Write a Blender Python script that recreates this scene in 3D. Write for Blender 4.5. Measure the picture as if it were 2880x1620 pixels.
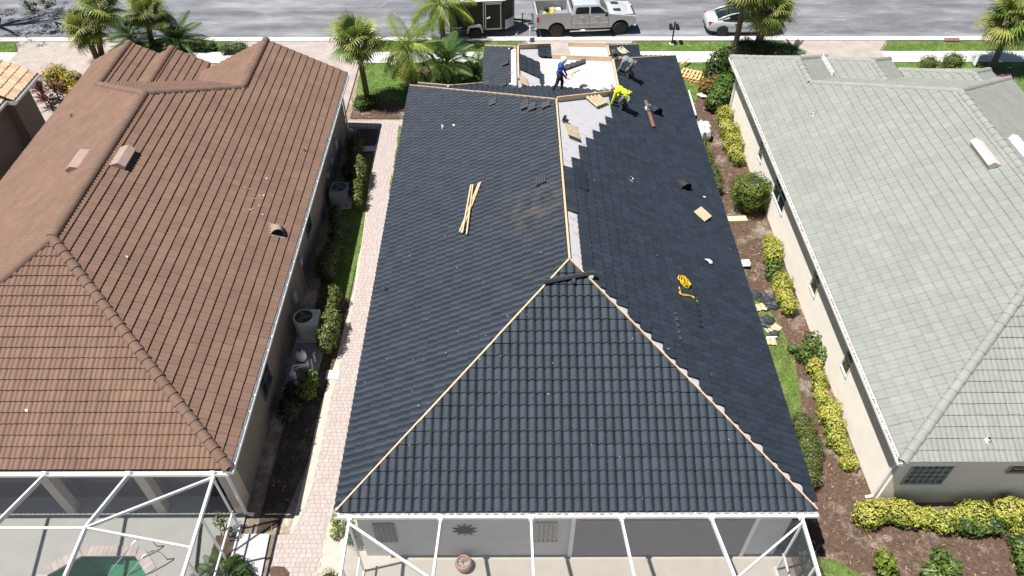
import bpy, bmesh, math, random
import numpy as np
from mathutils import Vector, Matrix, Euler
for o in list(bpy.data.objects): bpy.data.objects.remove(o)
random.seed(7); RNG = np.random.default_rng(7)
SC = bpy.context.scene; COL = SC.collection
# ---------------------------------------------------------------- camera (fitted to the roof lines of the photograph)
F_PX, PITCH, YAW, ROLL, CAM_H = 2104.69, math.radians(45.412), math.radians(0.210), math.radians(0.014), 22.611
_cp, _sp = math.cos(PITCH), math.sin(PITCH)
_fw = Vector((math.sin(YAW)*_cp, math.cos(YAW)*_cp, -_sp)); _rt = Vector((math.cos(YAW), -math.sin(YAW), 0)); _up = _rt.cross(_fw)
_r = _rt*math.cos(ROLL)+_up*math.sin(ROLL); _u = -_rt*math.sin(ROLL)+_up*math.cos(ROLL)
CAM = Vector((0, 0, CAM_H))
cd = bpy.data.cameras.new('camera'); cam = bpy.data.objects.new('camera', cd); COL.objects.link(cam)
cam.matrix_world = Matrix(((_r.x, _u.x, -_fw.x, 0), (_r.y, _u.y, -_fw.y, 0), (_r.z, _u.z, -_fw.z, CAM_H), (0, 0, 0, 1)))
cd.sensor_width = 36; cd.lens = 36*F_PX/2880; cd.clip_end = 2000; cd.clip_start = .5
SC.camera = cam
# ---------------------------------------------------------------- light
SUN_DIR = Vector((1.25, 0.30, -3.2)).normalized()          # direction the light travels
w = bpy.data.worlds.new('World'); SC.world = w; w.use_nodes = True
nt = w.node_tree; bg = nt.nodes['Background']; sky = nt.nodes.new('ShaderNodeTexSky')
sky.sky_type = 'NISHITA'; sky.sun_disc = False
sky.sun_elevation = math.asin(-SUN_DIR.z); sky.sun_rotation = math.atan2(-SUN_DIR.x, -SUN_DIR.y)
sky.air_density = .8; sky.dust_density = .3; sky.ozone_density = 1.0
nt.links.new(sky.outputs[0], bg.inputs[0]); bg.inputs[1].default_value = 0.05
sl = bpy.data.lights.new('sun', 'SUN'); so = bpy.data.objects.new('sun', sl); COL.objects.link(so)
sl.energy = 5.0; sl.angle = math.radians(.55); sl.color = (1, .965, .915)
so.rotation_euler = SUN_DIR.to_track_quat('-Z', 'Y').to_euler(); so.location = (-20, 20, 40)
SC.view_settings.view_transform = 'Standard'; SC.view_settings.look = 'None'; SC.view_settings.gamma = 1
SC.view_settings.exposure = 0.75; SC.view_settings.use_curve_mapping = False
# ---------------------------------------------------------------- pixel <-> place
def ray(px, py): return _fw*F_PX + _r*(px-1440) - _u*(py-810)
def G(px, py, z=0.0):
    d = ray(px, py); return CAM + d*((z-CAM_H)/d.z)
def on_plane(px, py, n, k):
    n = Vector(n); d = ray(px, py); return CAM + d*((k-n.dot(CAM))/n.dot(d))
def onx(px, py, x): return on_plane(px, py, (1, 0, 0), x)
def ony(px, py, y): return on_plane(px, py, (0, 1, 0), y)
def PX(P):
    d = Vector(P)-CAM; z = d.dot(_fw); return 1440+F_PX*d.dot(_r)/z, 810-F_PX*d.dot(_u)/z
def inpoly(x, y, poly):
    c = False; j = len(poly)-1
    for i in range(len(poly)):
        xi, yi = poly[i]; xj, yj = poly[j]
        if (yi > y) != (yj > y) and x < (xj-xi)*(y-yi)/(yj-yi)+xi: c = not c
        j = i
    return c
# ---------------------------------------------------------------- materials
MATS = {}
def _n(t, k, **kw):
    n = t.nodes.new(k)
    for a, b in kw.items(): setattr(n, a, b)
    return n
def M(name, col, rough=.6, var=.12, scale=6., col2=None, mix2=(.45, .65), scale2=1.5, bump=0., bscale=60., metal=0., stretch=None,
      trans=0., tone=None, tamt=.3, tcol=None, spec=.5, alpha=None, detail=4., fine=0., fscale=150., coat=0., streak=None):
    """Principled material; noise on world position: fine value change, a second colour in blotches, bump.
    tone: 'object' (random per object) or 'attr' (mesh attribute) varies the value from piece to piece."""
    if name in MATS: return MATS[name]
    m = bpy.data.materials.new(name); m.use_nodes = True; t = m.node_tree; L = t.links.new
    b = t.nodes['Principled BSDF']; out = t.nodes['Material Output']
    b.inputs['Roughness'].default_value = rough; b.inputs['Metallic'].default_value = metal
    b.inputs['Specular IOR Level'].default_value = spec
    if coat: b.inputs['Coat Weight'].default_value = coat; b.inputs['Coat Roughness'].default_value = .08
    geo = _n(t, 'ShaderNodeNewGeometry'); pos = geo.outputs['Position']
    mp = _n(t, 'ShaderNodeMapping'); L(pos, mp.inputs[0])
    if stretch: mp.inputs['Scale'].default_value = stretch
    nz = _n(t, 'ShaderNodeTexNoise'); nz.inputs['Scale'].default_value = scale; nz.inputs['Detail'].default_value = detail; L(mp.outputs[0], nz.inputs[0])
    cur = None
    base = _n(t, 'ShaderNodeRGB'); base.outputs[0].default_value = (*col, 1); cur = base.outputs[0]
    if col2:
        n2 = _n(t, 'ShaderNodeTexNoise'); n2.inputs['Scale'].default_value = scale2; n2.inputs['Detail'].default_value = 6; n2.inputs['Roughness'].default_value = .65
        L(mp.outputs[0], n2.inputs[0])
        r2 = _n(t, 'ShaderNodeMapRange'); r2.inputs['From Min'].default_value = mix2[0]; r2.inputs['From Max'].default_value = mix2[1]; L(n2.outputs[0], r2.inputs[0])
        mx = _n(t, 'ShaderNodeMix', data_type='RGBA'); L(r2.outputs[0], mx.inputs[0]); L(cur, mx.inputs[6]); mx.inputs[7].default_value = (*col2, 1); cur = mx.outputs[2]
    def mul(cur, val):
        hs = _n(t, 'ShaderNodeVectorMath', operation='SCALE'); L(cur, hs.inputs[0]); L(val, hs.inputs['Scale']); return hs.outputs[0]
    if var:
        r = _n(t, 'ShaderNodeMapRange'); r.inputs['From Min'].default_value = .3; r.inputs['From Max'].default_value = .7
        r.inputs['To Min'].default_value = 1-var; r.inputs['To Max'].default_value = 1+var; L(nz.outputs[0], r.inputs[0]); cur = mul(cur, r.outputs[0])
    if streak:
        ns = _n(t, 'ShaderNodeTexNoise'); ns.inputs['Scale'].default_value = 1; ns.inputs['Detail'].default_value = 3
        ms = _n(t, 'ShaderNodeMapping'); ms.inputs['Scale'].default_value = streak[0]; L(pos, ms.inputs[0]); L(ms.outputs[0], ns.inputs[0])
        r = _n(t, 'ShaderNodeMapRange'); r.inputs['From Min'].default_value = .35; r.inputs['From Max'].default_value = .65
        r.inputs['To Min'].default_value = 1-streak[1]; r.inputs['To Max'].default_value = 1+streak[1]; L(ns.outputs[0], r.inputs[0]); cur = mul(cur, r.outputs[0])
    if fine:
        nf = _n(t, 'ShaderNodeTexNoise'); nf.inputs['Scale'].default_value = fscale; nf.inputs['Detail'].default_value = 2; L(pos, nf.inputs[0])
        r = _n(t, 'ShaderNodeMapRange'); r.inputs['From Min'].default_value = .3; r.inputs['From Max'].default_value = .7
        r.inputs['To Min'].default_value = 1-fine; r.inputs['To Max'].default_value = 1+fine; L(nf.outputs[0], r.inputs[0]); cur = mul(cur, r.outputs[0])
    if tone:
        if tone == 'object': v = _n(t, 'ShaderNodeObjectInfo').outputs['Random']
        else:
            at = _n(t, 'ShaderNodeAttribute'); at.attribute_name = 'tone'; v = at.outputs['Fac']
        if tcol:
            mt = _n(t, 'ShaderNodeMix', data_type='RGBA'); L(v, mt.inputs[0]); L(cur, mt.inputs[6]); mt.inputs[7].default_value = (*tcol, 1); cur = mt.outputs[2]
            wn = _n(t, 'ShaderNodeTexWhiteNoise', noise_dimensions='1D'); L(v, wn.inputs['W']); v = wn.outputs['Value']
        r = _n(t, 'ShaderNodeMapRange'); r.inputs['To Min'].default_value = 1-tamt; r.inputs['To Max'].default_value = 1+tamt; L(v, r.inputs[0]); cur = mul(cur, r.outputs[0])
    L(cur, b.inputs['Base Color'])
    if bump:
        nb = _n(t, 'ShaderNodeTexNoise'); nb.inputs['Scale'].default_value = bscale; nb.inputs['Detail'].default_value = 5; L(pos, nb.inputs[0])
        bp = _n(t, 'ShaderNodeBump'); bp.inputs['Strength'].default_value = min(1, bump); bp.inputs['Distance'].default_value = .02; L(nb.outputs[0], bp.inputs['Height']); L(bp.outputs[0], b.inputs['Normal'])
    if trans:      # thin leaves let light through
        tr = _n(t, 'ShaderNodeBsdfTranslucent'); L(cur, tr.inputs[0]); mxs = _n(t, 'ShaderNodeMixShader'); mxs.inputs[0].default_value = trans
        L(b.outputs[0], mxs.inputs[1]); L(tr.outputs[0], mxs.inputs[2]); L(mxs.outputs[0], out.inputs[0])
    if alpha is not None:
        tp = _n(t, 'ShaderNodeBsdfTransparent'); mxs = _n(t, 'ShaderNodeMixShader'); mxs.inputs[0].default_value = alpha
        L(tp.outputs[0], mxs.inputs[1]); L(b.outputs[0], mxs.inputs[2]); L(mxs.outputs[0], out.inputs[0])
    MATS[name] = m; return m
# ---------------------------------------------------------------- mesh helpers
class MB:
    def __init__(s): s.v = []; s.f = []; s.mi = []; s.t = []; s.cm = 0; s.ct = .5
    def add(s, vs, fs):
        k = len(s.v); s.v.extend([tuple(v) for v in vs]); s.f.extend([tuple(i+k for i in f) for f in fs]); s.mi.extend([s.cm]*len(fs)); s.t.extend([s.ct]*len(fs)); return s
    def quad(s, a, b, c, d): return s.add((a, b, c, d), ((0, 1, 2, 3),))
    def box(s, x0, x1, y0, y1, z0, z1, M_=None):
        vs = [Vector((x, y, z)) for z in (z0, z1) for y in (y0, y1) for x in (x0, x1)]
        if M_ is not None: vs = [M_ @ v for v in vs]
        return s.add(vs, ((0, 2, 3, 1), (4, 5, 7, 6), (0, 1, 5, 4), (2, 6, 7, 3), (0, 4, 6, 2), (1, 3, 7, 5)))
    def bar(s, a, b, wd, ht, up=(0, 0, 1), rise=0.):
        """box beam from a to b, wd across, ht along up, rise lifts its underside"""
        a, b = Vector(a), Vector(b); d = (b-a).normalized(); up = Vector(up); sd = d.cross(up).normalized(); u2 = sd.cross(d).normalized()
        vs = []
        for e in (a, b):
            for q in (-.5, .5):
                for z in (rise, rise+ht): vs.append(e+sd*wd*q+u2*z)
        return s.add(vs, ((0, 1, 3, 2), (4, 6, 7, 5), (0, 4, 5, 1), (2, 3, 7, 6), (0, 2, 6, 4), (1, 5, 7, 3)))
    def tube(s, pts, rad, n=8, cap=True):
        pts = [Vector(p) for p in pts]; R_ = rad if hasattr(rad, '__len__') else [rad]*len(pts); vs = []; N = len(pts)
        ref = Vector((.13, .21, 1)).normalized()
        prev = None
        for i, p in enumerate(pts):
            d = (pts[min(i+1, N-1)]-pts[max(i-1, 0)]).normalized()
            a = prev if prev is not None else (ref if abs(d.dot(ref)) < .95 else Vector((1, 0, 0)))
            e = (a - d*a.dot(d)).normalized(); g = d.cross(e); prev = e
            for k in range(n):
                t = 2*math.pi*k/n; vs.append(p+(e*math.cos(t)+g*math.sin(t))*R_[i])
        fs = [(i*n+k, i*n+(k+1) % n, (i+1)*n+(k+1) % n, (i+1)*n+k) for i in range(N-1) for k in range(n)]
        if cap: fs += [tuple(range(n-1, -1, -1)), tuple((N-1)*n+k for k in range(n))]
        return s.add(vs, fs)
    def lathe(s, prof, n=20, M_=None, cap=True):
        vs = []
        for r, z in prof:
            for k in range(n):
                t = 2*math.pi*k/n; v = Vector((r*math.cos(t), r*math.sin(t), z)); vs.append(M_ @ v if M_ is not None else v)
        N = len(prof); fs = [(i*n+k, i*n+(k+1) % n, (i+1)*n+(k+1) % n, (i+1)*n+k) for i in range(N-1) for k in range(n)]
        if cap: fs += [tuple(range(n-1, -1, -1)), tuple((N-1)*n+k for k in range(n))]
        return s.add(vs, fs)
    def prism(s, poly, z0, z1, M_=None):
        n = len(poly); vs = [Vector((x, y, z)) for z in (z0, z1) for x, y in poly]
        if M_ is not None: vs = [M_ @ v for v in vs]
        return s.add(vs, [tuple(range(n-1, -1, -1)), tuple(range(n, 2*n))]+[(i, (i+1) % n, n+(i+1) % n, n+i) for i in range(n)])
    def build(s, name, mats, parent=None, smooth=False, at=None, kind=None, bevel=0., tone=False, auto=None):
        me = bpy.data.meshes.new(name)
        o0 = Vector(at) if at is not None else Vector((0, 0, 0))
        me.from_pydata([tuple(Vector(v)-o0) for v in s.v] if at is not None else s.v, [], s.f)
        if not isinstance(mats, (list, tuple)): mats = [mats]
        for m in mats: me.materials.append(m)
        if len(mats) > 1: me.polygons.foreach_set('material_index', s.mi)
        if tone: me.attributes.new('tone', 'FLOAT', 'FACE').data.foreach_set('value', s.t)
        if smooth or auto:
            me.polygons.foreach_set('use_smooth', [True]*len(me.polygons))
            if auto: me.set_sharp_from_angle(angle=math.radians(auto))
        me.update()
        o = bpy.data.objects.new(name, me); COL.objects.link(o)
        if at is not None: o.location = o0
        if parent is not None:
            o.parent = parent; o.location = o0 - world_loc(parent) if at is not None else -world_loc(parent)
        if kind: o['kind'] = kind
        if bevel:
            bv = o.modifiers.new('bevel', 'BEVEL'); bv.width = bevel; bv.segments = 2; bv.limit_method = 'ANGLE'
        return o
def world_loc(o):
    p = Vector((0, 0, 0))
    while o is not None: p += o.location; o = o.parent
    return p
def thing(name, label, cat, loc=(0, 0, 0), group=None):
    o = bpy.data.objects.new(name, None); COL.objects.link(o); o.location = loc; o.empty_display_size = .2
    o['label'] = label; o['category'] = cat
    if group: o['group'] = group
    return o
def tag(o, label, cat, group=None):
    o['label'] = label; o['category'] = cat
    if group: o['group'] = group
    return o
def struct(o): o['kind'] = 'structure'; return o
def np_mesh(name, V, Fq, mats, tone=None, smooth=False, mi=None):
    """mesh from arrays, Fq (n,3) or (n,4)"""
    me = bpy.data.meshes.new(name); V = np.asarray(V, np.float32); Fq = np.asarray(Fq, np.int32); k = Fq.shape[1]
    me.vertices.add(len(V)); me.vertices.foreach_set('co', V.ravel()); me.loops.add(Fq.size); me.loops.foreach_set('vertex_index', Fq.ravel())
    me.polygons.add(len(Fq)); me.polygons.foreach_set('loop_start', np.arange(0, Fq.size, k, dtype=np.int32)); me.polygons.foreach_set('loop_total', np.full(len(Fq), k, np.int32))
    if not isinstance(mats, (list, tuple)): mats = [mats]
    for m in mats: me.materials.append(m)
    if mi is not None: me.polygons.foreach_set('material_index', mi)
    if tone is not None: me.attributes.new('tone', 'FLOAT', 'FACE').data.foreach_set('value', np.asarray(tone, np.float32))
    if smooth: me.polygons.foreach_set('use_smooth', [True]*len(Fq))
    me.update(calc_edges=True); return me
def mobj(name, me, parent=None, loc=None, M_=None):
    o = bpy.data.objects.new(name, me); COL.objects.link(o)
    if parent is not None: o.parent = parent
    if M_ is not None: o.matrix_basis = M_
    elif loc is not None: o.location = loc
    return o
# ================================================================ houses
S = .489; LS = math.sqrt(1+S*S); ZE = 3.2
WHITE = M('white_paint', (.8, .8, .79), .4, var=.04, scale=3, fine=.02)
ALU = M('white_aluminium', (.78, .79, .8), .35, var=.05, scale=4)
WOOD = M('pine_board', (.52, .38, .235), .7, var=.16, scale=7, stretch=(3, 3, 3), fine=.1, fscale=60, tone='object', tamt=.12)
SOFFIT = M('soffit', (.62, .60, .56), .6, var=.05)
GLASS = M('window_glass', (.02, .03, .03), .04, var=0, spec=.9)
def underlay_mat():
    """white peel-and-stick sheet printed with faint red lettering blocks that run in rows"""
    m = bpy.data.materials.new('white_underlayment'); m.use_nodes = True; t = m.node_tree; L = t.links.new; b = t.nodes['Principled BSDF']; b.inputs['Roughness'].default_value = .55
    g = _n(t, 'ShaderNodeNewGeometry'); mp = _n(t, 'ShaderNodeMapping'); mp.inputs['Rotation'].default_value = (0, 0, math.radians(-6)); L(g.outputs['Position'], mp.inputs[0])
    br = _n(t, 'ShaderNodeTexBrick'); br.inputs['Scale'].default_value = 1; br.offset = .5
    for k, v in (('Mortar Size', .13), ('Mortar Smooth', .25), ('Brick Width', .52), ('Row Height', .36)): br.inputs[k].default_value = v
    br.inputs['Color1'].default_value = (1, 1, 1, 1); br.inputs['Color2'].default_value = (.15, .15, .15, 1); br.inputs['Mortar'].default_value = (0, 0, 0, 1); L(mp.outputs[0], br.inputs[0])
    # letter strokes inside each block
    wv = _n(t, 'ShaderNodeTexNoise'); wv.inputs['Scale'].default_value = 1; wv.inputs['Detail'].default_value = 2
    m2 = _n(t, 'ShaderNodeMapping'); m2.inputs['Scale'].default_value = (26, 9, 9); L(mp.outputs[0], m2.inputs[0]); L(m2.outputs[0], wv.inputs[0])
    r = _n(t, 'ShaderNodeMapRange'); r.inputs['From Min'].default_value = .44; r.inputs['From Max'].default_value = .56; L(wv.outputs[0], r.inputs[0])
    mu = _n(t, 'ShaderNodeMath', operation='MULTIPLY'); L(br.outputs[0], mu.inputs[0]); L(r.outputs[0], mu.inputs[1])
    wr = _n(t, 'ShaderNodeTexNoise'); wr.inputs['Scale'].default_value = .9; L(g.outputs['Position'], wr.inputs[0])
    r3 = _n(t, 'ShaderNodeMapRange'); r3.inputs['From Min'].default_value = .3; r3.inputs['From Max'].default_value = .62; r3.inputs['To Max'].default_value = .9; L(wr.outputs[0], r3.inputs[0])
    mu2 = _n(t, 'ShaderNodeMath', operation='MULTIPLY'); L(mu.outputs[0], mu2.inputs[0]); L(r3.outputs[0], mu2.inputs[1])
    mx = _n(t, 'ShaderNodeMix', data_type='RGBA'); mx.inputs[6].default_value = (.44, .435, .45, 1); mx.inputs[7].default_value = (.44, .10, .13, 1); L(mu2.outputs[0], mx.inputs[0]); L(mx.outputs[2], b.inputs['Base Color'])
    nb = _n(t, 'ShaderNodeTexNoise'); nb.inputs['Scale'].default_value = 5; bp = _n(t, 'ShaderNodeBump'); bp.inputs['Strength'].default_value = .25; bp.inputs['Distance'].default_value = .03
    L(g.outputs['Position'], nb.inputs[0]); L(nb.outputs[0], bp.inputs['Height']); L(bp.outputs[0], b.inputs['Normal'])
    return m
UNDERLAY = underlay_mat()
class Tent:
    """hip roof over a rectangle, ridge along y"""
    def __init__(s, x0, x1, ya, yb, near=True, far=True):
        s.x0, s.x1, s.ya, s.yb, s.near, s.far = x0, x1, ya, yb, near, far
        s.h = (x1-x0)/2; s.xm = (x0+x1)/2; s.zr = ZE+S*s.h; s.ra = ya+s.h if near else ya; s.rb = yb-s.h if far else yb
    def z(s, x, y):
        if not (s.x0 <= x <= s.x1 and s.ya <= y <= s.yb): return -1
        d = min(x-s.x0, s.x1-x)
        if s.near: d = min(d, y-s.ya)
        if s.far: d = min(d, s.yb-y)
        return ZE+S*d
    def polys(s):
        P = {'left': [(s.x0, s.ya), (s.x0, s.yb), (s.xm, s.rb), (s.xm, s.ra)], 'right': [(s.x1, s.ya), (s.x1, s.yb), (s.xm, s.rb), (s.xm, s.ra)]}
        if s.near: P['near'] = [(s.x0, s.ya), (s.x1, s.ya), (s.xm, s.ra)]
        if s.far: P['far'] = [(s.x0, s.yb), (s.x1, s.yb), (s.xm, s.rb)]
        return P
UPD = {'left': (1, 0), 'right': (-1, 0), 'near': (0, 1), 'far': (0, -1)}
class Slope:
    def __init__(s, side, eave, poly, u0=0.):
        """eave: x of the eave (left/right) or y (near/far); poly: convex plan polygon"""
        s.side = side; a = UPD[side]; s.up = Vector((a[0], a[1], S))/LS; s.n = Vector((-a[0]*S, -a[1]*S, 1))/LS; s.e = s.up.cross(s.n).normalized()
        s.O = Vector((eave, 0, ZE)) if side in ('left', 'right') else Vector((0, eave, ZE)); s.O += s.e*u0; s.poly = poly
        s.uv = []
        for x, y in poly:
            d = (x-eave)*a[0] if side in ('left', 'right') else (y-eave)*a[1]
            P = Vector((x, y, ZE+S*d)); r = P-s.O; s.uv.append((r.dot(s.e), r.dot(s.up)))
        A = sum(s.uv[i][0]*s.uv[(i+1) % len(poly)][1]-s.uv[(i+1) % len(poly)][0]*s.uv[i][1] for i in range(len(poly)))
        if A < 0: s.uv.reverse()
    def P(s, u, v, w=0.): return s.O+s.e*u+s.up*v+s.n*w
    def mat(s, u, v, w=0.):
        p = s.P(u, v, w); e, q, n = s.e, s.up, s.n
        return Matrix(((e.x, q.x, n.x, p.x), (e.y, q.y, n.y, p.y), (e.z, q.z, n.z, p.z), (0, 0, 0, 1)))
def clip(pg, uv):
    for i in range(len(uv)):
        (ax, ay), (bx, by) = uv[i], uv[(i+1) % len(uv)]; out = []
        f = lambda p: (bx-ax)*(p[1]-ay)-(by-ay)*(p[0]-ax)
        for j in range(len(pg)):
            p, q = pg[j], pg[(j+1) % len(pg)]; fp, fq = f(p), f(q)
            if fp >= 0: out.append(p)
            if (fp > 0 > fq) or (fp < 0 < fq):
                t = fp/(fp-fq); out.append((p[0]+(q[0]-p[0])*t, p[1]+(q[1]-p[1])*t))
        pg = out
        if len(pg) < 3: return []
    return pg
def inside(p, uv, tol=0.):
    for i in range(len(uv)):
        (ax, ay), (bx, by) = uv[i], uv[(i+1) % len(uv)]; l = math.hypot(bx-ax, by-ay)
        if ((bx-ax)*(p[1]-ay)-(by-ay)*(p[0]-ax))/l < -tol: return False
    return True
def lay_tiles(roof, slopes, prof, tw, te, lip, m_obj, m_stuff, keep=None, hidden=None, n_single=300, base=.03, over=.03, ragged=None, name='roof_tile', jit=.004, scal=0.):
    """prof: [(u, h)...] across one tile; full tiles near the camera become objects that share one mesh, the rest is one part"""
    us = [a for a, _ in prof]; hs = [b for _, b in prof]; n = len(prof)-1
    hm = max(hs); vo = [scal*.5*math.sin(2*math.pi*a/tw-1.3) for a in us]
    def zz(k, v): return base+hs[k]+lip*(1-v/te)
    V = []
    for k in range(n+1): V += [(us[k], vo[k], zz(k, 0)), (us[k], te+over, zz(k, te+over))]
    m0 = len(V)
    for k in range(n+1): V += [(us[k], vo[k], zz(k, 0)), (us[k], vo[k]+.012, zz(k, 0)-lip*1.15)]
    Fc = [(2*k, 2*k+2, 2*k+3, 2*k+1) for k in range(n)]+[(m0+2*k+1, m0+2*k+3, m0+2*k+2, m0+2*k) for k in range(n)]
    Vn = np.array(V); Fn = np.array(Fc)
    full = []; VV = []; FF = []; TT = []; base_i = 0; ex = MB()
    for s in slopes:
        U = [a for a, _ in s.uv]; W = [b for _, b in s.uv]; i0, i1 = math.floor(min(U)/tw), math.ceil(max(U)/tw); j1 = math.ceil(max(W)/te-1e-6)
        for j in range(0, j1):
            for i in range(i0, i1):
                u, v = i*tw, j*te; c4 = [(u, v), (u+tw, v), (u+tw, v+te), (u, v+te)]
                ins = [inside(p, s.uv, 1e-4) for p in c4]
                cen = (u+tw/2, v+te/2)
                if not any(ins) and not inside(cen, s.uv): continue
                c3 = s.P(*cen)
                if hidden and hidden(c3, s): continue
                if keep and not keep(c3, s): continue
                tone = random.random()
                if all(ins): full.append((s, u, v, c3, tone)); continue
                if ragged and ragged(s) and not inside(cen, s.uv, -.13): continue
                ex.ct = tone
                for k in range(n):
                    ua, ub = u+us[k], u+us[k+1]
                    pg = clip([(ua, v), (ub, v), (ub, v+te+over*.5), (ua, v+te+over*.5)], s.uv)
                    if not pg: continue
                    hz = lambda q: base+hs[k]+(hs[k+1]-hs[k])*(q[0]-ua)/(ub-ua)+lip*(1-(q[1]-v)/te)
                    vs = [s.P(q[0], q[1], hz(q)) for q in pg]; ex.add(vs, [tuple(range(len(vs)))])
                    if inside(((ua+ub)/2, v+.002), s.uv):
                        a, b = s.P(ua, v, zz(k, 0)), s.P(ub, v, zz(k+1, 0)); d = s.n*lip*1.15; ex.quad(a-d, b-d, b, a)
    def score(t):
        x, y = PX(t[3]); 
        return (0 if -10 < x < 2890 and -10 < y < 1630 else 1000)+(t[3]-CAM).length
    full.sort(key=score)
    me = np_mesh(name, Vn, Fn, m_obj, smooth=True)
    W0 = world_loc(roof)
    for s, u, v, c3, tone in full[:n_single]:
        o = mobj(name, me, roof, M_=Matrix.Translation(-W0) @ s.mat(u+random.uniform(-.003, .003), v+random.uniform(-.005, .005), random.uniform(-jit, jit)))
    rest = full[n_single:]
    if rest:
        Vs = np.zeros((len(rest), len(Vn), 3)); 
        for q, (s, u, v, c3, tone) in enumerate(rest):
            p = np.array(s.P(u, v, random.uniform(-jit, jit))); B = np.array([s.e, s.up, s.n]); Vs[q] = p+Vn @ B
        Fs = (Fn[None]+(np.arange(len(rest))*len(Vn))[:, None, None]).reshape(-1, 4)
        tt = np.repeat([r[4] for r in rest], len(Fn))
        me2 = np_mesh(name+'_field', Vs.reshape(-1, 3), Fs, m_stuff, tone=tt, smooth=True)
        o = mobj('tile_field', me2, roof, loc=-W0); o['kind'] = 'stuff'
    if ex.f:
        o = ex.build('cut_tile_row', m_stuff, roof, tone=True); o['kind'] = 'stuff'
def cap_mesh(name, r0, r1, ln, mat, arc=100, seg=9, rim=.02):
    V = []; Fc = []
    for (rr, y) in ((r0, 0), (r1, ln), (r0-rim, 0)):
        for k in range(seg+1):
            t = math.radians(90+arc-2*arc*k/seg); V.append((rr*math.cos(t), y, rr*math.sin(t)))
    q = seg+1
    for k in range(seg): Fc.append((k, k+1, q+k+1, q+k))
    V2 = V[:q]+V[2*q:]; off = len(V)
    V += V2
    for k in range(seg): Fc.append((off+k+1, off+k, off+q+k, off+q+k+1))
    return np_mesh(name, V, Fc, mat, smooth=True)
def caps(roof, me, a, b, step, lift, name='ridge_tile'):
    """cap tiles from the low end a to the high end b"""
    a, b = Vector(a), Vector(b); d = (b-a).normalized(); sd = d.cross(Vector((0, 0, 1))).normalized(); up = sd.cross(d); n = max(1, round((b-a).length/step)); st = (b-a).length/n; W0 = world_loc(roof)
    for i in range(n):
        p = a+d*st*i+up*(lift+random.uniform(-.004, .004))-W0; j = random.uniform(-.012, .012)
        e = (sd+up*j).normalized(); g = e.cross(d)
        o = mobj(name, me, roof, M_=Matrix(((e.x, d.x, g.x, p.x), (e.y, d.y, g.y, p.y), (e.z, d.z, g.z, p.z), (0, 0, 0, 1))))
def deck(house, tents, mat, name='roof', w=.0, fascia=True, extra_skip=()):
    """roof deck planes with soffit and fascia boards"""
    mb = MB(); mb.cm = 0
    for i, t in enumerate(tents):
        for side, pg in t.polys().items():
            e = {'left': t.x0, 'right': t.x1, 'near': t.ya, 'far': t.yb}[side]; s = Slope(side, e, pg)
            mb.add([s.P(u, v, w+.012-.003*i) for u, v in s.uv], [tuple(range(len(s.uv)))])
    mb.cm = 1
    for i, t in enumerate(tents):
        k = .004*i; x0, x1, ya, yb = t.x0+k, t.x1-k, t.ya+k, t.yb-k
        mb.quad((x0, yb, ZE-.23+k), (x1, yb, ZE-.23+k), (x1, ya, ZE-.23+k), (x0, ya, ZE-.23+k))
        mb.cm = 2
        for (p, q) in (((x0, ya), (x1, ya)), ((x1, ya), (x1, yb)), ((x1, yb), (x0, yb)), ((x0, yb), (x0, ya))):
            mb.quad((*p, ZE-.23+k), (*q, ZE-.23+k), (*q, ZE+.005), (*p, ZE+.005))
        if not t.far:      # gable wall triangle, set in from the rake
            y = t.yb-.35; mb.cm = 3; mb.add([(t.x0+.4, y, ZE-.25), (t.x1-.4, y, ZE-.25), (t.xm, y, t.zr-.2)], [(0, 1, 2)]); mb.cm = 2
            for sx in (t.x0, t.x1): mb.bar((sx, t.yb-.02, ZE-.12), (t.xm, t.yb-.02, t.zr-.12), .04, .15)
        mb.cm = 1
    return mb.build(name, mat, house)
def walls(house, tents, mat, inset=.25, near=None, name='wall'):
    mb = MB()
    for i, t in enumerate(tents):
        k = inset+.004*i; x0, x1, ya, yb = t.x0+k, t.x1-k, t.ya+k, t.yb-k
        if i == 0 and near is not None: ya = t.ya+near
        for (p, q) in (((x0, ya), (x1, ya)), ((x1, ya), (x1, yb)), ((x1, yb), (x0, yb)), ((x0, yb), (x0, ya))):
            mb.quad((*p, 0), (*q, 0), (*q, ZE-.15), (*p, ZE-.15))
    return mb.build(name, mat, house)
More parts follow.
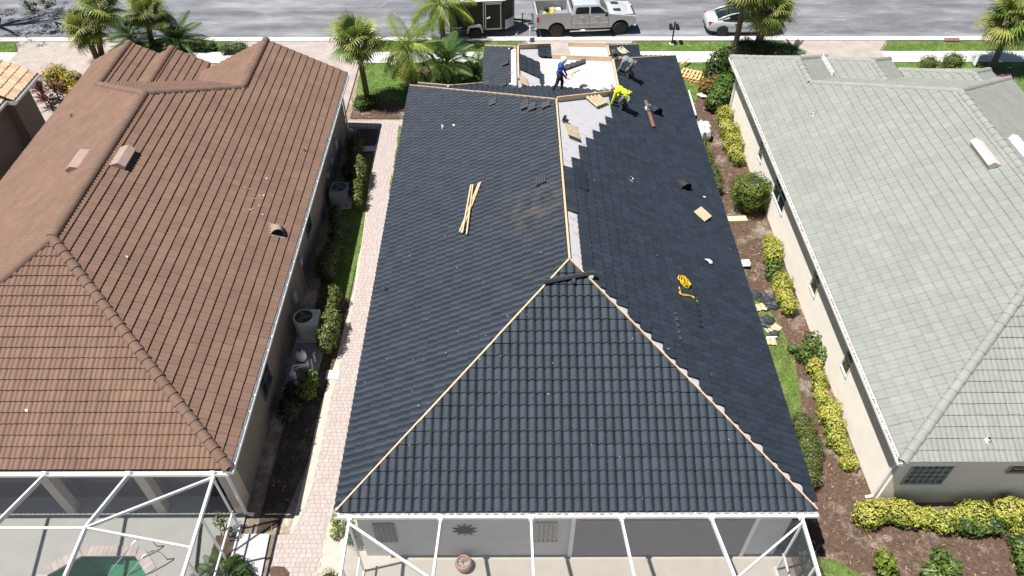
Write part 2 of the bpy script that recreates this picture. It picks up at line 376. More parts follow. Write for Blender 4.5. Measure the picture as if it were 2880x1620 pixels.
def gutter(house, a, b, out, name='gutter', mats=None, clipgap=.6, width=.13, z=ZE-.01, fill=None):
    """open channel along an eave; out = horizontal direction away from the house"""
    a, b = Vector((*a, z)), Vector((*b, z)); o = Vector((*out, 0)); d = (b-a).normalized(); mb = MB()
    P = [(.012, .0), (.012, -.11), (width, -.11), (width, .0), (width-.012, .0), (width-.012, -.098), (.024, -.098), (.024, 0)]
    for i in range(8):
        (p0, h0), (p1, h1) = P[i], P[(i+1) % 8]
        mb.quad(a+o*p0+Vector((0, 0, h0)), b+o*p0+Vector((0, 0, h0)), b+o*p1+Vector((0, 0, h1)), a+o*p1+Vector((0, 0, h1)))
    for e in (a, b): mb.add([e+o*p+Vector((0, 0, h)) for p, h in ((.012, 0), (.012, -.11), (width, -.11), (width, 0))], [(0, 1, 2, 3)])
    g = mb.build(name, mats or WHITE, house)
    n = int((b-a).length/clipgap) if clipgap > 0 else 0
    if clipgap > 0:
        cm = MB().box(-.015, .015, 0, width+.006, -.012, .006)
        me = None
        for i in range(n):
            p = a+d*clipgap*(i+.5)
            ob = cm.build('hanger_clip', mats or WHITE) if me is None else mobj('hanger_clip', me)
            me = ob.data; ob.parent = g; ob.location = Vector(p)-world_loc(g); ob.rotation_euler.z = math.atan2(o.y, o.x)-math.pi/2
    if fill:
        fm = MB(); st = .12; m = int((b-a).length/st)
        for i in range(m):
            for q in range(4):
                c = a+d*st*(i+random.random())+o*random.uniform(.035, width-.035)+Vector((0, 0, -.085+random.uniform(0, .04))); r = random.uniform(.03, .07); t = random.uniform(0, 3.14)
                e1 = Vector((math.cos(t), math.sin(t), random.uniform(-.2, .2)))*r; e2 = Vector((-math.sin(t), math.cos(t), .1))*r*.45
                fm.add([c-e1, c+e2, c+e1, c-e2], [(0, 1, 2, 3)])
        fm.build('leaf_litter', fill, g, kind='stuff')
    return g
def downspout(house, top, foot, out, name='downspout', mat=None):
    """top under the gutter, foot on the ground at the wall"""
    mb = MB(); t, f = Vector(top), Vector(foot); k = Vector((f.x, f.y, t.z-.45))
    mb.bar(t, k, .09, .07, up=(out[0]+.01, out[1], .3)); mb.bar(k+Vector((0, 0, .03)), f+Vector((0, 0, .12)), .09, .07, up=(*out, 0)); mb.bar(f+Vector((0, 0, .14)), f+Vector((*out, 0))*.25+Vector((0, 0, .05)), .09, .07)
    return mb.build(name, mat or WHITE, house)
def window(house, axis, k, lo, hi, z0, z1, frame, nv=2, nh=2, glass=None, fw=.05, depth=.05, name='window', sill=True):
    """window on a wall x=k ('x+' faces +x, 'x-' faces -x) or y=k ('y-'); a frame with bars and one pane per light"""
    s = 1 if axis[1] == '+' else -1; ax = axis[0]
    def bx(mb, a0, a1, b0, b1, d0, d1):
        lo_, hi_ = sorted((k+s*d0, k+s*d1))
        if ax == 'x': mb.box(lo_, hi_, a0, a1, b0, b1)
        else: mb.box(a0, a1, lo_, hi_, b0, b1)
    fr = MB(); bx(fr, lo-fw, hi+fw, z1, z1+fw, 0, depth); bx(fr, lo-fw, hi+fw, z0-fw, z0, 0, depth); bx(fr, lo-fw, lo, z0, z1, 0, depth); bx(fr, hi, hi+fw, z0, z1, 0, depth)
    for i in range(1, nv): c = lo+(hi-lo)*i/nv; bx(fr, c-.018, c+.018, z0, z1, .004, depth-.008)
    for i in range(1, nh): c = z0+(z1-z0)*i/nh; bx(fr, lo, hi, c-.018, c+.018, .006, depth-.004)
    f = fr.build(name, frame, house)
    for i in range(nv):
        for j in range(nh):
            p = MB(); bx(p, lo+(hi-lo)*i/nv+.02, lo+(hi-lo)*(i+1)/nv-.02, z0+(z1-z0)*j/nh+.02, z0+(z1-z0)*(j+1)/nh-.02, .002, .014); p.build('pane', glass or GLASS, f)
    if not sill: return f
    sl_ = MB(); bx(sl_, lo-.06, hi+.06, z0-fw-.035, z0-fw-.004, .002, depth+.015); sl_.build('sill', frame, f)
    return f
def hidden_by(tents, own):
    def h(c, s):
        for t in tents:
            if t is own.get(id(s)): continue
            if t.z(c.x, c.y) > c.z+.10: return True
        return False
    return h
# ---------------------------------------------------------------- the black house under repair
BX0, BX1, BY0 = -4.904, 8.626, 10.293
b_main = Tent(BX0, BX1, BY0, 33.1); b_wing = Tent(1.07, BX1, 27.0, 36.0, near=False); b_entry = Tent(-1.29, 2.14, 28.0, 37.12, near=False)
b_gar = Tent(3.17, 6.80, 31.0, 37.25, near=False); b_bay = Tent(-4.53, -1.3, 29.0, 33.36, near=False)
BT = [b_main, b_wing, b_entry, b_gar, b_bay]
BWALL = M('black_house_stucco', (.55, .55, .535), .8, var=.06, scale=2, bump=.15, bscale=90)
black_house = thing('black_roof_house', 'house with black wave-tile roof half stripped to white underlayment, between brown and sage roofs', 'house', (1.86, 22, 0))
broof = deck(black_house, BT, [UNDERLAY, SOFFIT, M('dark_drip_edge', (.03, .03, .033), .5), BWALL])
walls(black_house, BT, BWALL, inset=.42, near=.19)
BLK = dict(col=(.0185, .0260, .0370), rough=.6, var=.10, scale=2.2, fine=.22, fscale=120, spec=.3, bump=.25, bscale=220)
m_blk_o = M('black_tile', tone='object', tamt=.18, streak=((9, 9, 1.2), .10), **BLK)
m_blk_s = M('black_tile_field', tone='attr', tamt=.18, streak=((9, 9, 1.2), .10), **BLK)
def brown_patch(m, c, r, col):
    """mixes a brownish tone into one patch of the slope, broken up by noise"""
    t = m.node_tree; L = t.links.new; b = t.nodes['Principled BSDF']; src = b.inputs['Base Color'].links[0].from_socket
    g = _n(t, 'ShaderNodeNewGeometry'); d = _n(t, 'ShaderNodeVectorMath', operation='DISTANCE'); L(g.outputs['Position'], d.inputs[0]); d.inputs[1].default_value = c
    nz = _n(t, 'ShaderNodeTexNoise'); nz.inputs['Scale'].default_value = 2.2; nz.inputs['Detail'].default_value = 5; L(g.outputs['Position'], nz.inputs[0])
    r1 = _n(t, 'ShaderNodeMapRange'); r1.inputs['From Min'].default_value = r; r1.inputs['From Max'].default_value = r*.2; L(d.outputs['Value'], r1.inputs[0])
    r2 = _n(t, 'ShaderNodeMapRange'); r2.inputs['From Min'].default_value = .42; r2.inputs['From Max'].default_value = .68; L(nz.outputs[0], r2.inputs[0])
    mu = _n(t, 'ShaderNodeMath', operation='MULTIPLY'); L(r1.outputs[0], mu.inputs[0]); L(r2.outputs[0], mu.inputs[1])
    mx = _n(t, 'ShaderNodeMix', data_type='RGBA'); L(mu.outputs[0], mx.inputs[0]); L(src, mx.inputs[6]); mx.inputs[7].default_value = (*col, 1); L(mx.outputs[2], b.inputs['Base Color'])
dc_ = on_plane(1512, 590, (-S, 0, 1), ZE-S*BX0)
for m_ in (m_blk_o, m_blk_s): brown_patch(m_, dc_, 1.9, (.062, .052, .047))
# S-shaped wave: wide pan on the left, roll on the right that drops steeply
BPROF = [(0, -.004), (.016, .011), (.05, .026), (.09, .038), (.13, .045), (.165, .046), (.195, .040), (.222, .027), (.240, .011), (.2505, -.004)]
bs = {}
SB = []
def addS(t, side, e, poly, u0=0.):
    s = Slope(side, e, poly, u0); bs[id(s)] = t; SB.append(s); return s
P_ = b_main.polys()
addS(b_main, 'near', BY0, P_['near'], .02); addS(b_main, 'left', BX0, P_['left']); addS(b_main, 'far', 33.1, P_['far'])
zjoin = b_main.xm; yj = 117*.2505
r_a = addS(b_main, 'right', BX1, [(BX1, BY0), (BX1, yj), (b_wing.xm, yj), (b_main.xm, b_main.rb), (b_main.xm, b_main.ra)])
r_b = addS(b_wing, 'right', BX1, [(BX1, yj), (BX1, 36.0), (b_wing.xm, b_wing.rb), (b_wing.xm, yj)])
for t, sides in ((b_entry, ('left', 'right')), (b_gar, ('right',)), (b_bay, ('left', 'right'))):
    for sd in sides: addS(t, sd, t.x0 if sd == 'left' else t.x1, t.polys()[sd])
for t in (b_wing, b_entry, b_gar): addS(t, 'far', t.yb, t.polys()['far'])
miss_r = [[(1560, 276), (1708, 276), (1716, 334), (1697, 345), (1680, 368), (1664, 390), (1645, 408), (1623, 440), (1605, 473), (1578, 470)],
          [(1590, 594), (1617, 600), (1636, 755), (1600, 745)], [(1585, 524), (1606, 530), (1612, 540), (1588, 532)]]
ent_keep = [[(1506, 126), (1549, 126), (1560, 262), (1530, 243), (1509, 234)], [(1459, 158), (1508, 176), (1508, 216), (1470, 202)]]
ent_hole = [(1513, 158), (1527, 160), (1527, 208), (1513, 212)]
ent_left_miss = [(1443, 140), (1459, 140), (1464, 272), (1447, 272)]
def b_keep(c, s):
    x, y = PX(c)
    if s is r_a: return not any(inpoly(x, y, p) for p in miss_r)
    t = bs[id(s)]
    if t is b_entry and s.side == 'right': return any(inpoly(x, y, p) for p in ent_keep) and not inpoly(x, y, ent_hole)
    if t is b_entry and s.side == 'left': return not inpoly(x, y, ent_left_miss)
    return True
_h = hidden_by(BT, bs)
def b_hidden(c, s):
    t0 = bs[id(s)]
    for t in BT:
        if t is t0: continue
        z = t.z(c.x, c.y)
        if s.side == 'right' and t0 in (b_main, b_wing) and t in (b_main, b_wing): continue
        if z > c.z+.10: return True
    return False
lay_tiles(broof, SB, BPROF, .2505, .3735, .048, m_blk_o, m_blk_s, keep=b_keep, hidden=b_hidden, ragged=lambda s: s is r_a, scal=.046, base=.055)
# timber battens on the ridges and hips
def batten(a, b, wd=.05, ht=.15, n=1, mat=None, rise=0.):
    a, b = Vector(a), Vector(b)
    for i in range(n):
        p, q = a+(b-a)*(i/n+(-.002 if i else 0)), a+(b-a)*((i+1)/n); j = random.uniform(-.012, .012)
        MB().bar(p+Vector((0, 0, j)), q+Vector((0, 0, j)), wd*random.uniform(.9, 1.15), ht, rise=rise).build('batten', mat or WOOD, broof)
def R3(x, y, z=None, t=b_main): return Vector((x, y, t.z(x, y) if z is None else z))
bm = b_main
batten((bm.xm, bm.ra, bm.zr), (bm.xm, bm.rb, bm.zr), .065, .12, 3)
batten((BX0+.03, BY0+.03, ZE), (bm.xm, bm.ra, bm.zr), .045, .12, 3); batten((BX1-.03, BY0+.03, ZE), (bm.xm, bm.ra, bm.zr), .045, .12, 3)
batten((BX0, 33.1, ZE), (bm.xm, bm.rb, bm.zr), .05, .14, 4)
wj = Vector((b_wing.xm, bm.rb+(b_wing.xm-bm.xm), b_wing.zr))
batten((bm.xm, bm.rb, bm.zr), wj, .05, .20, 2)
batten(wj, (b_wing.xm, b_wing.rb, b_wing.zr), .085, .14, 2)
batten((b_wing.xm, b_wing.rb, b_wing.zr), (2.2, b_wing.yb-(2.2-b_wing.x0), ZE+S*(2.2-b_wing.x0)), .05, .24, 2)
batten((b_wing.xm, b_wing.rb, b_wing.zr), (BX1, 36.0, ZE), .05, .14, 2)
batten((b_entry.xm, 32.3, b_entry.zr), (b_entry.xm, b_entry.rb, b_entry.zr), .075, .15, 2)
batten((b_entry.xm, b_entry.rb, b_entry.zr), (b_entry.x0, b_entry.yb, ZE), .05, .14); batten((b_entry.xm, b_entry.rb, b_entry.zr), (b_entry.x1, b_entry.yb, ZE), .05, .22)
batten((b_gar.xm, 34.4, b_gar.zr), (b_gar.xm, b_gar.rb, b_gar.zr), .075, .15); batten((b_gar.xm, b_gar.rb, b_gar.zr), (b_gar.x0, b_gar.yb, ZE), .05, .22); batten((b_gar.xm, b_gar.rb, b_gar.zr), (b_gar.x1, b_gar.yb, ZE), .05, .12)
batten((b_bay.xm, 31.0, b_bay.zr), (b_bay.xm, b_bay.rb, b_bay.zr), .06, .12); batten((b_bay.xm, b_bay.rb, b_bay.zr), (b_bay.x0, b_bay.yb, ZE), .05, .12); batten((b_bay.xm, b_bay.rb, b_bay.zr), (b_bay.x1, b_bay.yb, ZE), .05, .12)
# dark valley metal where the wings run into the main slope
VMET = M('valley_metal', (.10, .075, .07), .5, var=.1)
vm = MB()
def valley(a, b, wd=.16):
    a, b = Vector(a), Vector(b); d = (b-a).normalized(); sd = d.cross(Vector((0, 0, 1))).normalized()*wd; u = Vector((0, 0, .03)); vm.quad(a-sd+u, a+sd+u, b+sd+u, b-sd+u)
xv = (b_wing.x0+bm.x0)/2
# valleys of a wing ridge meeting the far slope of the main roof: descend at 45 degrees either side
for t in (b_wing, b_entry, b_bay):
    y0 = 33.1-(t.zr-ZE)/S; top = Vector((t.xm, y0, t.zr))
    for sg in (-1, 1):
        if t is b_wing and sg > 0: continue
        ln = 2.7 if t is b_wing else min(t.h, 33.1-y0)-.1
        valley(top, top+Vector((sg*ln, ln, -S*ln)))
vm.build('valley_flashing', VMET, broof)
gutter(black_house, (BX0-.02, BY0), (BX1+.02, BY0), (0, -1), clipgap=1.35, width=.16)
# ---------------------------------------------------------------- the brown house
NX0, NX1, NY0 = -21.46, -8.27, 11.68
n_main = Tent(NX0, NX1, NY0, 33.7); n_wing = Tent(-15.63, NX1, 27.0, 34.5, near=False, far=False)
n_a = Tent(NX0, -17.34, 28.0, 35.75, near=False, far=False); n_b = Tent(-18.9, -15.5, 29.0, 35.5, near=False, far=False)
NT = [n_main, n_wing, n_a, n_b]
NWALL = M('brown_house_stucco', (.20, .17, .145), .85, var=.06, scale=2, bump=.2, bscale=90)  # base colour lowered so the shaded alley reads darker
NDECK = M('brown_roof_deck', (.12, .07, .05), .8)
DARKTRIM = M('dark_bronze_trim', (.035, .028, .025), .5)
brown_house = thing('brown_roof_house', 'house with brown barrel-tile roof and screened pool cage, left of the black roof', 'house', (-14.9, 22, 0))
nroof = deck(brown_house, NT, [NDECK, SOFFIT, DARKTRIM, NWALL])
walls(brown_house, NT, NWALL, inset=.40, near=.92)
BRN = dict(col=(.172, .106, .076), rough=.85, var=.07, scale=1.3, fine=.10, fscale=90, spec=.25, bump=.2, bscale=180)
m_brn_o = M('brown_tile', tone='object', tamt=.07, streak=((.5, .5, .3), .05), **BRN); m_brn_s = M('brown_tile_field', tone='attr', tamt=.07, streak=((.5, .5, .3), .05), **BRN)
def barrel(n, w, amp, seg=6): return [(w*(k/seg), amp*abs(math.sin(math.pi*k/seg))) for k in range(n*seg+1)]      # arches that meet in a sharp valley
NPROF = barrel(2, .1635, .046)
ns = {}; SN = []
def addN(t, side, e, poly):
    s = Slope(side, e, poly); ns[id(s)] = t; SN.append(s); return s
P_ = n_main.polys(); addN(n_main, 'near', NY0, P_['near']); addN(n_main, 'far', 33.7, P_['far'])
xa = n_a.xm; ya_ = 33.7-(xa-NX0); xw = n_wing.xm; yw_ = n_main.rb+(xw-n_main.xm)
sp = lambda y, w: round(y/w)*w      # split lines fall on a tile joint
yA, yW = sp(ya_, .327), sp(yw_, .327)
addN(n_main, 'left', NX0, [(NX0, NY0), (NX0, yA), (xa, yA), (n_main.xm, n_main.rb), (n_main.xm, n_main.ra)])
addN(n_a, 'left', NX0, [(NX0, yA), (NX0, 35.75), (xa, 35.75), (xa, yA)])
addN(n_main, 'right', NX1, [(NX1, NY0), (NX1, yW), (xw, yW), (n_main.xm, n_main.rb), (n_main.xm, n_main.ra)])
addN(n_wing, 'right', NX1, [(NX1, yW), (NX1, 34.5), (xw, 34.5), (xw, yW)])
addN(n_wing, 'left', n_wing.x0, n_wing.polys()['left']); addN(n_a, 'right', n_a.x1, n_a.polys()['right'])
for sd in ('left', 'right'): addN(n_b, sd, n_b.x0 if sd == 'left' else n_b.x1, n_b.polys()[sd])
def n_hidden(c, s):
    t0 = ns[id(s)]
    for t in NT:
        if t is t0: continue
        if s.side == 'right' and {t0, t} == {n_main, n_wing}: continue
        if s.side == 'left' and {t0, t} == {n_main, n_a}: continue
        if t.z(c.x, c.y) > c.z+.10: return True
    return False
lay_tiles(nroof, SN, NPROF, .327, .335, .044, m_brn_o, m_brn_s, hidden=n_hidden)
m_brn_c = M('brown_ridge_tile', tone='object', tamt=.06, **dict(BRN, col=(.155, .098, .072)))
capN = cap_mesh('ridge_tile', .185, .155, .40, m_brn_c); capR = cap_mesh('ridge_tile', .19, .182, .40, m_brn_c)
nm = n_main; zc = -.01
caps(nroof, capR, (nm.xm, nm.ra, nm.zr), (nm.xm, nm.rb, nm.zr), .36, zc)
caps(nroof, capN, (NX1, NY0, ZE), (nm.xm, nm.ra, nm.zr), .36, zc); caps(nroof, capN, (NX0, NY0, ZE), (nm.xm, nm.ra, nm.zr), .36, zc)
caps(nroof, capN, (xw, yw_, n_wing.zr), (nm.xm, nm.rb, nm.zr), .36, zc); caps(nroof, capR, (xw, yw_, n_wing.zr), (xw, 34.5, n_wing.zr), .36, zc)
caps(nroof, capR, (xa, ya_, n_a.zr), (nm.xm, nm.rb, nm.zr), .36, zc); caps(nroof, capR, (xa, ya_, n_a.zr), (xa, 35.75, n_a.zr), .36, zc)
caps(nroof, capR, (n_b.xm, 31.9, n_b.zr), (n_b.xm, 35.5, n_b.zr), .36, zc)
gutter(brown_house, (NX1, NY0-.1), (NX1, 34.4), (1, 0), clipgap=.62)
gutter(brown_house, (NX0, NY0-.05), (NX1, NY0-.05), (0, -1), clipgap=0)
# ---------------------------------------------------------------- the sage house
GX0, GX1, GY0 = 11.615, 25.145, 11.85
g_main = Tent(GX0, GX1, GY0, 33.87); g_wing = Tent(GX0, 16.58, 27.0, 36.09, near=False); g_ent = Tent(16.2, 19.8, 28.0, 35.86, near=False); g_c = Tent(19.9, 24.5, 28.0, 34.72, near=False)
GT = [g_main, g_wing, g_ent, g_c]
GWALL = M('cream_stucco', (.86, .80, .72), .85, var=.04, scale=2, bump=.2, bscale=90)
GDECK = M('sage_roof_deck', (.25, .26, .22), .8)
sage_house = thing('sage_roof_house', 'cream walled house with pale sage tile roof, right of the black roof', 'house', (18.4, 23, 0))
groof = deck(sage_house, GT, [GDECK, SOFFIT, WHITE, GWALL])
walls(sage_house, GT, GWALL, inset=.42)
SAG = dict(col=(.230, .240, .213), rough=.8, var=.05, scale=5, col2=(.220, .231, .210), mix2=(.42, .75), scale2=3.5, fine=.05, fscale=80, spec=.25, bump=.15, bscale=150)
m_sag_o = M('sage_tile', tone='object', tamt=.05, streak=((.7, .7, .3), .035), **SAG); m_sag_s = M('sage_tile_field', tone='attr', tamt=.05, streak=((.7, .7, .3), .035), **SAG)
GPROF = [(0, -.010), (.006, .003), (.04, .013), (.08, .016), (.12, .012), (.158, .001), (.1635, -.003), (.169, .001), (.205, .013), (.245, .016), (.285, .012), (.321, .003), (.327, -.010)]
gs = {}; SG = []
def addG(t, side, e, poly):
    s = Slope(side, e, poly); gs[id(s)] = t; SG.append(s); return s
P_ = g_main.polys(); addG(g_main, 'near', GY0, P_['near']); addG(g_main, 'far', 33.87, P_['far']); addG(g_main, 'right', GX1, P_['right'])
xg = g_wing.xm; yg_ = g_main.rb+(g_main.xm-xg)
yG = sp(yg_, .327)
addG(g_main, 'left', GX0, [(GX0, GY0), (GX0, yG), (xg, yG), (g_main.xm, g_main.rb), (g_main.xm, g_main.ra)])
addG(g_wing, 'left', GX0, [(GX0, yG), (GX0, 36.09), (xg, g_wing.rb), (xg, yG)])
addG(g_wing, 'right', g_wing.x1, g_wing.polys()['right'])
for t in (g_ent, g_c):
    for sd in ('left', 'right'): addG(t, sd, t.x0 if sd == 'left' else t.x1, t.polys()[sd])
for t in (g_wing, g_ent, g_c): addG(t, 'far', t.yb, t.polys()['far'])
def g_hidden(c, s):
    t0 = gs[id(s)]
    for t in GT:
        if t is t0 or (s.side == 'left' and {t0, t} == {g_main, g_wing}): continue
        if t.z(c.x, c.y) > c.z+.10: return True
    return False
lay_tiles(groof, SG, GPROF, .327, .345, .032, m_sag_o, m_sag_s, hidden=g_hidden)
m_sag_c = M('sage_ridge_tile', tone='object', tamt=.05, **dict(SAG, col=(.255, .26, .23)))
capG = cap_mesh('ridge_tile', .175, .155, .44, m_sag_c, arc=75)
gm = g_main; zc = -.04
caps(groof, capG, (gm.xm, gm.ra, gm.zr), (gm.xm, gm.rb, gm.zr), .40, zc); caps(groof, capG, (GX0, GY0, ZE), (gm.xm, gm.ra, gm.zr), .40, zc); caps(groof, capG, (GX1, GY0, ZE), (gm.xm, gm.ra, gm.zr), .40, zc)
caps(groof, capG, (xg, yg_, g_wing.zr), (gm.xm, gm.rb, gm.zr), .40, zc); caps(groof, capG, (GX1, 33.87, ZE), (gm.xm, gm.rb, gm.zr), .40, zc)
for t, y in ((g_wing, yg_), (g_ent, 32.0), (g_c, 31.4)):
    caps(groof, capG, (t.xm, y, t.zr), (t.xm, t.rb, t.zr), .40, zc); caps(groof, capG, (t.x0, t.yb, ZE), (t.xm, t.rb, t.zr), .40, zc); caps(groof, capG, (t.x1, t.yb, ZE), (t.xm, t.rb, t.zr), .40, zc)
LITTER = M('dry_leaf_litter', (.20, .11, .08), .9, var=.4, scale=30, col2=(.42, .30, .22), scale2=14)
gutter(sage_house, (GX0, GY0-.05), (GX0, 36.09), (-1, 0), clipgap=.95, fill=LITTER)
gutter(sage_house, (g_ent.x0-.02, 33.75), (g_ent.x0-.02, 35.7), (-1, 0), clipgap=.9, fill=LITTER, z=ZE+.42, width=.17)
MB().tube([(16.12, 33.8, ZE+.34), (16.0, 33.6, ZE+.30), (15.95, 33.35, ZE+.34)], .045, 10).build('downspout', WHITE, sage_house, smooth=True)
# ---------------------------------------------------------------- the cream tiled house at the far left
c_t = Tent(-37.0, -23.95, 31.9, 34.5, near=False, far=False); c_t2 = Tent(-37.0, -24.42, 20.0, 33.0, near=False, far=False)
CT = [c_t, c_t2]
cream_house = thing('cream_tile_house', 'corner of a house with cream barrel-tile roof at the left edge', 'house', (-28, 30, 0))
CDECK = M('cream_roof_deck', (.2, .15, .1), .8)
croof = deck(cream_house, CT, [CDECK, SOFFIT, WHITE, NWALL]); walls(cream_house, CT, NWALL, inset=.5)
CRM = dict(col=(.56, .40, .27), rough=.85, var=.14, scale=2.5, col2=(.42, .30, .20), scale2=.9, fine=.1, fscale=90, spec=.25, bump=.2, bscale=160)
m_c_o = M('cream_tile', tone='object', tamt=.15, **CRM); m_c_s = M('cream_tile_field', tone='attr', tamt=.15, **CRM)
SCm = []
for t in CT:
    pg = [(t.x1, t.ya), (t.x1, t.yb), (t.x1-4, t.yb), (t.x1-4, t.ya)]; SCm.append(Slope('right', t.x1, pg))
lay_tiles(croof, SCm, barrel(1, .29, .06, 8), .29, .40, .03, m_c_o, m_c_s, n_single=120)
gutter(cream_house, (-23.95, 31.9), (-23.95, 34.5), (1, 0), clipgap=0); gutter(cream_house, (-24.42, 20), (-24.42, 33.0), (1, 0), clipgap=0)
# ================================================================ ground, road, paths
KS = 22.611/22.161      # plan scale of coordinates read off at an earlier camera height
def sc(poly): return [(x*KS, y*KS) for x, y in poly]
def sheet(name, poly, z, mat, kind='structure', sub=0):
    mb = MB(); mb.add([(x, y, z) for x, y in poly], [tuple(range(len(poly)))]); o = mb.build(name, mat)
    if kind: o['kind'] = kind
    return o
def gp(*pts): return [tuple(G(x, y)[:2]) for x, y in pts]
SOIL = M('sandy_soil', (.23, .18, .13), .95, var=.25, scale=5, col2=(.50, .44, .37), mix2=(.5, .7), scale2=.8, fine=.25, fscale=60, bump=.5, bscale=40)
MULCH = M('brown_mulch', (.085, .053, .036), .95, var=.35, scale=7, col2=(.26, .22, .185), mix2=(.52, .68), scale2=.8, fine=.4, fscale=45, bump=.8, bscale=50)
LAWN = M('lawn_green', (.075, .135, .02), .9, var=.25, scale=2.5, col2=(.155, .20, .045), mix2=(.45, .75), scale2=1.2, fine=.35, fscale=35, bump=.8, bscale=60)
CONC = M('pale_concrete', (.56, .54, .51), .85, var=.06, scale=3, col2=(.48, .46, .44), scale2=.7, fine=.06, fscale=60)
gx0, gx1, gy0, gy1 = -13.95*KS, -10.95*KS, 5.6*KS, 10.32*KS      # the pool is sunk into the ground
struct(MB().add([(x, y, -.02) for y in (-300, gy0, gy1, 500) for x in (-400, gx0, gx1, 400)], [(i+4*j, i+1+4*j, i+5+4*j, i+4+4*j) for j in range(3) for i in range(3) if (i, j) != (1, 1)]).build('ground', SOIL))
def road_mat():
    m = M('asphalt', (.115, .120, .131), .8, var=.16, scale=1.6, col2=(.215, .220, .227), mix2=(.42, .66), scale2=1., stretch=(.22, .7, 1), fine=.22, fscale=16, bump=.25, bscale=60, streak=((.02, 1.1, 1), .16))
    return m
ROAD = road_mat()
KY = 43.74*KS
struct(MB().add([(-200, KY, .0), (200, KY, .0), (200, 56, .0), (-200, 56, .0)], [(0, 1, 2, 3)]).build('road', ROAD))
# kerb: sloped gutter pan and raised back edge, in sections with joints
kerb_me = None
def kerb_piece(L):
    mb = MB(); pr = [(KY+.02, -.01), (KY+.02, .012), (KY-.28, .035), (KY-.42, .10), (KY-.66, .105), (KY-.66, -.01)]
    for i in range(5): (a, za), (b, zb) = pr[i], pr[i+1]; mb.quad((0, a, za), (0, b, zb), (L, b, zb), (L, a, za))
    for x in (0, L): mb.add([(x, a, z) for a, z in pr], [tuple(range(6))])
    return mb
kerb = struct(MB().box(-200, 200, KY-.64, KY, -.02, .004).build('kerb', CONC))
KC = M('kerb_concrete', (.52, .495, .46), .85, var=.08, scale=2, fine=.08, fscale=50, tone='object', tamt=.06)
km = kerb_piece(2.98).build('kerb_section', KC); km.parent = kerb; km.location = (-48, 0, .0)
for i in range(1, 32):
    o = mobj('kerb_section', km.data, kerb, loc=(-48+3.0*i, 0, random.uniform(-.004, .004)))
# sidewalk slabs
walk = struct(MB().box(-200, 200, 40.5*KS, 41.8*KS, -.02, .02).build('sidewalk', CONC))
SLAB = M('sidewalk_slab', (.56, .545, .51), .85, var=.06, scale=2, fine=.05, fscale=50, tone='object', tamt=.08)
sm = MB().box(0, 1.49, 40.5*KS, 41.8*KS, .0, .045).build('sidewalk_slab', SLAB, walk); sm.location = (-36, 0, 0)
for i in range(1, 48): mobj('sidewalk_slab', sm.data, walk, loc=(-36+1.5*i, 0, random.uniform(-.003, .003)))
def paver_mat(name, c1, c2, mo, bw, rh, rot=0., sc=1.):
    m = bpy.data.materials.new(name); m.use_nodes = True; t = m.node_tree; L = t.links.new; b = t.nodes['Principled BSDF']; b.inputs['Roughness'].default_value = .85
    g = _n(t, 'ShaderNodeNewGeometry'); mp = _n(t, 'ShaderNodeMapping'); mp.inputs['Rotation'].default_value = (0, 0, rot); L(g.outputs['Position'], mp.inputs[0])
    br = _n(t, 'ShaderNodeTexBrick'); br.inputs['Scale'].default_value = sc
    for k, v in (('Mortar Size', .006), ('Mortar Smooth', .3), ('Brick Width', bw), ('Row Height', rh), ('Bias', -.1)): br.inputs[k].default_value = v
    br.inputs['Color1'].default_value = (*c1, 1); br.inputs['Color2'].default_value = (*c2, 1); br.inputs['Mortar'].default_value = (*mo, 1); L(mp.outputs[0], br.inputs[0])
    nz = _n(t, 'ShaderNodeTexNoise'); nz.inputs['Scale'].default_value = 1.3; nz.inputs['Detail'].default_value = 6; L(g.outputs['Position'], nz.inputs[0])
    r = _n(t, 'ShaderNodeMapRange'); r.inputs['From Min'].default_value = .3; r.inputs['From Max'].default_value = .7; r.inputs['To Min'].default_value = .86; r.inputs['To Max'].default_value = 1.12; L(nz.outputs[0], r.inputs[0])
    sc_ = _n(t, 'ShaderNodeVectorMath', operation='SCALE'); L(br.outputs[0], sc_.inputs[0]); L(r.outputs[0], sc_.inputs['Scale']); L(sc_.outputs[0], b.inputs['Base Color'])
    bp = _n(t, 'ShaderNodeBump'); bp.inputs['Strength'].default_value = .4; bp.inputs['Distance'].default_value = .01; bp.invert = True; L(br.outputs['Fac'], bp.inputs['Height']); L(bp.outputs[0], b.inputs['Normal'])
    return m
DRIVE = paver_mat('driveway_pavers', (.37, .315, .28), (.32, .28, .25), (.245, .215, .195), .22, .11, math.radians(45))
def drive(name, x0, x1, y0, flare=.9):
    poly = [(x0, y0), (x1, y0), (x1, 41.9), (x1+flare, 43.1), (x0-flare, 43.1), (x0, 41.9)]
    return struct(MB().add([(x*KS, y*KS, .055) for x, y in poly], [tuple(range(6))]).build('driveway', DRIVE))
drive('d', -16.2, -8.85, 33.5, .8); drive('d', 1.55, 7.0, 35.0, .6); drive('d', 17.6, 22.4, 33.0, .8); drive('d', -29.6, -24.2, 33.0, .5)
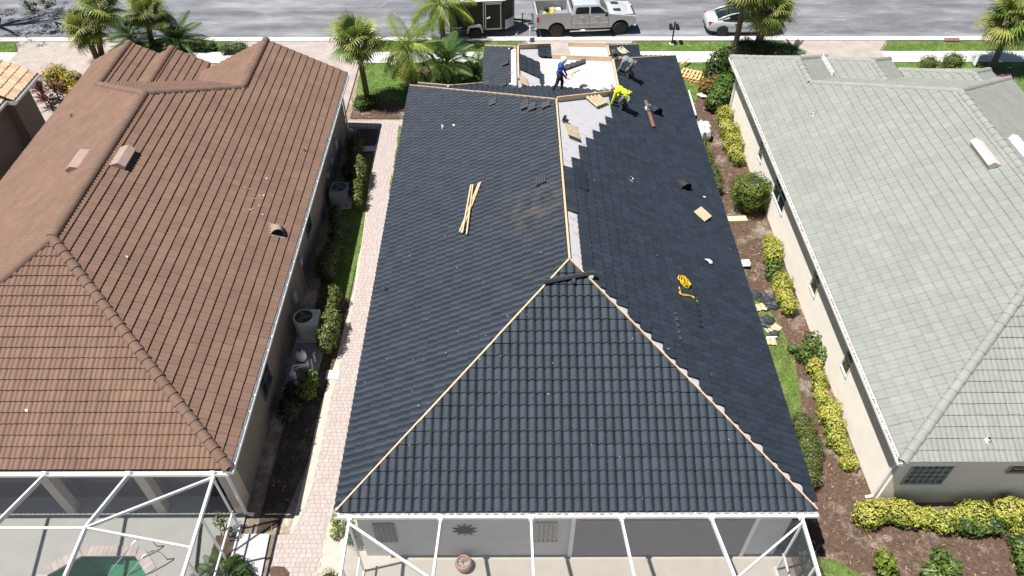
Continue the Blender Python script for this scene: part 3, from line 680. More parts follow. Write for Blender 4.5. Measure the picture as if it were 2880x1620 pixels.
# ================================================================ lawns, beds, paved path
def area_pts(poly, dens):
    xs = [p[0] for p in poly]; ys = [p[1] for p in poly]; n = int((max(xs)-min(xs))*(max(ys)-min(ys))*dens)
    X = RNG.uniform(min(xs), max(xs), n); Y = RNG.uniform(min(ys), max(ys), n); c = np.zeros(n, bool); j = len(poly)-1
    for i in range(len(poly)):
        xi, yi = poly[i]; xj, yj = poly[j]
        if yi != yj: c ^= ((yi > Y) != (yj > Y)) & (X < (xj-xi)*(Y-yi)/(yj-yi)+xi)
        j = i
    return X[c], Y[c]
GRASS = M('grass_blade', (.08, .15, .02), .7, var=.2, scale=1.1, col2=(.20, .24, .05), mix2=(.48, .72), scale2=.9, trans=.25, tone='attr', tamt=.4)
def blades(X, Y, z, h, wd, mat, name, parent=None):
    n = len(X); a = RNG.uniform(0, 2*math.pi, n); hh = h*RNG.uniform(.5, 1.2, n); ln = RNG.uniform(-.6, .6, (n, 2))*hh[:, None]; V = np.zeros((n, 3, 3))
    V[:, 0] = np.stack([X-np.cos(a)*wd, Y-np.sin(a)*wd, np.full(n, z)], 1); V[:, 1] = np.stack([X+np.cos(a)*wd, Y+np.sin(a)*wd, np.full(n, z)], 1); V[:, 2] = np.stack([X+ln[:, 0], Y+ln[:, 1], z+hh], 1)
    o = mobj(name, np_mesh(name, V.reshape(-1, 3), np.arange(3*n).reshape(-1, 3), mat, tone=RNG.random(n)), parent); o['kind'] = 'stuff'; return o
def lawn(poly, dens=160, z=.03, h=.07):
    poly = sc(poly); o = sheet('lawn', poly, z, LAWN); X, Y = area_pts(poly, dens); b = blades(X, Y, z-.002, h, .018, GRASS, 'grass', o); return o
for x0, x1, c0, c1 in ((-40, -30.3, 0, .6), (-23.9, -17.1, .5, .6), (-8.3, .75, .7, .5), (7.75, 16.9, .5, .8), (23.3, 40, .8, 0)):
    lawn([(x0, 43.04), (x1, 43.04), (x1+c1, 41.85), (x0-c0, 41.85)])
lawn([(-8.75, 40.46), (-1.4, 40.46), (-1.4, 33.6), (-5.0, 33.6), (-5.6, 35.6), (-6.6, 36.5), (-8.55, 37.0)], 140)
lawn([(7.1, 40.46), (13.3, 40.46), (13.2, 38.9), (11.3, 37.9), (10.6, 36.9), (10.2, 36.2), (8.7, 35.5), (7.1, 36)], 140)
lawn([(22.6, 40.46), (40, 40.46), (40, 34), (25.5, 34), (24, 35.5)], 60)
lawn([(8.75, 21.4), (9.5, 21.5), (10.35, 20.9), (10.75, 19.6), (10.75, 17.6), (10.45, 15.6), (10.0, 14.9), (9.2, 14.6), (8.75, 15)], 260, h=.06)
lawn([(9.0, 34.8), (9.9, 34.6), (10.3, 33.4), (10.2, 31.6), (9.6, 30.6), (8.8, 31)], 120, h=.05)
lawn([(9.3, 23.9), (9.9, 23.7), (10.05, 22.6), (9.6, 22.0), (9.1, 22.3)], 120, h=.05)
lawn([(9.0, 10.0), (9.9, 10.15), (10.6, 9.6), (10.9, 8.8), (10.6, 7.5), (9.0, 7.5)], 260, h=.06)
lawn([(-7.6, 30.5), (-6.95, 31.5), (-6.72, 28), (-6.55, 24.5), (-6.62, 21.2), (-7.3, 21.0), (-7.7, 23.5)], 220, h=.06)
lawn([(-40, 40.46), (-29.8, 40.46), (-29.8, 37), (-40, 37)], 40)
# mulch beds
def bed(poly, name='mulch_bed', mat=None, z=.012, chips=90, cm=None):
    poly = sc(poly); o = sheet(name, poly, z, mat or MULCH); X, Y = area_pts(poly, chips); n = len(X)
    if n:
        a = RNG.uniform(0, math.pi, n); l = RNG.uniform(.02, .07, n); wv = l*RNG.uniform(.15, .35, n); t = RNG.uniform(-.02, .03, n); V = np.zeros((n, 4, 3))
        for k, (p, q) in enumerate(((-1, -1), (1, -1), (1, 1), (-1, 1))):
            V[:, k, 0] = X+np.cos(a)*l*p-np.sin(a)*wv*q; V[:, k, 1] = Y+np.sin(a)*l*p+np.cos(a)*wv*q; V[:, k, 2] = z+.012+t*p*.8+.01*(q > 0)+.01
        c = mobj('mulch_chips', np_mesh('mulch_chips', V.reshape(-1, 3), np.arange(4*n).reshape(-1, 4), cm or CHIP, tone=RNG.random(n)), o); c['kind'] = 'stuff'
    return o
CHIP = M('mulch_chip', (.13, .07, .042), .9, var=.2, scale=3, tone='attr', tamt=.5, tcol=(.30, .20, .125))
bed([(8.6, 35.8), (9.6, 36.1), (10.6, 36.6), (11.3, 37.8), (13.2, 38.8), (13.2, 36.4), (11.86, 36.0), (11.86, 11.9), (20, 11.9), (20, 4), (8.6, 4), (8.6, 15), (8.6, 35.8)], chips=55)
bed([(-8.0, 10.95), (-7.9, 19.5), (-8.0, 33.6), (-6.9, 33.6), (-6.6, 26), (-6.55, 20), (-6.75, 14), (-7.3, 11.3)], 'shaded_bed', M('shade_darkened_soil', (.05, .038, .028), .95, var=.3, scale=5, col2=(.13, .105, .08), mix2=(.52, .72), scale2=1.2, fine=.3, fscale=50, bump=.6, bscale=40), chips=14)  # soil colour darkened to deepen the shade between the houses
bed([(-8.55, 37.0), (-6.6, 36.5), (-5.6, 35.6), (-5.0, 34.2), (-5.6, 34.55), (-8.55, 34.6)], 'planting_bed', chips=60)
bed([(-4.5, 38.9), (-3.5, 39.9), (-4.9, 40.3), (-6.2, 39.7), (-6.3, 38.6), (-5.5, 37.9)], 'mulch_ring', z=.036, chips=70)
# paver path: single pavers, the nearest as pieces of their own
left = [(1075, 338), (1062, 405), (1030, 610), (1004, 810), (963, 1010), (930, 1130), (912, 1215), (895, 1300), (878, 1370), (860, 1425), (824, 1503), (774, 1505), (763, 1560), (757, 1620), (752, 1700), (748, 1800)]
right = [(870, 1800), (880, 1700), (888, 1620), (902, 1564), (916, 1494), (930, 1452)]
pl = gp(*left)+gp(*right)+sc([(-5.62, 13.2), (-5.52, 16), (-5.42, 22), (-5.62, 28), (-5.8, 32), (-5.78, 34.42)])
pathbed = sheet('paver_path', pl, .008, M('joint_sand', (.32, .27, .245), .95, var=.15, scale=6))
branch = sc([(-8.6, 34.42), (-6.8, 34.42), (-6.8, 33.75), (-8.6, 33.75)]); sheet('paver_path', branch, .006, MATS['joint_sand'])
cat_ = gp((745, 1590), (760, 1545), (774, 1505)); 
PAVER = M('paver', (.365, .298, .275), .85, var=.06, scale=3, fine=.07, fscale=60, tone='object', tamt=.06, tcol=(.35, .312, .295))
PAVERF = M('paver_field', (.365, .298, .275), .85, var=.06, scale=3, fine=.07, fscale=60, tone='attr', tamt=.06, tcol=(.35, .312, .295))
cells = []
for poly, z in ((pl, .0), (branch, 0)):
    ys = [p[1] for p in poly]; xs = [p[0] for p in poly]; r = 0; y = min(ys)
    while y < max(ys):
        x = min(xs)-(.1 if r % 2 else 0)
        while x < max(xs):
            ln = random.choice((.155, .205, .205, .155))
            if inpoly(x+ln/2, y+.075, poly): cells.append((x, y, ln))
            x += ln+.004
        y += .154; r += 1
cells.sort(key=lambda c: (Vector((c[0], c[1], 0))-CAM).length+(0 if inpoly(*PX((c[0], c[1], 0)), [(0, 0), (2880, 0), (2880, 1620), (0, 1620)]) else 500))
pm = {}
for ln in (.155, .205):
    m_ = MB(); a = .005; b_ = .151; m_.add([(0, 0, 0), (ln, 0, 0), (ln, b_, 0), (0, b_, 0), (a, a, .012), (ln-a, a, .012), (ln-a, b_-a, .012), (a, b_-a, .012)], [(4, 5, 6, 7), (0, 1, 5, 4), (1, 2, 6, 5), (2, 3, 7, 6), (3, 0, 4, 7)])
    o = m_.build('paver', PAVER); pm[ln] = o.data; bpy.data.objects.remove(o)
for (x, y, ln) in cells[:300]:
    o = mobj('paver', pm[ln], pathbed, M_=Matrix.Translation((x, y, .008+random.uniform(-.001, .001))) @ Matrix.Rotation(random.uniform(-.012, .012), 4, 'Z'))
mb = MB()
for (x, y, ln) in cells[300:]:
    mb.ct = random.random(); z = .008+random.uniform(-.001, .001); a = .005; b_ = .151
    mb.add([(x, y, z), (x+ln, y, z), (x+ln, y+b_, z), (x, y+b_, z), (x+a, y+a, z+.012), (x+ln-a, y+a, z+.012), (x+ln-a, y+b_-a, z+.012), (x+a, y+b_-a, z+.012)], [(4, 5, 6, 7), (0, 1, 5, 4), (1, 2, 6, 5), (2, 3, 7, 6), (3, 0, 4, 7)])
mb.build('paver_field', PAVERF, pathbed, kind='stuff', tone=True)
# sandy margins of the path
SAND = M('pale_sand', (.43, .38, .32), .95, var=.12, scale=4, col2=(.40, .33, .26), mix2=(.55, .75), scale2=2.2, fine=.12, fscale=60, bump=.3, bscale=40)
sheet('sand_margin', gp((1056, 405), (1022, 610), (996, 810), (946, 1010), (905, 1130), (885, 1215), (868, 1300), (840, 1400), (815, 1502), (824, 1503), (860, 1425), (878, 1370), (895, 1300), (912, 1215), (930, 1130), (963, 1010), (1004, 810), (1030, 610), (1062, 405)), .016, SAND)
sheet('sand_margin', sc([(-5.85, 8.0)])+gp((888, 1620), (902, 1564), (916, 1494), (930, 1452))+sc([(-5.62, 13.2), (-5.52, 16), (-5.42, 22), (-5.62, 28), (-5.8, 34.4), (-4.6, 34.4), (-4.6, 8)]), .005, SAND)
slab = tag(MB().prism(gp((915, 1068), (953, 1068), (958, 1043), (920, 1043)), 0, .05).build('stepping_slab', CONC), 'square concrete stepping slab between the paver path and pool pump', 'slab')
tag(MB().prism(gp((988, 426), (1056, 426), (1059, 413), (992, 413)), 0, .05).build('stepping_slab', CONC), 'narrow concrete step crossing the shaded bed beside the brown house', 'slab')
# ================================================================ lanais, pool, cages
DECKC = M('lanai_deck', (.30, .295, .27), .8, var=.05, scale=2, fine=.06, fscale=70, bump=.1, bscale=120)
DECKB = M('lanai_deck_tan', (.38, .345, .30), .8, var=.05, scale=2, fine=.06, fscale=70)
# brown house deck with a pool cut out of it
POOL = sc([(-13.95, 9.72), (-13.15, 10.32), (-11.5, 10.32), (-10.95, 9.72), (-10.95, 5.6), (-13.95, 5.6)])
deck_o = struct(MB().add([(x*KS, y*KS, .06) for x, y in ((-22, 12.7), (-8.45, 12.7), (-8.45, 10.32), (-11.5, 10.32), (-13.15, 10.32), (-22, 10.32))], [(0, 1, 2, 3, 4, 5)])
  .add([(x*KS, y*KS, .06) for x, y in ((-22, 10.32), (-13.15, 10.32), (-13.95, 9.72), (-13.95, 5.6), (-13.95, 4.2), (-22, 4.2))], [(0, 1, 2, 3, 4, 5)][:1])
  .add([(x*KS, y*KS, .06) for x, y in ((-11.5, 10.32), (-8.45, 10.32), (-8.45, 4.2), (-10.95, 4.2), (-10.95, 5.6), (-10.95, 9.72))], [(0, 1, 2, 3, 4, 5)])
  .add([(x*KS, y*KS, .06) for x, y in ((-13.95, 5.6), (-10.95, 5.6), (-10.95, 4.2), (-13.95, 4.2))], [(0, 1, 2, 3)]).build('pool_deck', DECKC))
struct(MB().box(BX0+.1, BX1-.1, 4.2, BY0+.35, -.02, .06).build('lanai_deck', DECKB))
struct(MB().add([(x*KS, y*KS, .062) for x, y in ((-8.45, 11.0), (-7.55, 11.0), (-7.45, 8), (-8.45, 8))], [(0, 1, 2, 3)]).build('concrete_walk', M('cool_concrete', (.60, .60, .60), .8, var=.05)))
pool = thing('swimming_pool', 'green water swimming pool with paver coping under the pool cage', 'pool', (-12.65, 8.1, 0))
PSH = M('pool_plaster', (.16, .34, .27), .6, var=.12, scale=2, tone=None)
pw = MB()
n_ = len(POOL)
for i in range(n_): (x0, y0), (x1, y1) = POOL[i], POOL[(i+1) % n_]; pw.quad((x0, y0, .05), (x0, y0, -1.4), (x1, y1, -1.4), (x1, y1, .05))
pw.add([(x, y, -1.4) for x, y in POOL], [tuple(range(n_))]); pw.build('basin', PSH, pool)
STEP = M('pool_step', (.36, .44, .33), .7, var=.06)
MB().prism(sc([(-11.95, 10.3), (-11.5, 10.3), (-10.97, 9.72), (-10.97, 8.6), (-11.95, 8.6)]), -1.4, -.28).build('step', STEP, pool); MB().prism(sc([(-12.45, 10.3), (-11.96, 10.3), (-11.96, 8.6), (-12.45, 8.6)]), -1.4, -.55).build('step', STEP, pool)
wm = bpy.data.materials.new('pool_water'); wm.use_nodes = True; t_ = wm.node_tree; b_ = t_.nodes['Principled BSDF']; b_.inputs['Base Color'].default_value = (.30, .62, .50, 1); b_.inputs['Roughness'].default_value = .03; b_.inputs['Transmission Weight'].default_value = 1; b_.inputs['IOR'].default_value = 1.33
tp_ = _n(t_, 'ShaderNodeBsdfTransparent'); tp_.inputs[0].default_value = (.32, .60, .50, 1); gl_ = _n(t_, 'ShaderNodeBsdfGlossy'); gl_.inputs['Roughness'].default_value = .03; fr_ = _n(t_, 'ShaderNodeFresnel'); fr_.inputs[0].default_value = 1.33
nz_ = _n(t_, 'ShaderNodeTexNoise'); nz_.inputs['Scale'].default_value = 9; nz_.inputs['Detail'].default_value = 3; bp_ = _n(t_, 'ShaderNodeBump'); bp_.inputs['Strength'].default_value = .4; bp_.inputs['Distance'].default_value = .03
t_.links.new(nz_.outputs[0], bp_.inputs['Height']); t_.links.new(bp_.outputs[0], gl_.inputs['Normal']); t_.links.new(bp_.outputs[0], fr_.inputs['Normal'])
ms_ = _n(t_, 'ShaderNodeMixShader'); t_.links.new(fr_.outputs[0], ms_.inputs[0]); t_.links.new(tp_.outputs[0], ms_.inputs[1]); t_.links.new(gl_.outputs[0], ms_.inputs[2]); t_.links.new(ms_.outputs[0], t_.nodes['Material Output'].inputs[0])
MB().add([(x, y, -.06) for x, y in POOL], [tuple(range(n_))]).build('water', wm, pool)
COPE = M('coping_paver', (.40, .34, .31), .85, var=.1, scale=4, tone='object', tamt=.14)
cop = None
for i in range(n_):
    a, b = Vector((*POOL[i], .06)), Vector((*POOL[(i+1) % n_], .06)); d = (b-a); L_ = d.length; d.normalize(); o_ = Vector((-d.y, d.x, 0)); 
    if o_.dot(a-Vector((-12.4, 8, .06))) < 0: o_ = -o_
    m = max(1, round(L_/.16))
    for k in range(m):
        p = a+d*(L_*k/m+.003); q = a+d*(L_*(k+1)/m-.003)
        mm = MB(); pts = [p-o_*.03, q-o_*.03, q+o_*.30, p+o_*.30]; mm.add([v+Vector((0, 0, z)) for z in (-.03, .025) for v in pts], [(3, 2, 1, 0), (4, 5, 6, 7), (0, 1, 5, 4), (1, 2, 6, 5), (2, 3, 7, 6), (3, 0, 4, 7)]); mm.build('coping_paver', COPE, pool)
STEEL = M('steel_rail', (.75, .78, .8), .25, var=.02, metal=.9)
rail = thing('pool_handrail', 'pair of bent steel handrails at the pool steps', 'handrail', (-11.4, 10.2, 0))
for dx, top in ((0, (424, 1530)), (1, (430, 1570))):
    x = -11.78+.5*dx*.9; y = 10.76-.42*dx
    pts = [(x+.62, y+.05, .06), (x+.62, y+.02, .6), (x+.5, y-.05, .86), (x+.3, y-.2, .92), (x-.35, y-.75, .35), (x-.75, y-1.1, -.2)]
    MB().tube(pts, .022, 8).build('rail', STEEL, rail, smooth=True)
SCREEN = M('insect_screen', (.11, .12, .13), .9, var=0, alpha=.20)
def cage(name, label, x0, x1, yb, beams, loc, left=True, right=True, ye=4.6, z0=ZE-.09, rise=.98, run=2.1):
    """screen enclosure: eave beams at the sides, roof beams that climb from the house gutter and run on level, screens between"""
    c = thing(name, label, 'screen enclosure', loc)
    def beam(a, b, w=.06, h=.14, nm='beam'): return MB().bar(a, b, w, h, rise=-h/2).build(nm, ALU, c)
    yk = yb-run; zt = z0+rise; K = []
    for x in beams:
        beam((x, yb, z0), (x, yk, zt)); beam((x, yk, zt), (x, ye+run*.6, zt)); K.append(x)
    xa, xb = x0, x1
    for x in (x0, x1): beam((x, yb, z0), (x, ye, z0), .07, .12)
    beam((x0, ye, z0), (x1, ye, z0), .07, .12)
    for x, k in ((x0, beams[0]), (x1, beams[-1])): beam((x, yb-.06, z0+.02), (k, yk, zt), .05, .1, 'hip_beam'); beam((x, yk-.1, z0+.02), (k, yk, zt), .05, .08, 'purlin')
    for i in range(len(K)-1): beam((K[i]+.03, yk, zt), (K[i+1]-.03, yk, zt), .05, .06, 'purlin')
    # roof screens
    xs = [x0]+K+[x1]
    for i in range(len(K)-1):
        for (p, q) in ((((K[i], yb, z0), (K[i+1], yb, z0)), ((K[i+1], yk, zt), (K[i], yk, zt))), (((K[i], yk, zt), (K[i+1], yk, zt)), ((K[i+1], ye+run*.6, zt), (K[i], ye+run*.6, zt)))):
            MB().add([*p, *q], [(0, 1, 2, 3)]).build('roof_screen', SCREEN, c)
    for x, k in ((x0, K[0]), (x1, K[-1])):
        MB().add([(x, yb, z0), (k, yb, z0), (k, yk, zt)], [(0, 1, 2)]).build('roof_screen', SCREEN, c); MB().add([(x, yb, z0), (k, yk, zt), (k, ye+run*.6, zt), (x, ye, z0)], [(0, 1, 2, 3)]).build('roof_screen', SCREEN, c)
    # side walls: posts, rails, screens
    for x in (x0, x1):
        for y in np.arange(yb-.1, ye-.2, -1.25): MB().bar((x, y, .06), (x, y, z0-.06), .055, .055, up=(0, 1, 0)).build('post', ALU, c)
        MB().bar((x, yb, 1.0), (x, ye, 1.0), .05, .05).build('chair_rail', ALU, c); MB().bar((x, yb, .06), (x, ye, .06), .05, .06).build('base_rail', ALU, c)
        MB().add([(x, yb, .1), (x, ye, .1), (x, ye, z0), (x, yb, z0)], [(0, 1, 2, 3)]).build('side_screen', SCREEN, c)
    return c
cage('pool_cage', 'white framed screen enclosure over the pool, lower left', -22, -8.7, 11.5, [-19.1, -16.2, -13.68, -11.22], (-15, 8, 0))
cage('lanai_cage', 'white framed screen enclosure against the black roofed house', -4.52, 8.18, 10.06, [-1.96, .57, 3.11, 5.64], (1.9, 7.5, 0))
# gutter brackets where the beams meet the gutter
for c_, xs_, y_ in ((brown_house, (-13.68, -11.22, -8.75), 11.53), (black_house, (-4.5, -1.96, .57, 3.11, 5.64, 8.16), 10.12)):
    for x in xs_: MB().box(x-.07, x+.07, y_-.05, y_+.09, ZE-.13, ZE+.015).build('beam_bracket', ALU, c_)
# house fronts on the lanai
SHUT = M('accordion_shutter', (.46, .40, .365), .55, var=.04)
sh = MB(); X0, X1 = G(1612, 1500, 1.2).x, G(2120, 1500, 1.2).x; yw = BY0+.185
for i in range(43): z = .08+i*.062; sh.add([(1.9, yw, z), (7.13, yw, z), (7.13, yw-.028, z+.031), (1.9, yw-.028, z+.031), (7.13, yw, z+.062), (1.9, yw, z+.062)], [(0, 1, 2, 3), (3, 2, 4, 5)])
shut = sh.build('storm_shutter', SHUT, black_house)
MB().box(1.77, 1.9, yw-.05, yw, .06, 2.85).build('door_jamb', WHITE, black_house); MB().box(7.13, 7.25, yw-.05, yw, .06, 2.85).build('door_jamb', WHITE, black_house)
art = M('grey_wood_art', (.17, .17, .155), .8, var=.25, scale=3, stretch=(14, 14, .6)); artd = M('weathered_slat', (.26, .25, .22), .8, var=.2, scale=5)
w1 = thing('wall_panel', 'grey wooden slat panel hung on lanai wall, left of the star', 'wall art', (-3.6, yw, 1.6))
for i in range(14): x = -4.05+i*.047; MB().box(x, x+.038, yw-.035-.008*(i % 2), yw-.002, 1.04+.02*random.random(), 2.22-.03*random.random()).build('slat', artd if i % 3 else art, w1)
w2 = thing('wall_panel', 'pale striped slat panel hung on lanai wall, right of the star', 'wall art', (1, yw, 1.6))
for i in range(5): x = .73+i*.137; MB().box(x, x+.09, yw-.04, yw-.002, 1.06, 2.25).build('slat', M('pale_slat', (.40, .38, .32), .7, var=.1), w2)
MB().box(.70, 1.42, yw-.02, yw-.001, 1.0, 1.055).build('frame_rail', art, w2)
star = MB(); cx, cz = -1.36, 1.78
ring = [(cx+(.42 if k % 2 == 0 else .17)*math.cos(math.radians(90+18*k+0)), cz+(.42 if k % 2 == 0 else .17)*math.sin(math.radians(90+18*k))) for k in range(20)]
star.add([(x, yw-.01, z) for x, z in ring]+[(cx, yw-.12, cz)], [(i, (i+1) % 20, 20) for i in range(20)]); tag(star.build('wall_star', M('dark_iron', (.06, .058, .055), .5)), 'dark metal sunburst star on the lanai wall', 'wall art')
bowl = thing('planter_bowl', 'round tan planter bowl with white gravel on the lanai floor', 'planter', (-1.45, 10.12, .06))
MB().lathe([(.10, .06), (.17, .08), (.25, .2), (.265, .30), (.235, .40), (.20, .42), (.185, .40), (.18, .33), (.0, .32)], 28, Matrix.Translation((-1.45, 10.12, 0)), cap=False).build('bowl', M('tan_clay', (.34, .20, .12), .5, var=.12), bowl, smooth=True)
gr = MB()
for i in range(60):
    a, r = random.uniform(0, 6.28), .17*math.sqrt(random.random()); M_ = Matrix.Translation((-1.45+r*math.cos(a), 10.12+r*math.sin(a), .335)) @ Matrix.Rotation(random.random()*3, 4, 'Z'); gr.box(-.018, .018, -.014, .014, -.01, .018, M_)
gr.build('gravel', M('pale_gravel', (.5, .48, .47), .8), bowl, kind='stuff')
tw = MB()
for k in range(5): tw.tube([(-1.48, 10.14, .33), (-1.53+.05*k, 10.16, .45), (-1.58+.07*k, 10.2, .58+.03*k)], [.008, .006, .003], 5)
tw.build('dry_stem', M('dry_stem', (.14, .12, .10), .8), bowl)
# brown house: recessed front with dark doors and columns
MB().box(-20.5, -9.3, 12.53, 12.59, .1, 2.7).build('sliding_door', M('dark_door_glass', (.015, .016, .018), .12, var=0), brown_house)
COLM = M('lanai_column', (.46, .40, .34), .8, var=.05)
for x in (-11.35, -14.3, -17.3): MB().box(x-.16, x+.16, 11.95, 12.25, .06, ZE-.24).build('column', COLM, brown_house)
MB().box(-8.92, -8.68, 11.9, 12.61, .06, ZE-.24).build('column', COLM, brown_house)
downspout(brown_house, (-8.2, 11.62, ZE-.1), (-8.6, 11.85, .05), (1, 0))
downspout(sage_house, (11.55, 11.95, ZE-.1), (11.99, 12.4, .05), (-1, 0)); downspout(sage_house, (11.56, 35.6, ZE-.1), (11.99, 35.5, .05), (-1, 0))
downspout(brown_house, (-8.2, 34.0, ZE-.1), (-8.62, 34.0, .05), (1, 0))
soilbox = struct(MB().add([(x*KS, y*KS, .068) for x, y in ((-9.21, 10.95), (-8.6, 10.95), (-8.52, 10.05), (-9.21, 10.05))], [(0, 1, 2, 3)]).build('planter_bed', MULCH))
MB().box(-8.9, -8.88, 4, 5, 0, .01)
# windows
BRONZE = M('bronze_frame', (.10, .09, .085), .5); wx = 11.615+.42
for y0, y1, nv in ((25.5, 27.1, 2), (29.4, 29.95, 1), (20.45, 21.1, 1), (16.5, 17.05, 1)): window(sage_house, 'x-', wx, y0, y1, 1.32, 2.55, WHITE, nv, 2, sill=False)
GBLK = M('glass_block', (.10, .15, .11), .15, var=.5, scale=7, bump=.5, bscale=12)
window(sage_house, 'y-', 11.85+.42, 12.46, 13.66, 1.36, 2.40, M('grey_frame', (.35, .36, .37), .6), 6, 4, glass=GBLK); window(sage_house, 'y-', 12.27, 15.5, 17.2, 2.0, 2.6, M('grey_frame', (.3, .3, .3)), 2, 1)
nx = -8.27-.40
window(brown_house, 'x+', nx, 24.1, 24.9, 1.36, 2.3, BRONZE, 1, 3); window(brown_house, 'x+', nx, 15.8, 16.75, 1.06, 2.2, BRONZE, 2, 2)
# wall boxes, conduits, meters on the brown wall
GREYBOX = M('grey_meter_box', (.33, .34, .33), .5, var=.06)
def wall_box(y, z, w, h, label, drop=True):
    t = thing('electric_box', label, 'electric box', (nx, y, z)); MB().box(nx+.002, nx+.14, y-w/2, y+w/2, z-h/2, z+h/2).build('case', GREYBOX, t, bevel=.01); MB().box(nx+.142, nx+.155, y-w/2+.03, y+w/2-.03, z-h/2+.03, z+h/2-.03).build('cover', GREYBOX, t)
    if drop: MB().tube([(nx+.05, y, z-h/2), (nx+.05, y, .05)], .02, 6).build('conduit', GREYBOX, t); MB().tube([(nx+.05, y+.2, z+h/2), (nx+.05, y+.2, .05)], .012, 6).build('conduit', M('dark_cable', (.03, .03, .03), .6), t)
wall_box(20.7, 1.1, .32, .6, 'larger grey electric box on brown house wall above heat pump'); wall_box(22.3, 1.55, .2, .35, 'small grey electric box on brown house wall beside the larger one'); wall_box(28.6, 1.2, .14, .3, 'small cut-off box on brown wall above air conditioner'); wall_box(29.7, 1.25, .16, .34, 'slim grey box on the shaded brown wall between meter and air conditioner'); wall_box(31.0, 1.3, .3, .55, 'electric meter box on brown wall near the driveway end')
# ---------------------------------------------------------------- pool heat pump, AC, filter and pipes
def ac_unit(name, label, cx, cy, w, d, h, mat, rnd):
    t = thing(name, label, 'air conditioner', (cx, cy, .06)); 
    if rnd:   # round at the wall side, square at the other
        pts = [(cx+w*.5, cy-d*.5), (cx+w*.5, cy+d*.5), (cx-w*.1, cy+d*.5)]+[(cx-w*.1+d*.5*math.cos(math.radians(90+12*k)), cy+d*.5*math.sin(math.radians(90+12*k))) for k in range(1, 15)]+[(cx-w*.1, cy-d*.5)]; fc = (cx-w*.1, cy)
    else:
        pts = [(cx-w*.5, cy-d*.5), (cx+w*.5, cy-d*.5), (cx+w*.5, cy+d*.5), (cx-w*.5, cy+d*.5)]; fc = (cx, cy)
    MB().prism(pts, .1, h).build('case', mat, t, bevel=.03)
    R_ = d*.41; M_ = Matrix.Translation((*fc, 0)); MB().lathe([(R_+.05, h), (R_+.05, h+.035), (R_, h+.04), (R_, h+.004)], 32, M_, cap=False).build('fan_ring', mat, t, smooth=True)
    MB().lathe([(0.001, h+.006), (R_, h+.006)], 32, M_, cap=False).build('fan_well', M('fan_dark', (.012, .013, .015), .4), t)
    g = MB()
    for k in range(3): g.bar((fc[0], fc[1], h+.012), (fc[0]+R_*.8*math.cos(k*2.1), fc[1]+R_*.8*math.sin(k*2.1), h+.02), .16, .008)
    g.build('fan_blade', M('blade_grey', (.10, .11, .12), .4), t)
    gg = MB()
    for k in range(10): gg.tube([(fc[0]+.03*math.cos(k*.628), fc[1]+.03*math.sin(k*.628), h+.04), (fc[0]+R_*math.cos(k*.628), fc[1]+R_*math.sin(k*.628), h+.035)], .004, 4)
    for q in (.4, .7, .9): gg.tube([(fc[0]+R_*q*math.cos(a*.4), fc[1]+R_*q*math.sin(a*.4), h+.037) for a in range(17)], .004, 4)
    gg.build('guard', M('guard_wire', (.16, .17, .18), .4), t); MB().box(cx-w*.55, cx+w*.55, cy-d*.55, cy+d*.55, 0.0, .1).build('pad', CONC, t)
    return t
ac_unit('heat_pump', 'cream pool heat pump with round fan beside the shaded brown wall', -7.95, 19.7, .95, .85, 1.05, M('cream_case', (.60, .59, .53), .5, var=.05), True)
ac_unit('air_conditioner', 'dark grey air conditioner in the shade of the brown house', -8.0, 28.0, .85, .85, .95, M('grey_case', (.22, .24, .26), .5, var=.05), False)
padp = struct(MB().prism([(-8.5, 16.8), (-7.35, 16.8), (-7.3, 19.2), (-8.5, 19.2)], 0, .04).build('equipment_pad', M('dark_pad', (.30, .30, .29), .85, var=.1, scale=4)))
PVC = M('white_pvc', (.74, .75, .76), .35, var=.02); fl = thing('pool_filter', 'white domed pool filter with band clamp on the equipment pad', 'pool filter', (-7.9, 18.05, .06))
T_ = Matrix.Translation((-7.9, 18.05, 0)); MB().lathe([(.16, .05), (.2, .1), (.2, .48)], 20, T_).build('tank', PVC, fl, smooth=True); MB().lathe([(.215, .48), (.215, .54)], 20, T_).build('clamp', M('black_band', (.02, .02, .02), .5), fl); MB().lathe([(.2, .54), (.2, .72), (.17, .83), (.10, .89), (.03, .9)], 20, T_).build('dome', PVC, fl, smooth=True); MB().lathe([(.03, .9), (.03, .98), (.05, .98), (.05, 1.02)], 10, T_).build('valve', M('dark_valve', (.05, .05, .05), .5), fl)
pump = thing('pool_pump', 'pool pump with clear strainer pot near the brown wall', 'pump', (-8.15, 17.4, .06)); MB().lathe([(.11, .08), (.12, .1), (.12, .38), (.09, .42), (.0, .42)], 16, Matrix.Translation((-8.18, 17.45, 0)), cap=False).build('strainer', PVC, pump, smooth=True); MB().lathe([(.10, 0), (.11, .03), (.11, .34), (.08, .38)], 14, Matrix.Translation((-8.2, 17.15, .22)) @ Matrix.Rotation(math.radians(90), 4, 'X')).build('motor', M('motor_black', (.02, .02, .022), .5), pump, smooth=True)
pp = thing('pvc_pipework', 'white plastic pipe runs joining the pool pump and filter', 'pipe', (-7.8, 17.5, .06))
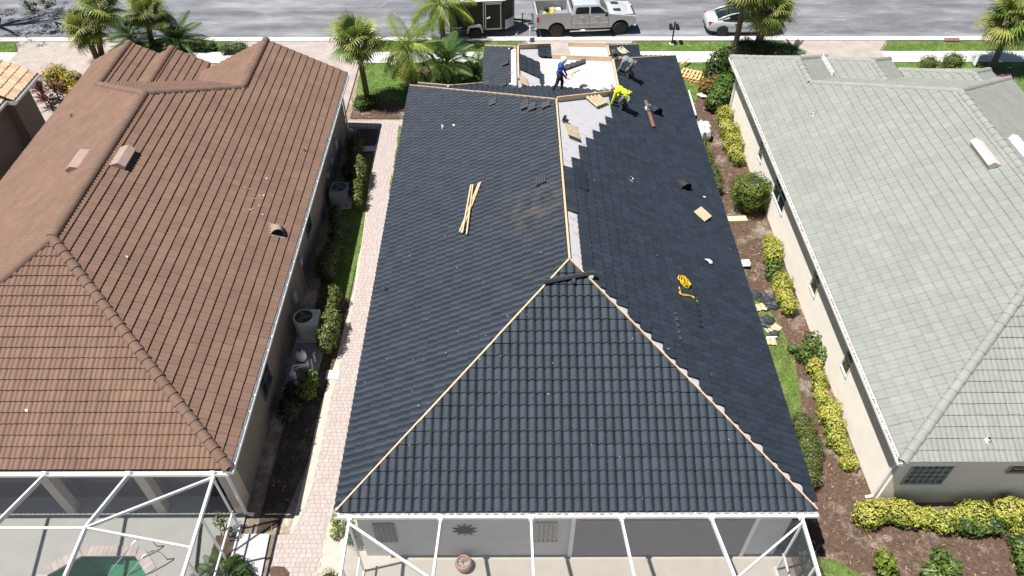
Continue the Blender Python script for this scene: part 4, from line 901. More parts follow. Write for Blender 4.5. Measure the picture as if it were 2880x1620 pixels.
for pts in ([(-7.72, 18.05, .4), (-7.72, 17.85, .42), (-8.2, 17.8, .42), (-8.2, 17.6, .42), (-8.2, 17.5, .3)], [(-7.85, 17.9, .3), (-8.15, 17.72, .3)], [(-7.6, 18.7, .12), (-7.52, 18.3, .5), (-7.5, 18.2, .12)], [(-7.55, 18.0, .55), (-7.5, 17.7, .2), (-7.6, 17.1, .14), (-7.72, 16.9, .12)], [(-7.95, 16.95, .1), (-7.95, 17.0, .42), (-7.85, 17.0, .48), (-7.78, 16.9, .1)], [(-8.4, 16.75, .1), (-8.4, 16.8, .3), (-8.1, 16.85, .34), (-8.0, 16.8, .08)], [(-7.7, 16.75, .08), (-7.68, 16.8, .36)]):
    MB().tube(pts, .036, 10).build('pipe', PVC, pp, smooth=True)
for x, y, z in ((-7.75, 16.95, .42), (-7.63, 16.92, .3), (-8.12, 16.9, .35), (-8.3, 16.85, .3)): MB().box(x-.06, x+.06, y-.06, y+.06, z-.06, z+.07).build('valve', MATS['motor_black'], pp, bevel=.02)
# ================================================================ plants
def leafmat(name, c1, c2, tamt=.25, trans=.3, rough=.5): return M(name, c1, rough, var=.12, scale=2, trans=trans, tone='attr', tamt=tamt, tcol=c2)
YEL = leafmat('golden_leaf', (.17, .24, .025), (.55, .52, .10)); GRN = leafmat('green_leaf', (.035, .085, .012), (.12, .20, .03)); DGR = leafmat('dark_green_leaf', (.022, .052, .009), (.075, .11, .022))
LIM = leafmat('lime_leaf', (.05, .11, .012), (.20, .27, .03)); OLV = leafmat('olive_leaf', (.045, .085, .015), (.17, .20, .035)); RED = leafmat('croton_leaf', (.10, .03, .02), (.30, .10, .04)); MAG = leafmat('magenta_flower', (.35, .02, .22), (.55, .06, .40)); BRNL = leafmat('dry_shrub_leaf', (.16, .12, .07), (.36, .30, .18))
CORE = M('light_blocker_dark', (.03, .035, .015), .9, var=.3, scale=9); STEM = M('stem_bark', (.13, .10, .075), .9, var=.2, scale=8)
def leaves(C, Nrm, size, aspect=.45, up=.25, spread=.8, droop=0.):
    """folded diamond leaves at points C, facing roughly along Nrm"""
    n = len(C); Nn = Nrm+RNG.normal(0, spread, (n, 3))*.5+np.array([0, 0, up]); Nn /= np.linalg.norm(Nn, axis=1)[:, None]
    T = RNG.normal(0, 1, (n, 3)); T -= Nn*np.sum(T*Nn, 1)[:, None]; T /= np.linalg.norm(T, axis=1)[:, None]+1e-9; B = np.cross(Nn, T)
    s = size*RNG.uniform(.6, 1.3, n)[:, None]; V = np.zeros((n, 4, 3)); d = Nn*s*(.12+droop)
    V[:, 0] = C-T*s*.5-d; V[:, 1] = C+B*s*aspect*.5; V[:, 2] = C+T*s*.5-d; V[:, 3] = C-B*s*aspect*.5
    return V
def leafmesh(name, V, mat, tone=None):
    n = len(V); return np_mesh(name, V.reshape(-1, 3), np.arange(4*n).reshape(-1, 4), mat, tone=RNG.random(n) if tone is None else tone)
def blob(n, c, r, shell=.35, top=False):
    D = RNG.normal(0, 1, (n, 3)); D /= np.linalg.norm(D, axis=1)[:, None]
    if top: D[:, 2] = np.where(D[:, 2] < -.3, -D[:, 2], D[:, 2])
    rr = 1-shell*RNG.random(n)**1.6; lump = 1+.13*np.sin(D[:, 0]*5+c[0]*3)*np.cos(D[:, 1]*6+c[1]*2)+.09*np.sin(D[:, 2]*9+c[1])
    return np.asarray(c)+D*np.asarray(r)*(rr*lump)[:, None], D
def shrub(name, label, cat, blobs, mat, leaf=.10, dens=260, group=None, aspect=.5, shell=.35, core=.72, toneshift=None, stem=True, up=.3, spread=.8):
    """blobs: [(centre, radii)]; leaves through the outer shell, dark solid core added to block light, stems to the ground"""
    x, y = np.mean([b[0][0] for b in blobs]), np.mean([b[0][1] for b in blobs]); t = thing(name, label, cat, (x, y, 0), group); VS = []; TN = []
    for c, r in blobs:
        A = 4*math.pi*((r[0]*r[1])**1.6/3+(r[0]*r[2])**1.6/3+(r[1]*r[2])**1.6/3)**(1/1.6); n = max(30, int(A*dens)); C, D = blob(n, c, r, shell); k = C[:, 2] > .03; C, D = C[k], D[k]
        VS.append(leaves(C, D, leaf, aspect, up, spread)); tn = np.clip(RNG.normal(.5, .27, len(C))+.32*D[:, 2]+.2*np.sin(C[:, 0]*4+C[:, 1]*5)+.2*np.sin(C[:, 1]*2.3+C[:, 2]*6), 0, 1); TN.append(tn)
    me = leafmesh('foliage', np.concatenate(VS), mat, np.concatenate(TN)); o = mobj('foliage', me, t, loc=(-x, -y, 0))
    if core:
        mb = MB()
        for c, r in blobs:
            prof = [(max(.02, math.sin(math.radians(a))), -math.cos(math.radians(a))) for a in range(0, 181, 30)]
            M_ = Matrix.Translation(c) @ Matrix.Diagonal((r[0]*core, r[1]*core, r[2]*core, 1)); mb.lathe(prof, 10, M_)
        mb.build('light_blocker', CORE, t, smooth=True)
    if stem:
        mb = MB()
        for c, r in blobs: mb.tube([(c[0], c[1], 0), (c[0]+.03, c[1], c[2])], [.03, .015], 6)
        mb.build('stem', STEM, t)
    return t
def row(p, q, n, r, zc, jit=.08):
    out = []
    for i in range(n):
        f = (i+.5)/n; k = random.uniform(.78, 1.18); out.append(((p[0]+(q[0]-p[0])*f+random.uniform(-jit, jit)*1.4, p[1]+(q[1]-p[1])*f+random.uniform(-jit, jit)*1.5, zc*k), tuple(a*k*random.uniform(.9, 1.1) for a in r)))
    return out
def g2(px, py): p = G(px, py); return (p.x, p.y)
# golden hedges along the cream wall of the sage house
YG = 'golden hedges along the cream wall'
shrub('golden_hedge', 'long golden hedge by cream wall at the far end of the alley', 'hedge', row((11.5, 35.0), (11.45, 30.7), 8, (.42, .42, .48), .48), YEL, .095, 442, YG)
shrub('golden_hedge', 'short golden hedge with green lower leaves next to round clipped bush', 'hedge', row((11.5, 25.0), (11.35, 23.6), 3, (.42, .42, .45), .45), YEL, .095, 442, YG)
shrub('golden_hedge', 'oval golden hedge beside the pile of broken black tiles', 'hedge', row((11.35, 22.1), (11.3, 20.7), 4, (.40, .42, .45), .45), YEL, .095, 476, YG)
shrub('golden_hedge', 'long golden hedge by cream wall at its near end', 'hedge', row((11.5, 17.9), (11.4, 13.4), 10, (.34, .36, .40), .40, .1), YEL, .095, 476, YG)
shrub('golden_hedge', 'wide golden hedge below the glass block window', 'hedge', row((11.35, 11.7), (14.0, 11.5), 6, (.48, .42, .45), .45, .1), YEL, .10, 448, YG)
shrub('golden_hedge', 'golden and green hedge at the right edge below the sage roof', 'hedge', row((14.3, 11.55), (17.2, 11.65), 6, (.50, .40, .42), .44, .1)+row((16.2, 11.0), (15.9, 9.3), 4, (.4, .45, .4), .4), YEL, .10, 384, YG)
shrub('green_shrub', 'dark leafy shrub mixed into the golden hedge near window', 'shrub', row((14.2, 11.1), (15.6, 11.25), 3, (.38, .28, .34), .36), GRN, .12, 220)
shrub('green_shrub', 'dark green shrubs curving along the bottom right corner', 'shrub', row((16.0, 10.9), (15.6, 8.6), 5, (.42, .42, .36), .36), GRN, .13, 220)
# round clipped bush
bx, by = g2(2100, 592)
shrub('clipped_bush', 'round clipped green bush beside the cream wall', 'bush', [((bx, by+.15, 1.05), (.92, .92, .85))], LIM, .09, 520, shell=.2, core=.85, up=.15)
# dense green hedge at the near right corner of the black house
shrub('green_hedge', 'dense green hedge at the near right corner of the black roof', 'hedge', row((10.3, 15.2), (9.95, 12.7), 6, (.40, .42, .42), .55, .05), OLV, .075, 480, 'clipped hedges beside the black roof')
shrub('green_hedge', 'low green hedge under the right eave halfway along black roof', 'hedge', row((9.75, 32.2), (10.0, 28.3), 7, (.36, .40, .40), .45, .06), OLV, .08, 380, 'clipped hedges beside the black roof')
shrub('green_hedge', 'dark hedge base at the right corner of the lanai cage', 'hedge', row((9.15, 11.2), (9.3, 8.6), 7, (.30, .40, .34), .35, .05), DGR, .09, 300, 'clipped hedges beside the black roof')
# loose shrubs in the right alley
shrub('loose_shrub', 'sprawling green shrub by cream wall with bare mulch around it', 'shrub', [((11.75, 18.9, .45), (.38, .4, .4)), ((11.3, 18.3, .38), (.35, .35, .35)), ((11.95, 18.25, .4), (.3, .35, .35)), ((11.0, 18.7, .25), (.22, .22, .2)), ((11.45, 17.85, .25), (.25, .22, .2))], GRN, .15, 130, 'loose green shrubs', core=0)
shrub('loose_shrub', 'small green shrub casting dark shade between two golden hedges', 'shrub', [((11.35, 23.1, .4), (.4, .4, .38)), ((11.15, 22.75, .3), (.3, .25, .26))], GRN, .13, 150, 'loose green shrubs', core=0)
shrub('broadleaf_plant', 'bright green broad-leaved plant standing in mulch at the bottom', 'plant', [((11.35, 10.0, .65), (.3, .3, .35)), ((11.45, 9.85, .35), (.34, .34, .3))], LIM, .22, 120, core=0)
shrub('broadleaf_plant', 'open branching green plant in mulch left of spiky grass', 'plant', [((13.15, 10.2, .55), (.28, .28, .35)), ((12.95, 9.8, .3), (.45, .35, .25)), ((13.5, 9.95, .35), (.3, .3, .25))], GRN, .17, 110, core=0)
shrub('yellow_flower_bush', 'yellow flowering bush at the bottom right corner', 'bush', [((15.1, 8.9, .3), (.6, .35, .3)), ((15.6, 9.1, .35), (.35, .3, .3))], leafmat('yellow_bloom', (.20, .26, .03), (.65, .42, .03)), .12, 260)
# far right corner of the drive beds
shrub('dark_bush', 'large glossy dark green bush at the far corner of the cream wall', 'bush', [((11.7, 36.6, .8), (.75, .8, .8)), ((11.2, 36.0, .6), (.5, .5, .55)), ((12.0, 37.3, .9), (.6, .6, .6))], GRN, .16, 260)
shrub('croton', 'reddish croton shrub in front of the dark green bush', 'shrub', [((11.2, 37.9, .45), (.55, .5, .45)), ((11.7, 38.2, .5), (.45, .45, .45))], leafmat('croton_mix', (.06, .13, .02), (.36, .16, .04)), .14, 220)
shrub('pointed_leaf_shrub', 'tall shrub of long pointed leaves beside the sidewalk and sage roof', 'shrub', [((12.0, 39.2, 1.0), (.75, .7, .8)), ((12.4, 39.6, 1.3), (.5, .5, .6)), ((11.7, 39.0, .6), (.6, .5, .5))], DGR, .34, 90, aspect=.25, core=.5)
shrub('fern_clump', 'bright green fern clump under the far right eave', 'shrub', [((9.5, 37.0, .4), (.35, .5, .45)), ((9.6, 36.2, .35), (.35, .5, .4))], LIM, .24, 120, aspect=.2)
shrub('round_shrub', 'left of two round clipped shrubs on the right lawn', 'shrub', [((24.6*1.0, 40.1, .55), (.62, .55, .55))], OLV, .09, 380, 'round clipped shrubs on the right lawn'); shrub('round_shrub', 'right of two round clipped shrubs on the right lawn', 'shrub', [((26.1, 40.3, .6), (.72, .6, .6))], OLV, .09, 380, 'round clipped shrubs on the right lawn')
shrub('magenta_bush', 'magenta flowering bush at the right edge beside the lawn', 'bush', [((27.3, 37.0, .75), (.7, .8, .7)), ((27.9, 36.3, .5), (.6, .6, .5))], leafmat('magenta_mix', (.10, .14, .03), (.55, .05, .38)), .13, 260)
# left alley
AG = 'shrubs in the shade of the brown house'
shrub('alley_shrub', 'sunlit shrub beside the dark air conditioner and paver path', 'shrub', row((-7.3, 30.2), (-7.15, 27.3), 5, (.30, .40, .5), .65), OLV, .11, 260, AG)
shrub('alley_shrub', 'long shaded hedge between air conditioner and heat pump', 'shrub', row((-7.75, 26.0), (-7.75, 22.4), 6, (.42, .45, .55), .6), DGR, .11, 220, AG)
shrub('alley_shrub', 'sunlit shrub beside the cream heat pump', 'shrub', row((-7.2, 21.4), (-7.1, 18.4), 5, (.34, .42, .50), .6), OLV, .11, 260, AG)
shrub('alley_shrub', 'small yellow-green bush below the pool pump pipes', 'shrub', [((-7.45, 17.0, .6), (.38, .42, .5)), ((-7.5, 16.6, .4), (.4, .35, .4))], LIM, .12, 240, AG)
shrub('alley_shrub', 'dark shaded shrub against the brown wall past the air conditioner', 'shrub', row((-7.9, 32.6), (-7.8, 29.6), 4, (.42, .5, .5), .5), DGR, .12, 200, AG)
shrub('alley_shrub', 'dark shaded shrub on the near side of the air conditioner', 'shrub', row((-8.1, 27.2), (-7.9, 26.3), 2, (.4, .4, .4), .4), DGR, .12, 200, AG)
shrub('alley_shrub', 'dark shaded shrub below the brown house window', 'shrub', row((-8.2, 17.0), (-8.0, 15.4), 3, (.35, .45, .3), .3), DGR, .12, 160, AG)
shrub('vine_edging', 'narrow strip of bright green creeper along the near left eave', 'plant', row((-5.5, 17.5), (-5.62, 11.0), 16, (.14, .26, .16), .22, .03), LIM, .08, 380, 'green edging along the paver path', core=0, stem=False); shrub('vine_edging', 'narrow strip of green creeper along the far left eave', 'plant', row((-5.75, 34.0), (-5.65, 28.5), 12, (.14, .28, .18), .24, .03), LIM, .08, 360, 'green edging along the paver path', core=0, stem=False)
shrub('corner_shrub', 'small green shrub at the left foot of the lanai cage', 'shrub', row((-5.05, 11.3), (-4.85, 10.6), 2, (.2, .3, .3), .5), GRN, .09, 300)
shrub('grass_patch', 'clipped green groundcover patch between path and lanai cage', 'plant', row((-5.6, 9.8), (-5.55, 8.0), 4, (.32, .34, .16), .16, .05), OLV, .06, 500, stem=False)
sheet('mulch_ring', gp((765, 1640), (757, 1605), (768, 1593), (800, 1595), (815, 1612), (810, 1640)), .034, MULCH)
shrub('dark_shrub', 'dark green shrub at the corner of the pool cage walk', 'shrub', [((*g2(668, 1600), .3), (.36, .3, .3)), ((*g2(690, 1625), .3), (.34, .3, .3))], GRN, .12, 240)
shrub('leafy_vine', 'hanging leafy plant inside the pool cage corner', 'plant', [((-9.1, 11.3, .9), (.22, .25, .3)), ((-8.95, 11.1, .6), (.2, .2, .25))], OLV, .12, 90, core=0)
# beds in front of the houses
shrub('palm_base_shrub', 'low round green shrub at the foot of the fan palm', 'shrub', [((*g2(1020, 305), .35), (.55, .5, .38)), ((*g2(1045, 298), .35), (.5, .45, .36))], GRN, .13, 220)
shrub('dry_bush', 'dry brownish bush with pale globe lights on the lawn', 'bush', [((-5.9, 39.6, .5), (.5, .5, .5)), ((-5.2, 39.0, .45), (.6, .55, .45)), ((-6.3, 40.5, .5), (.45, .4, .5))], BRNL, .14, 150, core=.55)
def rosettes(name, label, cat, cs, n, L_, w_, mat):
    t = thing(name, label, cat, (*cs[0][:2], 0)); mb = MB(); st = MB()
    for c in cs:
        c0 = Vector(c); st.tube([(c0.x, c0.y, 0), c0], .04, 6)
        for i in range(n):
            a = random.uniform(0, 6.28); e = random.uniform(-.1, 1.35); l = L_*random.uniform(.7, 1.15); d = Vector((math.cos(a), math.sin(a), 0)); s = Vector((-d.y, d.x, 0))*w_; mb.ct = random.random()
            p1 = c0+d*l*.5*math.cos(e)+Vector((0, 0, l*.5*math.sin(e))); p2 = c0+d*l*math.cos(e*.8)+Vector((0, 0, l*(math.sin(e)*.8-.12)))
            mb.add([c0-s*.4, c0+s*.4, p1+s, p1-s, p2], [(0, 1, 2, 3), (3, 2, 4)])
    mb.build('foliage', mat, t, tone=True); st.build('stem', STEM, t); return t
q1 = g2(138, 292); q2 = g2(178, 252)
rosettes('cordyline', 'tall dark red cordyline beside the brown driveway', 'shrub', [(q1[0], q1[1], 1.0), (q1[0]+.5, q1[1]+.3, .7), (q1[0]-.4, q1[1]+.4, .6), (q1[0]+.2, q1[1]-.5, .5)], 34, .85, .04, leafmat('cordyline_leaf', (.05, .016, .014), (.20, .06, .04), trans=.15))
shrub('croton', 'yellow leaved croton between cream house and brown roof', 'shrub', [((q2[0], q2[1], .8), (.8, .75, .7)), ((q2[0]+.9, q2[1]-.3, .65), (.7, .7, .6)), ((q2[0]+1.5, q2[1]-1.0, .5), (.6, .7, .5))], leafmat('croton_gold', (.10, .13, .02), (.46, .34, .03)), .18, 170, aspect=.3)
shrub('foliage_mound', 'leafy green mound under the palms behind the brown gables', 'shrub', row((-23.0, 42.9), (-16.2, 42.6), 8, (.55, .45, .36), .4, .2), GRN, .26, 70, aspect=.2)
shrub('foliage_mound', 'dark leafy mound at the foot of palms right of the mailbox', 'shrub', row((14.2, 42.2), (16.2, 41.6), 4, (.7, .5, .5), .5, .15), DGR, .3, 80, aspect=.2)
# ---------------------------------------------------------------- palms
PALMG = M('fan_palm_leaf', (.11, .18, .03), .5, var=.15, scale=1.5, trans=.25, tone='object', tamt=.3, tcol=(.30, .30, .07)); FEATH = M('feather_palm_leaf', (.10, .185, .018), .5, var=.15, scale=1.5, trans=.3, tone='object', tamt=.3, tcol=(.26, .32, .04)); DATE = M('date_palm_leaf', (.035, .085, .014), .5, var=.15, scale=1.5, trans=.2, tone='object', tamt=.25, tcol=(.08, .15, .025))
TRUNK = M('palm_trunk', (.13, .095, .07), .95, var=.3, scale=5, stretch=(1, 1, 5), fine=.2, fscale=50, bump=.8, bscale=30); BOOT = M('palm_boots', (.20, .115, .065), .95, var=.35, scale=9, bump=.8, bscale=25)
def fan_mesh(seed, mat):
    r = random.Random(seed); mb = MB(); mb.tube([(0, 0, 0), (.4, 0, .03), (.78, 0, -.01)], [.018, .013, .01], 5); c = Vector((.72, 0, 0)); n = 30
    for i in range(n):
        a = math.radians(-150+300*i/(n-1)); d = Vector((math.cos(a), math.sin(a), .12*math.cos(a*1.2)-.10)); L_ = (.72+.25*math.cos(a))*r.uniform(.86, 1.08); s = Vector((-d.y, d.x, 0)).normalized(); w = .036
        p = [c, c+d*L_*.45+Vector((0, 0, .05)), c+d*L_*.8+Vector((0, 0, -.05)), c+d*L_+Vector((0, 0, -.22-.12*r.random()))]
        wd = [.008, w, w*.7, .003]; V = []
        for q, ww in zip(p, wd): V += [q-s*ww, q+s*ww]
        mb.add(V, [(0, 1, 3, 2), (2, 3, 5, 4), (4, 5, 7, 6)])
    o = mb.build('frond', mat); me = o.data; bpy.data.objects.remove(o); return me
def feather_mesh(seed, mat, L_=1.9, droop=1.25, n=22, ll=.66, hang=.95, w=.021):
    r = random.Random(seed); mb = MB(); P = []
    for i in range(13):
        f = i/12; P.append(Vector((L_*f*(1-.12*f*f), 0, .30*f-droop*f*f)))
    mb.tube(P, [.024*(1-.85*i/12) for i in range(13)], 5)
    for i in range(n):
        f = .12+.88*i/n; k = min(11, int(f*12)); p = P[k].lerp(P[k+1], f*12-k); t = (P[k+1]-P[k]).normalized()
        for sg in (-1, 1):
            l = ll*(math.sin(math.pi*min(1, .18+.8*f)))*r.uniform(.8, 1.15)+.06; s = Vector((0, sg, 0)); d = (s*.8+t*.65+Vector((0, 0, .1))).normalized(); b = d.cross(Vector((0, 0, 1))).normalized()*w
            q1 = p+d*l*.5; q2 = p+d*l*.85+Vector((0, 0, -hang*l*(.6+.4*r.random())))
            mb.add([p-b*.5, p+b*.5, q1+b, q1-b, q2], [(0, 1, 2, 3), (3, 2, 4)])
    o = mb.build('frond', mat); me = o.data; bpy.data.objects.remove(o); return me
FANS = [fan_mesh(i, PALMG) for i in range(4)]; FEATHS = [feather_mesh(i, FEATH) for i in range(4)]; DATES = [feather_mesh(i+9, DATE, 1.5, .75, 24, .38, .35, .018) for i in range(3)]
def palm(label, base, top, kind, n=26, size=1., r0=.17, r1=.15, group=None, name='palm_tree', boots=.9, lo=-55, seed=1):
    rr = random.Random(seed); base, top = Vector(base), Vector(top); t = thing(name, label, 'palm tree', base, group); d = top-base; L_ = d.length; mb = MB(); pts = []; rad = []
    N = max(4, int(L_/.16))
    for i in range(N+1):
        f = i/N; bend = Vector((0, 0, 0)) + Vector((d.x, d.y, 0))*(-.18*math.sin(math.pi*f)); pts.append(base+d*f+bend); rad.append((r0+(r1-r0)*f)*(1+.05*(i % 2))+(.05*max(0, 1-f*9)))
    mb.tube(pts, rad, 12).build('trunk', TRUNK, t, smooth=True)
    if boots:
        bb = MB(); nb = 26
        for i in range(nb):
            f = i/nb; a = i*2.4; p = top-d.normalized()*boots*(1-f); e = Vector((math.cos(a), math.sin(a), .9)).normalized(); rr_ = r1*.9
            q = p+Vector((math.cos(a), math.sin(a), 0))*rr_; bb.bar(q-e*.05, q+e*rr.uniform(.14, .26), .10, .03, up=(math.cos(a), math.sin(a), -.2))
        bb.build('leaf_boots', BOOT, t)
    ms = {'fan': FANS, 'feather': FEATHS, 'date': DATES}[kind]
    for i in range(n):
        f = (i+.5)/n; el = math.radians(78+(lo-78)*(f**.85)); az = i*2.39996+rr.uniform(-.25, .25); s = size*rr.uniform(.85, 1.12)*(1.05 if f < .7 else .92)
        Rm = Matrix.Rotation(az, 4, 'Z') @ Matrix.Rotation(-el, 4, 'Y') @ Matrix.Rotation(rr.uniform(-.5, .5), 4, 'X')
        p = top+Vector((math.cos(az), math.sin(az), 0))*.08*math.cos(el)-Vector((0, 0, .22*f)) - base
        mobj('frond', rr.choice(ms), t, M_=Matrix.Translation(p) @ Rm @ Matrix.Diagonal((s, s, s, 1)))
    return t
def ptop(px, py, y): return ony(px, py, y)
def pl_(lab, b, tpx, dy=0., **k):
    B = G(*b); T = ony(*tpx, B.y+dy); return palm(lab, B, T, **k)
PG = 'fan palms along the street'
pl_('bushy fan palm standing alone beside the brown driveway', (1036, 292), (1000, 112), kind='fan', n=34, size=.86, group=PG, seed=3, r0=.16, r1=.14)
pl_('fan palm with leaning trunk behind the left brown gable, left of two', (278, 178), (238, 78), kind='fan', n=30, size=.88, group=PG, seed=4)
pl_('fan palm with straight dark trunk right beside the leaning one', (290, 168), (282, 12), kind='fan', n=22, size=.9, group=PG, seed=5)
pl_('fan palm behind the middle brown gable beside the road', (430, 128), (413, 34), kind='fan', n=28, size=.88, group=PG, seed=6)
pl_('fan palm with pale leaning trunk in front of the silver sedan', (2062, 158), (2100, -38), kind='fan', n=32, size=1.0, group=PG, seed=7, boots=1.4)
pl_('fan palm with thick dark trunk near the front of the silver sedan', (2122, 155), (2168, 30), kind='fan', n=32, size=.95, group=PG, seed=8, r0=.24, r1=.2)
pl_('fan palm leaning right at the right edge of the picture', (2788, 190), (2852, 52), kind='fan', n=34, size=1.1, group=PG, seed=9, boots=1.1)
FG = 'feather palms on the front lawn'
pl_('feather palm with yellow-green arching fronds on the lawn', (1167, 258), (1148, 138), kind='feather', n=26, size=1.0, group=FG, seed=11, r0=.15, r1=.12, boots=0, lo=-45)
pl_('feather palm in front of the black trailer with rough trunk', (1248, 122), (1235, 8), kind='feather', n=26, size=1.0, group=FG, seed=12, r0=.17, r1=.14, boots=1.2, lo=-45)
pl_('dark green date palm between the feather palm and black entry roof', (1252, 248), (1255, 176), kind='date', n=34, size=1.15, group=FG, seed=13, r0=.18, r1=.16, boots=.6, lo=-35)
pl_('young date palm with upright fronds touching the black entry roof', (1335, 238), (1338, 215), kind='date', n=22, size=1.1, group=FG, seed=14, r0=.14, r1=.14, boots=.3, lo=5)
pl_('small fern-like palm left of the middle brown gable', (360, 118), (362, 98), kind='date', n=20, size=1.0, group='young palms behind the brown gables', seed=15, boots=0, lo=0)
pl_('small fern-like palm right of the middle brown gable', (500, 135), (500, 112), kind='date', n=24, size=1.2, group='young palms behind the brown gables', seed=16, boots=0, lo=0)
pl_('small green palm seedling beside the sage driveway', (2225, 155), (2228, 148), kind='date', n=14, size=.6, seed=17, boots=0, lo=5, r0=.06, r1=.05)
pl_('pale green palm seedling at the bottom beside pool cage', (622, 1636), (622, 1618), kind='date', n=14, size=.55, seed=18, boots=0, lo=10, r0=.05, r1=.05)
# spiky grass at the bottom right
sg = thing('spiky_grass', 'clump of long pale green grass blades at bottom', 'grass clump', (*g2(2640, 1625), 0)); mb = MB(); c0 = Vector((*g2(2640, 1625), 0))
for i in range(90):
    a = random.uniform(0, 6.28); L_ = random.uniform(.5, .95); d = Vector((math.cos(a), math.sin(a), 0)); s = Vector((-d.y, d.x, 0))*.013; e = random.uniform(.3, 1.2); mb.ct = random.random()
    p0 = c0+d*.05; p1 = c0+d*L_*.4*math.cos(e)+Vector((0, 0, L_*.5)); p2 = c0+d*L_*math.cos(e*.6)+Vector((0, 0, L_*.55*math.sin(e)))
    mb.add([p0-s, p0+s, p1+s, p1-s, p2], [(0, 1, 2, 3), (3, 2, 4)])
mb.build('blades', leafmat('pale_blade', (.16, .22, .05), (.45, .48, .18)), sg, tone=True)
# oak at the left: only its lowest branches hang into the picture, its shade falls on drive and road
oak = thing('oak_tree', 'oak branch hanging in at the top left corner over the road', 'tree', (-35.5, 46, 0))
mb = MB(); mb.tube([(-35.5, 46, 0), (-35.3, 46, 2), (-34.8, 45.8, 4.2)], [.35, .3, .22], 10)
brs = [(-31.8, 46.3, 5.4), (-33.5, 44.2, 6.0), (-36.5, 47.5, 6.2), (-34.4, 47.0, 6.8), (-30.6, 47.0, 5.2), (-32.8, 47.6, 6.4)]
for b in brs: mb.tube([(-34.8, 45.8, 4.2), tuple((Vector(b)+Vector((-34.8, 45.8, 4.2)))*.5+Vector((0, 0, .4))), b], [.16, .10, .03], 7)
HP = [tuple(ony(x, y, 45.2)) for x, y in ((60, -12), (72, 8), (84, 22), (98, 10), (92, 30), (120, 4), (134, 18), (128, -8), (146, 8), (104, -14), (80, -20))]
for b in HP[::2]: mb.tube([(-31.8, 46.3, 5.4), tuple((Vector(b)+Vector((-31.8, 46.3, 5.4)))*.5+Vector((0, 0, .5))), b], [.05, .03, .012], 6)
mb.build('trunk', STEM, oak, smooth=True)
VS = []
for b in HP: C, D = blob(90, np.array(b), (.34, .34, .26), .9); VS.append(leaves(C, D, .13, .5, .4))
for b in brs:
    for k in range(16):
        c = np.array(b)+RNG.normal(0, .8, 3)*np.array([1, 1, .5]); C, D = blob(70, c, (.45, .45, .32), .9); VS.append(leaves(C, D, .13, .5, .4))
mobj('crown', leafmesh('crown', np.concatenate(VS), DGR), oak, loc=(35.5, -46, 0))
# ================================================================ vehicles and street furniture
SILVER = M('silver_paint', (.44, .47, .50), .32, var=.03, metal=.15, coat=.5); DUSTY = M('dusty_silver_paint', (.43, .435, .435), .45, var=.08, scale=3, metal=.1, coat=.2)
GLASSV = M('tinted_glass', (.012, .014, .018), .05, var=0, spec=.8); RUB = M('tyre_rubber', (.022, .022, .022), .85, var=.2, scale=20); RIMM = M('alloy_rim', (.42, .43, .44), .35, var=.08, metal=.7); RIMD = M('dusty_rim', (.26, .24, .22), .5, var=.15, metal=.5)
BLKP = M('black_paint', (.008, .008, .009), .5, var=.1, spec=.3); BLKM = M('black_plastic', (.02, .02, .02), .55); REDL = M('red_lens', (.50, .012, .012), .2, coat=.5); CLRL = M('clear_lens', (.65, .66, .66), .12, coat=.8); CHR = M('chrome', (.75, .75, .76), .15, var=0, metal=1); WELL = M('wheel_well', (.006, .006, .006), .9)
class Frame:
    """local builder frame: x forward, y left, z up, parts parented to a thing"""
    def __init__(s, t, M_): s.t = t; s.M = M_
    def put(s, mb, name, mat, parent=None, **k):
        mb.v = [tuple(s.M @ Vector(v)) for v in mb.v]; return mb.build(name, mat, parent or s.t, **k)
def loft(secs, close=True, caps_=True):
    mb = MB(); n = len(secs[0]); V = [v for s in secs for v in s]; fs = []
    for i in range(len(secs)-1):
        for k in range(n if close else n-1): fs.append((i*n+k, i*n+(k+1) % n, (i+1)*n+(k+1) % n, (i+1)*n+k))
    if caps_: fs += [tuple(range(n-1, -1, -1)), tuple((len(secs)-1)*n+k for k in range(n))]
    return mb.add(V, fs)
def wheel(fr, x, y, r, w, rim, side, spokes=8, name='wheel', steer=0.):
    Mw = Matrix.Translation((x, y, r)) @ Matrix.Rotation(steer, 4, 'Z') @ Matrix.Rotation(math.radians(90), 4, 'X')
    ty = fr.put(MB().lathe([(r*.62, -w/2), (r*.93, -w/2), (r, -w*.36), (r, w*.36), (r*.93, w/2), (r*.62, w/2)], 28, Mw), 'tyre', RUB, smooth=False, auto=40)
    wt = bpy.data.objects.new(name, None)
    ri = fr.put(MB().lathe([(r*.62, -w*.42), (r*.64, w*.46), (r*.60, w*.48), (r*.55, w*.30), (r*.0+.001, w*.30)], 28, Mw @ Matrix.Diagonal((1, 1, side, 1)), cap=False), 'rim', rim, parent=ty, auto=40)
    sp = MB()
    for k in range(spokes):
        a = 2*math.pi*k/spokes; c, s_ = math.cos(a), math.sin(a); sp.bar(Vector((c*r*.12, s_*r*.12, w*.40*side)), Vector((c*r*.58, s_*r*.58, w*.42*side)), r*.10, w*.08, up=(0, 0, side))
    sp.lathe([(r*.14, w*.30*side), (r*.13, w*.44*side), (.001, w*.46*side)], 12, None, cap=False); sp.v = [tuple(Mw @ Vector(v)) for v in sp.v]; fr.put(sp, 'spokes', rim, parent=ty)
    ho = MB()
    for k in range(spokes):
        a = 2*math.pi*(k+.5)/spokes; ho.lathe([(r*.10, 0), (.001, .002)], 8, Mw @ Matrix.Translation((math.cos(a)*r*.40, math.sin(a)*r*.40, (w*.31+.002)*side)), cap=False)
    fr.put(ho, 'rim_hole', WELL, parent=ty); bpy.data.objects.remove(wt); ty.name = name
    return ty
